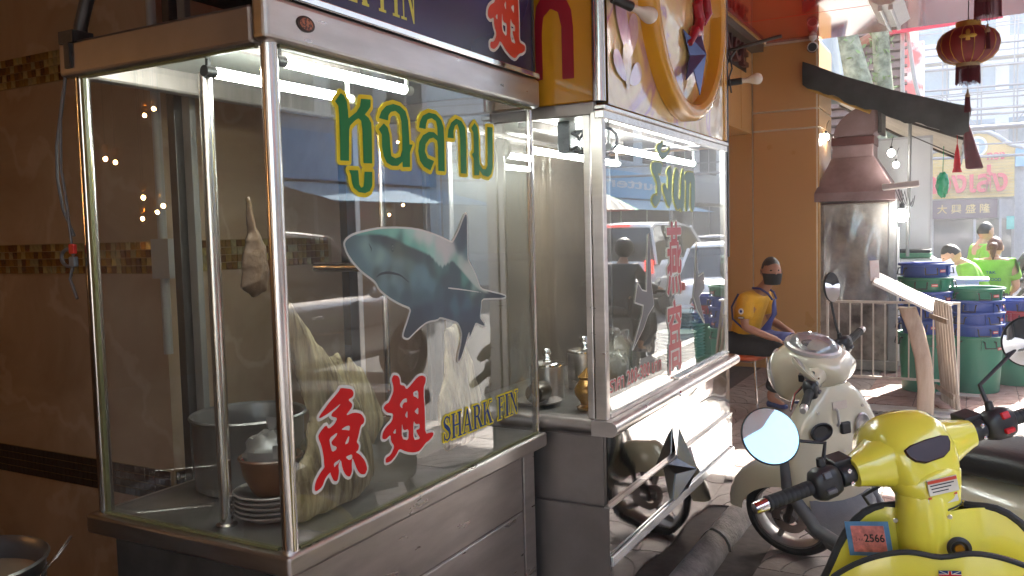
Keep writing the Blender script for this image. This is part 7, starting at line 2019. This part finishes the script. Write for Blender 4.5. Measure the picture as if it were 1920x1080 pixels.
# ================================================================ cars, street and far buildings
M_CARGLASS = mat('car_glass', (0.02, 0.025, 0.03), rough=.06, var=0, coat=.5)
M_TAIL = mat('tail_lamp', (0.45, 0.01, 0.01), rough=.2, emit=(1, .06, .04), estr=.9)
def car(label, loc, heading, L, Wd, H, paint, kind, tail=True, group=None, cat='car'):
    """body loft, greenhouse, wheels with arches, lamps; x forward, origin on the ground at the middle"""
    t = thing('parked_car' if cat == 'car' else 'pickup_truck', label, cat, loc, heading, group)
    h = L / 2; w_ = Wd / 2
    belt = H * .58
    if kind == 'suv':
        low = [(-h, .55, .60, .20), (-h + .06, .58, .92, .30), (-h + .5, .60, 1, .36), (-.3, .60, 1, .36), (h - 1.2, .60, 1, .36), (h - .5, .58, .97, .32), (h - .1, .54, .88, .26), (h, .50, .62, .16)]
        roof = [(-h + .10, belt), (-h + .28, H - .10), (-h + .6, H - .01), (-.2, H), (.55, H - .07), (1.45, belt)]
    else:
        low = [(-h, .52, .60, .18), (-h + .08, .56, .9, .27), (-h + .6, .58, 1, .34), (-.3, .58, 1, .34), (h - 1.3, .58, 1, .34), (h - .5, .54, .96, .28), (h - .1, .50, .86, .22), (h, .46, .6, .14)]
        roof = [(-h + .55, belt), (-h + 1.05, H - .08), (-.7, H), (.0, H - .02), (.35, H - .08), (1.25, belt)]
    k = H / 1.5
    MB().ring_loft([sring((x, 0, z * k), EY, EZ, w_ * q, hh * k, 4.5, 28) for x, z, q, hh in low]).obj('body', paint, t, smooth=True, angle=50)
    zt = belt + .02
    # greenhouse glass, narrower towards the roof, then roof skin and pillars
    def side(x, z): return w_ * (.93 - .20 * max(0, (z - belt)) / (H - belt))
    g = MB(); n = len(roof)
    top = [[Vector((x, -side(x, z) + .02, z - .012)), Vector((x, side(x, z) - .02, z - .012)), Vector((x, side(x, belt) - .01, belt - .06)), Vector((x, -side(x, belt) + .01, belt - .06))] for x, z in roof]
    g.ring_loft(top)
    g.obj('windows', M_CARGLASS, t, smooth=True, angle=30)
    rs = roof[1:-1] if kind == 'suv' else roof[1:-1]
    MB().ring_loft([[Vector((x, -side(x, z) - .005, z - .055)), Vector((x, -side(x, z) + .06, z)), Vector((x, 0, z + .018)), Vector((x, side(x, z) - .06, z)), Vector((x, side(x, z) + .005, z - .055))] for x, z in rs], closed=False).obj('roof', paint, t, smooth=True, angle=60, solid=.02)
    for s_ in (-1, 1):
        for (x0_, z0_), (x1_, z1_) in ((roof[0], roof[1]), (roof[-1], roof[-2])):
            MB().tube([(x0_, s_ * (side(x0_, belt) - .005), belt - .05), (x1_, s_ * (side(x1_, z1_) - .0), z1_ - .02)], .032, 8).obj('pillar', paint, t, smooth=True)
        for xb_ in (-.35, .0 - 1.25 if kind == 'suv' else -.36):
            MB().tube([(xb_, s_ * (side(xb_, belt) + .002), belt - .05), (xb_ - .06, s_ * (side(xb_, H) + .002), H - .06)], .028, 8).obj('pillar', M_BLACK, t, smooth=True)
        MB().bb(-h + .5, h - 1.3, s_ * (w_ * .985), s_ * (w_ * 1.0), belt * .68, belt * .71).obj('side_trim', M_BLACK if kind != 'suv' else M_CHROME_DULL, t)
        for xb_ in (.35, -.75):
            MB().box((xb_ - .25, s_ * (w_ + .006), belt * .86), (.16, .02, .03)).obj('door_handle', M_CHROME, t, bevel=.006)
        mrr = MB().ell((.95, s_ * (w_ + .10), belt + .06), (.07, .10, .07), 12, 8).obj('side_mirror', paint, t, smooth=True)
        for xw in (h - .85, -h + .85):
            wh = bpy.data.objects.new('wheel', None); COL.objects.link(wh); wh.parent = t
            r_ = .32; yy = s_ * (w_ - .10)
            MB().lathe([(r_ - .10, -.10), (r_ - .03, -.11), (r_, -.08), (r_, .08), (r_ - .03, .11), (r_ - .10, .10)], (xw, yy, r_), 32, axis='y', caps=False).obj('tyre', M_RUBBER, wh, smooth=True)
            rm = MB().lathe([(0, .07 * s_), (.05, .075 * s_), (.06, .05 * s_), (r_ - .11, .05 * s_), (r_ - .09, .10 * s_), (r_ - .085, -.05 * s_)], (xw, yy, r_), 28, axis='y')
            for q in range(5):
                a = 2 * PI * q / 5
                rm.tube([(xw, yy + s_ * .075, r_), (xw + (r_ - .1) * math.cos(a), yy + s_ * .085, r_ + (r_ - .1) * math.sin(a))], [.03, .022], 6)
            rm.obj('rim', M_ALLOY, wh, smooth=True)
            MB().lathe([(r_ + .02, -.02), (r_ + .06, -.02), (r_ + .06, .115), (r_ + .02, .115)] if s_ > 0 else [(r_ + .02, -.115), (r_ + .06, -.115), (r_ + .06, .02), (r_ + .02, .02)], (xw, yy, r_), 32, axis='y', caps=False).obj('wheel_arch', M_BLACK, t, smooth=True)
        MB().box((-h + .04, s_ * w_ * .78, belt * .92), (.10, .16, .26 if kind == 'suv' else .14), (0, 0, s_ * .3)).obj('tail_lamp', M_TAIL if tail else M_REDLENS, t, bevel=.02)
        MB().box((h - .10, s_ * w_ * .68, belt * .78), (.16, .30, .13), (0, 0, -s_ * .35)).obj('headlight', M_LENS, t, bevel=.03)
    MB().box((-h + .005, 0, belt * .62), (.02, .45, .12)).obj('number_plate', M_WHITE, t, bevel=.004)
    MB().bb(-h - .03, -h + .12, -w_ * .85, w_ * .85, .34, .46).obj('rear_bumper', M_BLACK if kind == 'suv' else paint, t, bevel=.03)
    if kind == 'suv' and tail: MB().box((-h + .26, 0, H - .05), (.04, .5, .03)).obj('brake_lamp', M_TAIL, t)
    return t
M_SILVERCAR = mat('silver_car_paint', (.45, .45, .44), rough=.25, metal=.6, var=.02, coat=.8)
M_WHITECAR = mat('white_car_paint', (.72, .72, .71), rough=.25, var=.02, coat=.8)
M_LAVCAR = mat('pale_lavender_paint', (.52, .50, .56), rough=.3, var=.03, coat=.6)
M_REDCAR = mat('grey_car_paint', (.20, .21, .23), rough=.25, metal=.5, coat=.8)
RZ = -.165
car('silver tall wagon driving past close to the kerb', (4.1, 6.4, RZ), R(90), 5.0, 1.8, 1.80, M_SILVERCAR, 'suv')
car('white tall wagon with lit tail lamps waiting in the street', (4.1, 18.0, RZ), R(90), 4.7, 1.85, 1.85, M_WHITECAR, 'suv')
car('dark grey car further up the street behind the white wagon', (4.3, 24.5, RZ), R(90), 4.4, 1.75, 1.5, M_REDCAR, 'sedan')
car('white car behind the silver one in the street', (4.2, .6, RZ), R(90), 4.5, 1.8, 1.6, M_WHITECAR, 'suv')
car('pale lavender wagon crossing in front of the yellow shop', (-2.05, 18.5, RZ), R(0), 4.6, 1.75, 1.58, M_LAVCAR, 'suv', False)
car('sunlit white car at the crossing behind the green shirts', (1.75, 15.6, RZ), R(80), 4.3, 1.7, 1.45, M_WHITECAR, 'sedan', False)

# motorcyclist beside the kerb
def rider_pose():
    J = dict(pel=(0, 0, .82), chest=(.10, 0, 1.16), neck=(.15, 0, 1.33), head=(.20, 0, 1.47))
    for q, y in (('R', -1), ('L', 1)):
        J['sh' + q] = (.10, y * .19, 1.25); J['el' + q] = (.26, y * .27, 1.03); J['wr' + q] = (.50, y * .30, 1.0)
        J['hip' + q] = (.02, y * .10, .80); J['kn' + q] = (.42, y * .17, .66); J['an' + q] = (.22, y * .17, .30); J['toe' + q] = (.36, y * .19, .25)
    return J
def motorbike(label, plabel, loc, heading, shirt, helmet, skin):
    sc_ = scooter('motorcycle', label, loc, heading, 0, 0, mat('black_scooter_paint', (.03, .03, .032), rough=.3, coat=.5), 'white')
    off = Matrix.Rotation(heading, 3, 'Z') @ Vector((-.85, 0, 0))
    t, hd_, HM_ = person('person', plabel, (loc[0] + off.x, loc[1] + off.y, loc[2]), heading, rider_pose(), skin, shirt, M_DARKTR, M_BLACK, None, sleeves='long')
    hb = MB().ell((-.005, 0, .03), (.135, .118, .125), 20, 12)
    hb.xf(HM_).obj('helmet', helmet, t, smooth=True)
    MB().ring_loft([[(.137 * math.cos(R(a)), .122 * math.sin(R(a)), z_) for a in range(-70, 71, 14)] for z_ in (.03, -.02, -.06)], closed=False).xf(HM_).obj('visor', M_CARGLASS, t, smooth=True, solid=.003)
    return sc_
motorbike('black scooter ridden past along the kerb with red tail lamp', 'rider in dark jacket and helmet on the black scooter', (1.50, 10.2, RZ), R(90), mat('dark_jacket', (.05, .055, .06), rough=.7, var=.2), M_BLACK, M_SKIN2)
motorbike('black delivery scooter near the woman in green', 'rider in green and black jacket on the delivery scooter', (.58, 12.6, RZ), R(100), mat('green_black_jacket', (.02, .16, .09), rough=.7, scale=3, col2=(.03, .035, .035), thresh=(.48, .52)), mat('green_helmet', (.02, .2, .1), rough=.3), M_SKIN2)
# street parasol
ps = thing('street_parasol', 'striped yellow and red parasol over a street stall', 'parasol', (6.3, 19.5, RZ))
cols = [mat('parasol_%d' % i, c, rough=.8) for i, c in enumerate(((.6, .55, .45), (.6, .34, .05), (.55, .06, .05), (.12, .35, .2)))]
for k in range(8):
    a0, a1 = 2 * PI * k / 8, 2 * PI * (k + 1) / 8
    pts = [(0, 0, 2.75)]
    b_ = MB(); f_ = lambda u, v: ((1.25 * v) * math.cos(a0 + (a1 - a0) * u), (1.25 * v) * math.sin(a0 + (a1 - a0) * u), 2.75 - .55 * v ** 1.4)
    b_.grid(3, 5, f_); b_.obj('canopy_panel', cols[k % 4], ps, smooth=True)
MB().tube([(0, 0, 0), (0, 0, 2.78)], .025, 8).obj('pole', M_WHITE, ps)

# row of shophouses across the street (seen in the glass)
def shophouse(x, y0_, y1_, H, wallc, signc, label, text=None, awn=None, face=-1, floors=3, signtext=(.7, .7, .68)):
    t = thing('shophouse', label, 'building', (x, (y0_ + y1_) / 2, RZ), 0, 'shophouses across the street')
    m = mat('shop_wall_%d' % (hash(label) % 10 ** 6), wallc, rough=.8, var=.15, scale=1.5)
    ms_ = mat('shop_sign_%d' % (hash(label) % 10 ** 6), signc, rough=.5, var=.08)
    wd = y1_ - y0_
    W(MB().bb(x, x + 6, y0_, y1_, RZ, H), 'wall', m, t)
    W(MB().bb(x - .25, x, y0_ + .02, y1_ - .02, 2.75, 3.75), 'sign_board', ms_, t, bevel=.02)
    if text:
        o_ = obj_me('sign_lettering', fit_text(text_mesh(text, 1, .02), lambda u, v, w_: (x - .262, u, v), y1_ - .15 * wd, y0_ + .15 * wd, 3.0, 3.5), mat('sign_letter_%d' % int(signtext[0] * 100), signtext, rough=.5)); abs_parent(o_, t)
    sf = W(MB().bb(x - .02, x - .001, y0_ + .25, y1_ - .25, RZ, 2.6), 'shop_front', M_CARGLASS, t)
    for k in range(1, 4):
        yy = y0_ + .25 + (wd - .5) * k / 4
        W(MB().bb(x - .06, x - .021, yy - .04, yy + .04, RZ, 2.6), 'mullion', M_ALU, t)
    if awn is not None:
        am = mat('awning_%d' % int(awn[0] * 1000), awn, rough=.8, var=.15)
        b_ = MB(); b_.grid(8, 4, lambda u, v: (x - .05 - 1.9 * v, y0_ + wd * u, 2.72 - .5 * v)); W(b_, 'awning', am, t, solid=.02)
    for fl in range(floors):
        zb = 4.2 + fl * 2.9
        if zb + 2 > H: break
        for k in range(3):
            yy = y0_ + wd * (k + .5) / 3
            wn = W(MB().bb(x - .03, x - .001, yy - wd * .12, yy + wd * .12, zb, zb + 1.6), 'window', M_CARGLASS, t)
            W(MB().bb(x - .09, x - .032, yy - wd * .14, yy + wd * .14, zb - .1, zb - .02), 'window_sill', m, t)
            W(MB().bb(x - .05, x - .031, yy - .03, yy + .03, zb, zb + 1.6), 'window_bar', M_ALU, t)
    return t
X_ = 9.6
shophouse(X_, -12, -6, 7.2, (.45, .42, .36), (.10, .28, .45), 'beige shophouse with a blue name board', None, (.30, .30, .28))
shophouse(X_, -5.95, 0, 7.6, (.52, .50, .47), (.55, .08, .05), 'white shophouse with a red name board', None, (.05, .25, .24))
shophouse(X_, .05, 6, 7.2, (.38, .33, .28), (.09, .25, .48), 'brown shophouse with a bright blue name board', 'ขายยา', (.45, .40, .30))
shophouse(X_, 6.05, 12, 12.5, (.50, .45, .37), (.50, .40, .10), 'cream shophouse with a yellow name board', None, None)
shophouse(X_, 12.05, 18, 11, (.45, .46, .48), (.12, .32, .55), 'grey shophouse with a light blue name board', None, (.16, .30, .42))
shophouse(X_, 24, 36, 9, (.42, .50, .56), (.12, .42, .68), 'pale shophouse with a wide sky blue board past the crossing', 'butterfly', (.25, .40, .50))
shophouse(X_, 36.1, 48, 12, (.55, .53, .50), (.45, .44, .42), 'white block past the sky blue board', None, None)
# block behind the camera
tb = thing('teal_awning', 'teal street awning on thin poles behind the parked scooters', 'awning', (.8, -4, RZ))
W(MB().grid(10, 4, lambda u, v: (-1.2 + 4.2 * u, -5.6 + 2.0 * v, 3.3 - .5 * v)), 'canopy', mat('teal_canvas', (.03, .30, .26), rough=.8), tb, solid=.02)
for x_ in (-1.1, 2.9):
    W(MB().tube([(x_, -3.65, RZ), (x_, -3.65, 2.82)], .025, 8), 'pole', M_WHITE, tb)

# ---- yellow shop at the far side of the crossing
YS = 38.0
ys = thing('yellow_shop', 'yellow boarded shop with red Thai lettering and arched gable', 'building', (-.6, YS, RZ))
M_YB = mat('yellow_boards', (.50, .33, .09), rough=.6, var=.12, scale=3)
M_SHOPWALL = mat('shop_grey_wall', (.30, .29, .30), rough=.7, var=.15)
W(MB().bb(-5.5, 1.9, YS + .2, YS + 8, RZ, 4.4), 'wall', M_SHOPWALL, ys)
for k in range(15):
    W(MB().bb(-4.6, 1.28, YS, YS + .12, 2.46 + k * .122, 2.46 + k * .122 + .112), 'sign_plank', M_YB, ys)
arch_ = [(-1.75, 4.29)] + [(-1.6 + 3.1 * k / 16, 4.29 + .80 * math.sin(PI * (.12 + .76 * k / 16)) ** 2.2) for k in range(17)] + [(1.65, 4.29)]
arch_ = [(-1.7, 4.28), (-1.55, 4.33), (-1.2, 4.40), (-.9, 4.62), (-.6, 4.86), (-.3, 4.98), (.05, 5.02), (.4, 4.97), (.7, 4.80), (1.0, 4.55), (1.25, 4.40), (1.5, 4.33), (1.6, 4.28)]
W(MB().prism(arch_, YS, YS + .14, lambda u, v, h_: (u - .03, h_, v)), 'gable', M_YB, ys)
W(MB().tube([(u - .03, YS - .04, v + .02) for u, v in arch_], .085, 8), 'gable_moulding', mat('grey_moulding', (.34, .33, .34), rough=.6), ys, smooth=True)
W(MB().lathe([(0, 0), (.36, 0), (.36, .05), (.30, .06), (0, .06)], n=32, axis='y').xf(Matrix.Translation((.0, YS - .01, 4.45)) @ Matrix.Diagonal((1, -1, 1.1, 1))), 'round_emblem', mat('emblem_white', (.6, .6, .58), rough=.5), ys, smooth=True, angle=30)
W(MB().lathe([(0, .062), (.29, .062), (0, .066)], n=28, axis='y').xf(Matrix.Translation((.0, YS - .01, 4.45)) @ Matrix.Diagonal((1, -1, 1.1, 1))), 'emblem_picture', mat('emblem_blue', (.14, .26, .40), rough=.5, scale=6, col2=(.40, .42, .36)), ys)
W(MB().bb(-.07, .07, YS - .085, YS - .078, 4.2, 4.62), 'emblem_tower', M_WHITEPRINT, ys)
W(MB().bb(-.15, .15, YS - .084, YS - .0775, 4.5, 4.56), 'emblem_tower', M_WHITEPRINT, ys)
M_REDL = mat('red_sign_letters', (.55, .02, .05), rough=.4)
for txt, u0, u1, v0, v1 in (('กวงเส่ง', -1.9, 1.05, 2.66, 3.72), ('ทอง', .35, .95, 3.90, 4.18)):
    o_ = obj_me('sign_lettering', fit_text(text_mesh(txt, 1, .025, .06), lambda u, v, w_: (u, YS - .10 + w_, v), u0, u1, v0, v1), M_REDL); abs_parent(o_, ys)
W(MB().bb(-4.5, .72, YS - .05, YS + .05, 1.66, 2.40), 'chinese_board', mat('dark_plum_board', (.07, .03, .05), rough=.5, var=.1), ys)
for k, c_ in enumerate('大興盛隆'):
    o_ = obj_me('board_character', fit_text(text_mesh(c_, 1, .012), lambda u, v, w_: (u, YS - .06, v), -1.38 + k * .50, -1.02 + k * .50, 1.86, 2.22), mat('gold_character', (.55, .38, .12), rough=.4)); abs_parent(o_, ys)
W(MB().bb(-4.4, 1.2, YS + .1, YS + .16, RZ, 1.62), 'shop_front', M_CARGLASS, ys)
for x_ in (-1.6, -.1, .78, 1.3):
    W(MB().bb(x_, x_ + .09, YS - .02, YS + .099, RZ, 2.4), 'shop_pillar', M_SHOPWALL, ys)
W(MB().bb(1.02, 1.28, YS - .3, YS - .25, 1.2, 1.7), 'green_notice', mat('teal_notice', (.05, .40, .34), rough=.5), ys)
W(MB().bb(1.30, 5, YS - .05, YS + .1, 3.6, 4.3), 'blue_fascia', mat('sky_blue_fascia', (.16, .34, .52), rough=.5), ys)
W(MB().bb(1.95, 7, YS + .2, YS + 8, RZ, 4.4), 'side_wall', M_SHOPWALL, ys)

# ---- tall white building wrapped in scaffolding
SB = 56.0
sb = thing('scaffolded_building', 'tall pale building with window bands under construction', 'building', (0, SB + 5, RZ))
M_PALE = mat('pale_concrete_wall', (.58, .58, .60), rough=.8, var=.08, scale=.4)
W(MB().bb(-9, 16, SB + 1.4, SB + 12, RZ, 30), 'wall', M_PALE, sb)
for fl in range(7):
    for k in range(10):
        x_ = -8 + k * 2.4
        W(MB().bb(x_, x_ + 1.7, SB + 1.33, SB + 1.399, 6.0 + fl * 3.1, 7.5 + fl * 3.1), 'window', mat('blue_grey_pane', (.16, .22, .30), rough=.15), sb)
sf = thing('scaffolding', 'steel scaffolding with many poles and braces on the tall building', 'scaffolding', (0, SB, RZ))
M_SCAF = mat('scaffold_steel', (.22, .20, .20), rough=.5, metal=.5, var=.2)
me_v = MB().tube([(0, 0, 0), (0, 0, 24)], .045, 6).mesh('scaffold_upright', M_SCAF)
me_h = MB().tube([(-9, 0, 0), (10, 0, 0)], .04, 6).mesh('scaffold_ledger', M_SCAF)
me_d = MB().tube([(0, 0, 0), (1.8, 0, 1.9)], .03, 5).mesh('scaffold_brace', M_SCAF)
def sput(me, nm, p_):
    o_ = bpy.data.objects.new(nm, me); COL.objects.link(o_); o_.parent = sf; o_.location = p_; return o_
for k in range(11):
    for d in (0, 1.0):
        sput(me_v, 'scaffold_upright', (-9 + 1.8 * k + (.2 if d else 0), d, 0))
for j in range(12):
    for d in (0, 1.0):
        sput(me_h, 'scaffold_ledger', (0, d, 1.9 * j + 1.5))
for k in range(10):
    for j in range(11):
        if random.random() < .45:
            o_ = sput(me_d, 'scaffold_brace', (-9 + 1.8 * k, -.05, 1.9 * j + 1.5))
            if random.random() < .5: o_.rotation_euler.z = PI; o_.location.x += 1.8
for j in (3, 5, 7):
    o_ = MB().bb(-9, 10, .05, .95, 1.9 * j + 1.45, 1.9 * j + 1.5).obj('walk_board', mat('board_wood', (.35, .28, .2), rough=.8), sf)
# left part: brown louvred house behind the stall, mossy trunks, red banner, poles, cables
lv = thing('louvred_house', 'brown louvred wall of an old house above the awning', 'building', (-1.9, 16, 0))
W(MB().bb(-4, -1.05, 16.1, 19, RZ, 6.0), 'wall', mat('brown_house_wall', (.09, .06, .05), rough=.8, var=.2), lv)
for k in range(22):
    W(MB().box((-1.75, 16.02, 2.9 + k * .15), (1.4, .03, .13), (R(-28), 0, 0)), 'louvre', mat('brown_louvre', (.14, .095, .08), rough=.7, var=.2), lv)
W(MB().tube([(-2.4, 15.95, 4.4), (-1.6, 15.95, 4.75), (-1.0, 15.95, 4.9)], .09, 8), 'bent_beam', mat('rusty_beam', (.22, .09, .05), rough=.8), lv, smooth=True)
W(MB().bb(-1.10, -.80, 16.0, 16.2, 2.6, 4.6), 'corner_post', mat('red_white_post', (.55, .16, .15), rough=.7, scale=2.2, col2=(.66, .62, .60), thresh=(.45, .55)), lv)
def trunk(pts, r_, label):
    b = MB(); P = [Vector(p_) for p_ in pts]
    rr_ = random.Random(int(r_ * 1e4))
    b.tube(P, [r_ * (1 + .12 * math.sin(i * 2.1)) for i in range(len(P))], 14)
    t = thing('mossy_trunk', label, 'tree', pts[0], 0, 'mossy trunks behind the awning')
    o_ = b.obj('trunk', mat('mossy_bark', (.07, .075, .045), rough=.9, scale=9, col2=(.30, .31, .22), bump=1.0, bscale=20), None, smooth=True); abs_parent(o_, t)
    lf = MB()
    for k in range(420):
        i = rr_.randrange(len(P) - 1); q = rr_.random(); c = P[i].lerp(P[i + 1], q); a = rr_.uniform(0, 6.28)
        c = c + Vector((math.cos(a), math.sin(a), 0)) * r_ * rr_.uniform(.95, 1.35)
        s_ = rr_.uniform(.02, .06); u = Vector((rr_.gauss(0, 1), rr_.gauss(0, 1), rr_.gauss(0, 1))).normalized() * s_; v = Vector((rr_.gauss(0, 1), rr_.gauss(0, 1), rr_.gauss(0, 1))).normalized() * s_ * .5
        lf.add([c - u, c + v, c + u, c - v], [(0, 1, 2, 3)])
    o_ = lf.obj('moss_leaves', mat('moss_leaf', (.10, .16, .05), rough=.8, scale=4, col2=(.20, .26, .10))); abs_parent(o_, t); o_['kind'] = 'stuff'
trunk([(-1.18, 12.9, RZ), (-1.25, 12.9, 2.5), (-1.48, 12.9, 3.6), (-1.78, 12.9, 4.6), (-2.0, 12.9, 5.4)], .19, 'thick mossy trunk leaning left behind the awning')
trunk([(-1.05, 13.4, RZ), (-1.12, 13.4, 2.6), (-1.22, 13.4, 4.0), (-1.30, 13.4, 5.6)], .13, 'thinner mossy trunk standing beside the leaning one')
o = MB().grid(8, 10, lambda u, v: (-1.85 + .28 * u - .25 * (1 - v) * 0 + .22 * v, 10.9 + .05 * math.sin(u * 9 + v * 3), 4.35 - 1.35 * v)).obj('blue_grey_tarp', mat('grey_tarp', (.34, .38, .42), rough=.7, var=.15, scale=4), smooth=True, solid=.006)
tag(o, 'grey blue tarp hanging between the pillar and the trunk', 'tarp')
bn_ = thing('red_banner', 'long red street banner with pale lettering under the ceiling edge', 'banner', (-.6, 14, 4.3))
W(MB().box((-.50, 14, 4.60), (1.6, .04, .44), (0, R(-1.5), 0)), 'cloth', mat('red_banner_cloth', (.50, .02, .05), rough=.7, var=.1), bn_)
for x0_, x1_, lb in ((-.95, -.72, 'thin grey bent pole behind the awning'), (-1.02, -.98, 'straight grey cable pole beside the bent pole')):
    o = MB().tube([(x0_, 14.2, 6.2), (x0_ + .02, 14.2, 4.4), ((x0_ + x1_) / 2, 14.2, 3.7), (x1_, 14.2, 3.2), (x1_, 14.2, RZ)], .03, 8).obj('street_pole', mat('pole_grey', (.28, .28, .28), rough=.6), smooth=True); tag(o, lb, 'pole')
for k in range(12):
    z_ = [3.4, 4.15, 4.35, 4.55, 4.75, 5.3, 5.6, 5.85, 3.2, 6.8, 7.1, 7.6][k]; y_ = 22 + .25 * (k % 4)
    o = MB().tube(catenary((-14, y_, z_ + .5), (16, y_ + 1, z_ + .3), .5 + .04 * (k % 3), 20), .02 + .008 * (k % 3), 5).obj('overhead_cable', mat('cable_grey', (.20, .20, .21), rough=.4), smooth=True)
    zs_ = sorted([3.4, 4.15, 4.35, 4.55, 4.75, 5.3, 5.6, 5.85, 3.2, 6.8, 7.1, 7.6]); tag(o, 'overhead cable across the crossing, %s' % nth(zs_.index(z_), 12, 'from the lowest'), 'cable', 'overhead cables across the crossing')
o = MB().tube(catenary((-14, 20, 3.72), (16, 20, 3.78), .30, 20), .055, 8).obj('cable_bundle', mat('cable_bundle_grey', (.16, .16, .17), rough=.5), smooth=True)
tag(o, 'thick dark bundle of cables lower than the other wires', 'cable bundle')
# far side blocks so that the street does not end in open ground
for k, (xa_, xb_, ya_, yb_, H_, c_, lb) in enumerate(((-26, -6, 30, 44, 14, (.40, .38, .36), 'grey block left of the yellow shop'), (8, 20, 50, 64, 18, (.50, .49, .47), 'pale block beyond the crossing'), (-30, -8.4, 11, 24, 13, (.42, .36, .30), 'tan block behind the stall'), (-12, 3, -26, -14, 12, (.45, .43, .40), 'beige block far behind the parked scooters'))):
    t = thing('city_block', lb, 'building', ((xa_ + xb_) / 2, (ya_ + yb_) / 2, RZ))
    W(MB().bb(xa_, xb_, ya_, yb_, RZ, H_), 'wall', mat('block_wall_%d' % k, c_, rough=.8, var=.12, scale=.6), t)
    for fl in range(int(H_ / 3.2)):
        for j in range(5):
            x_ = xa_ + (xb_ - xa_) * (j + .5) / 5; yv = ya_ - .04 if ya_ > 0 else yb_ + .001
            W(MB().bb(x_ - .7, x_ + .7, yv, yv + .039, 1.4 + fl * 3.2, 2.9 + fl * 3.2), 'window', M_CARGLASS, t)
# lamps inside the dining room (their glints show in the side glass)
for k, (x_, y_, z_) in enumerate(((-4.55, -.55, 2.05), (-4.35, -.75, 2.35), (-4.0, -.5, 1.75), (-4.7, -.9, 1.70), (-3.9, -1.2, 2.6), (-4.9, -.3, 1.45), (-4.42, -.52, 2.02), (-4.5, -.8, 2.33), (-4.1, -.45, 1.80), (-4.62, -.95, 1.74))):
    zl_ = sorted((2.05, 2.35, 1.75, 1.70, 2.6, 1.45, 2.02, 2.33, 1.80, 1.74)); t = thing('pendant_lamp', 'warm glowing pendant lamp in the dining room, %s' % ('highest' if z_ == 2.6 else nth(zl_.index(z_), 10, 'lowest')), 'lamp', (x_, y_, z_), 0, 'warm pendant lamps in the dining room')
    MB().ell((0, 0, 0), (.012, .012, .013), 12, 8).obj('globe', emit_mat('warm_lamp_light', (1.0, .50, .17), 55.0), t, smooth=True)
    MB().lathe([(.012, .035), (.02, .05), (.02, .08), (0, .09)], n=10).obj('socket', M_BRASS, t, smooth=True)
    MB().tube([(0, 0, .08), (0, 0, 3.42 - z_)], .004, 5).obj('cord', M_BLACK, t)

# ---- bright dusty air over the street
hz = MB().bb(-405, 405, -405, 405, -1.2, 32.5).obj('haze', None)
hz.data.materials.clear()
hm = bpy.data.materials.new('street_haze'); hm.use_nodes = True
ht = hm.node_tree; ht.nodes.clear()
hv = nn(ht, 'ShaderNodeVolumePrincipled'); hv.inputs['Color'].default_value = (.96, .97, 1.0, 1); hv.inputs['Density'].default_value = .0038; hv.inputs['Anisotropy'].default_value = .3
hou = nn(ht, 'ShaderNodeOutputMaterial'); ht.links.new(hv.outputs[0], hou.inputs['Volume'])
hz.data.materials.append(hm); hz['kind'] = 'stuff'
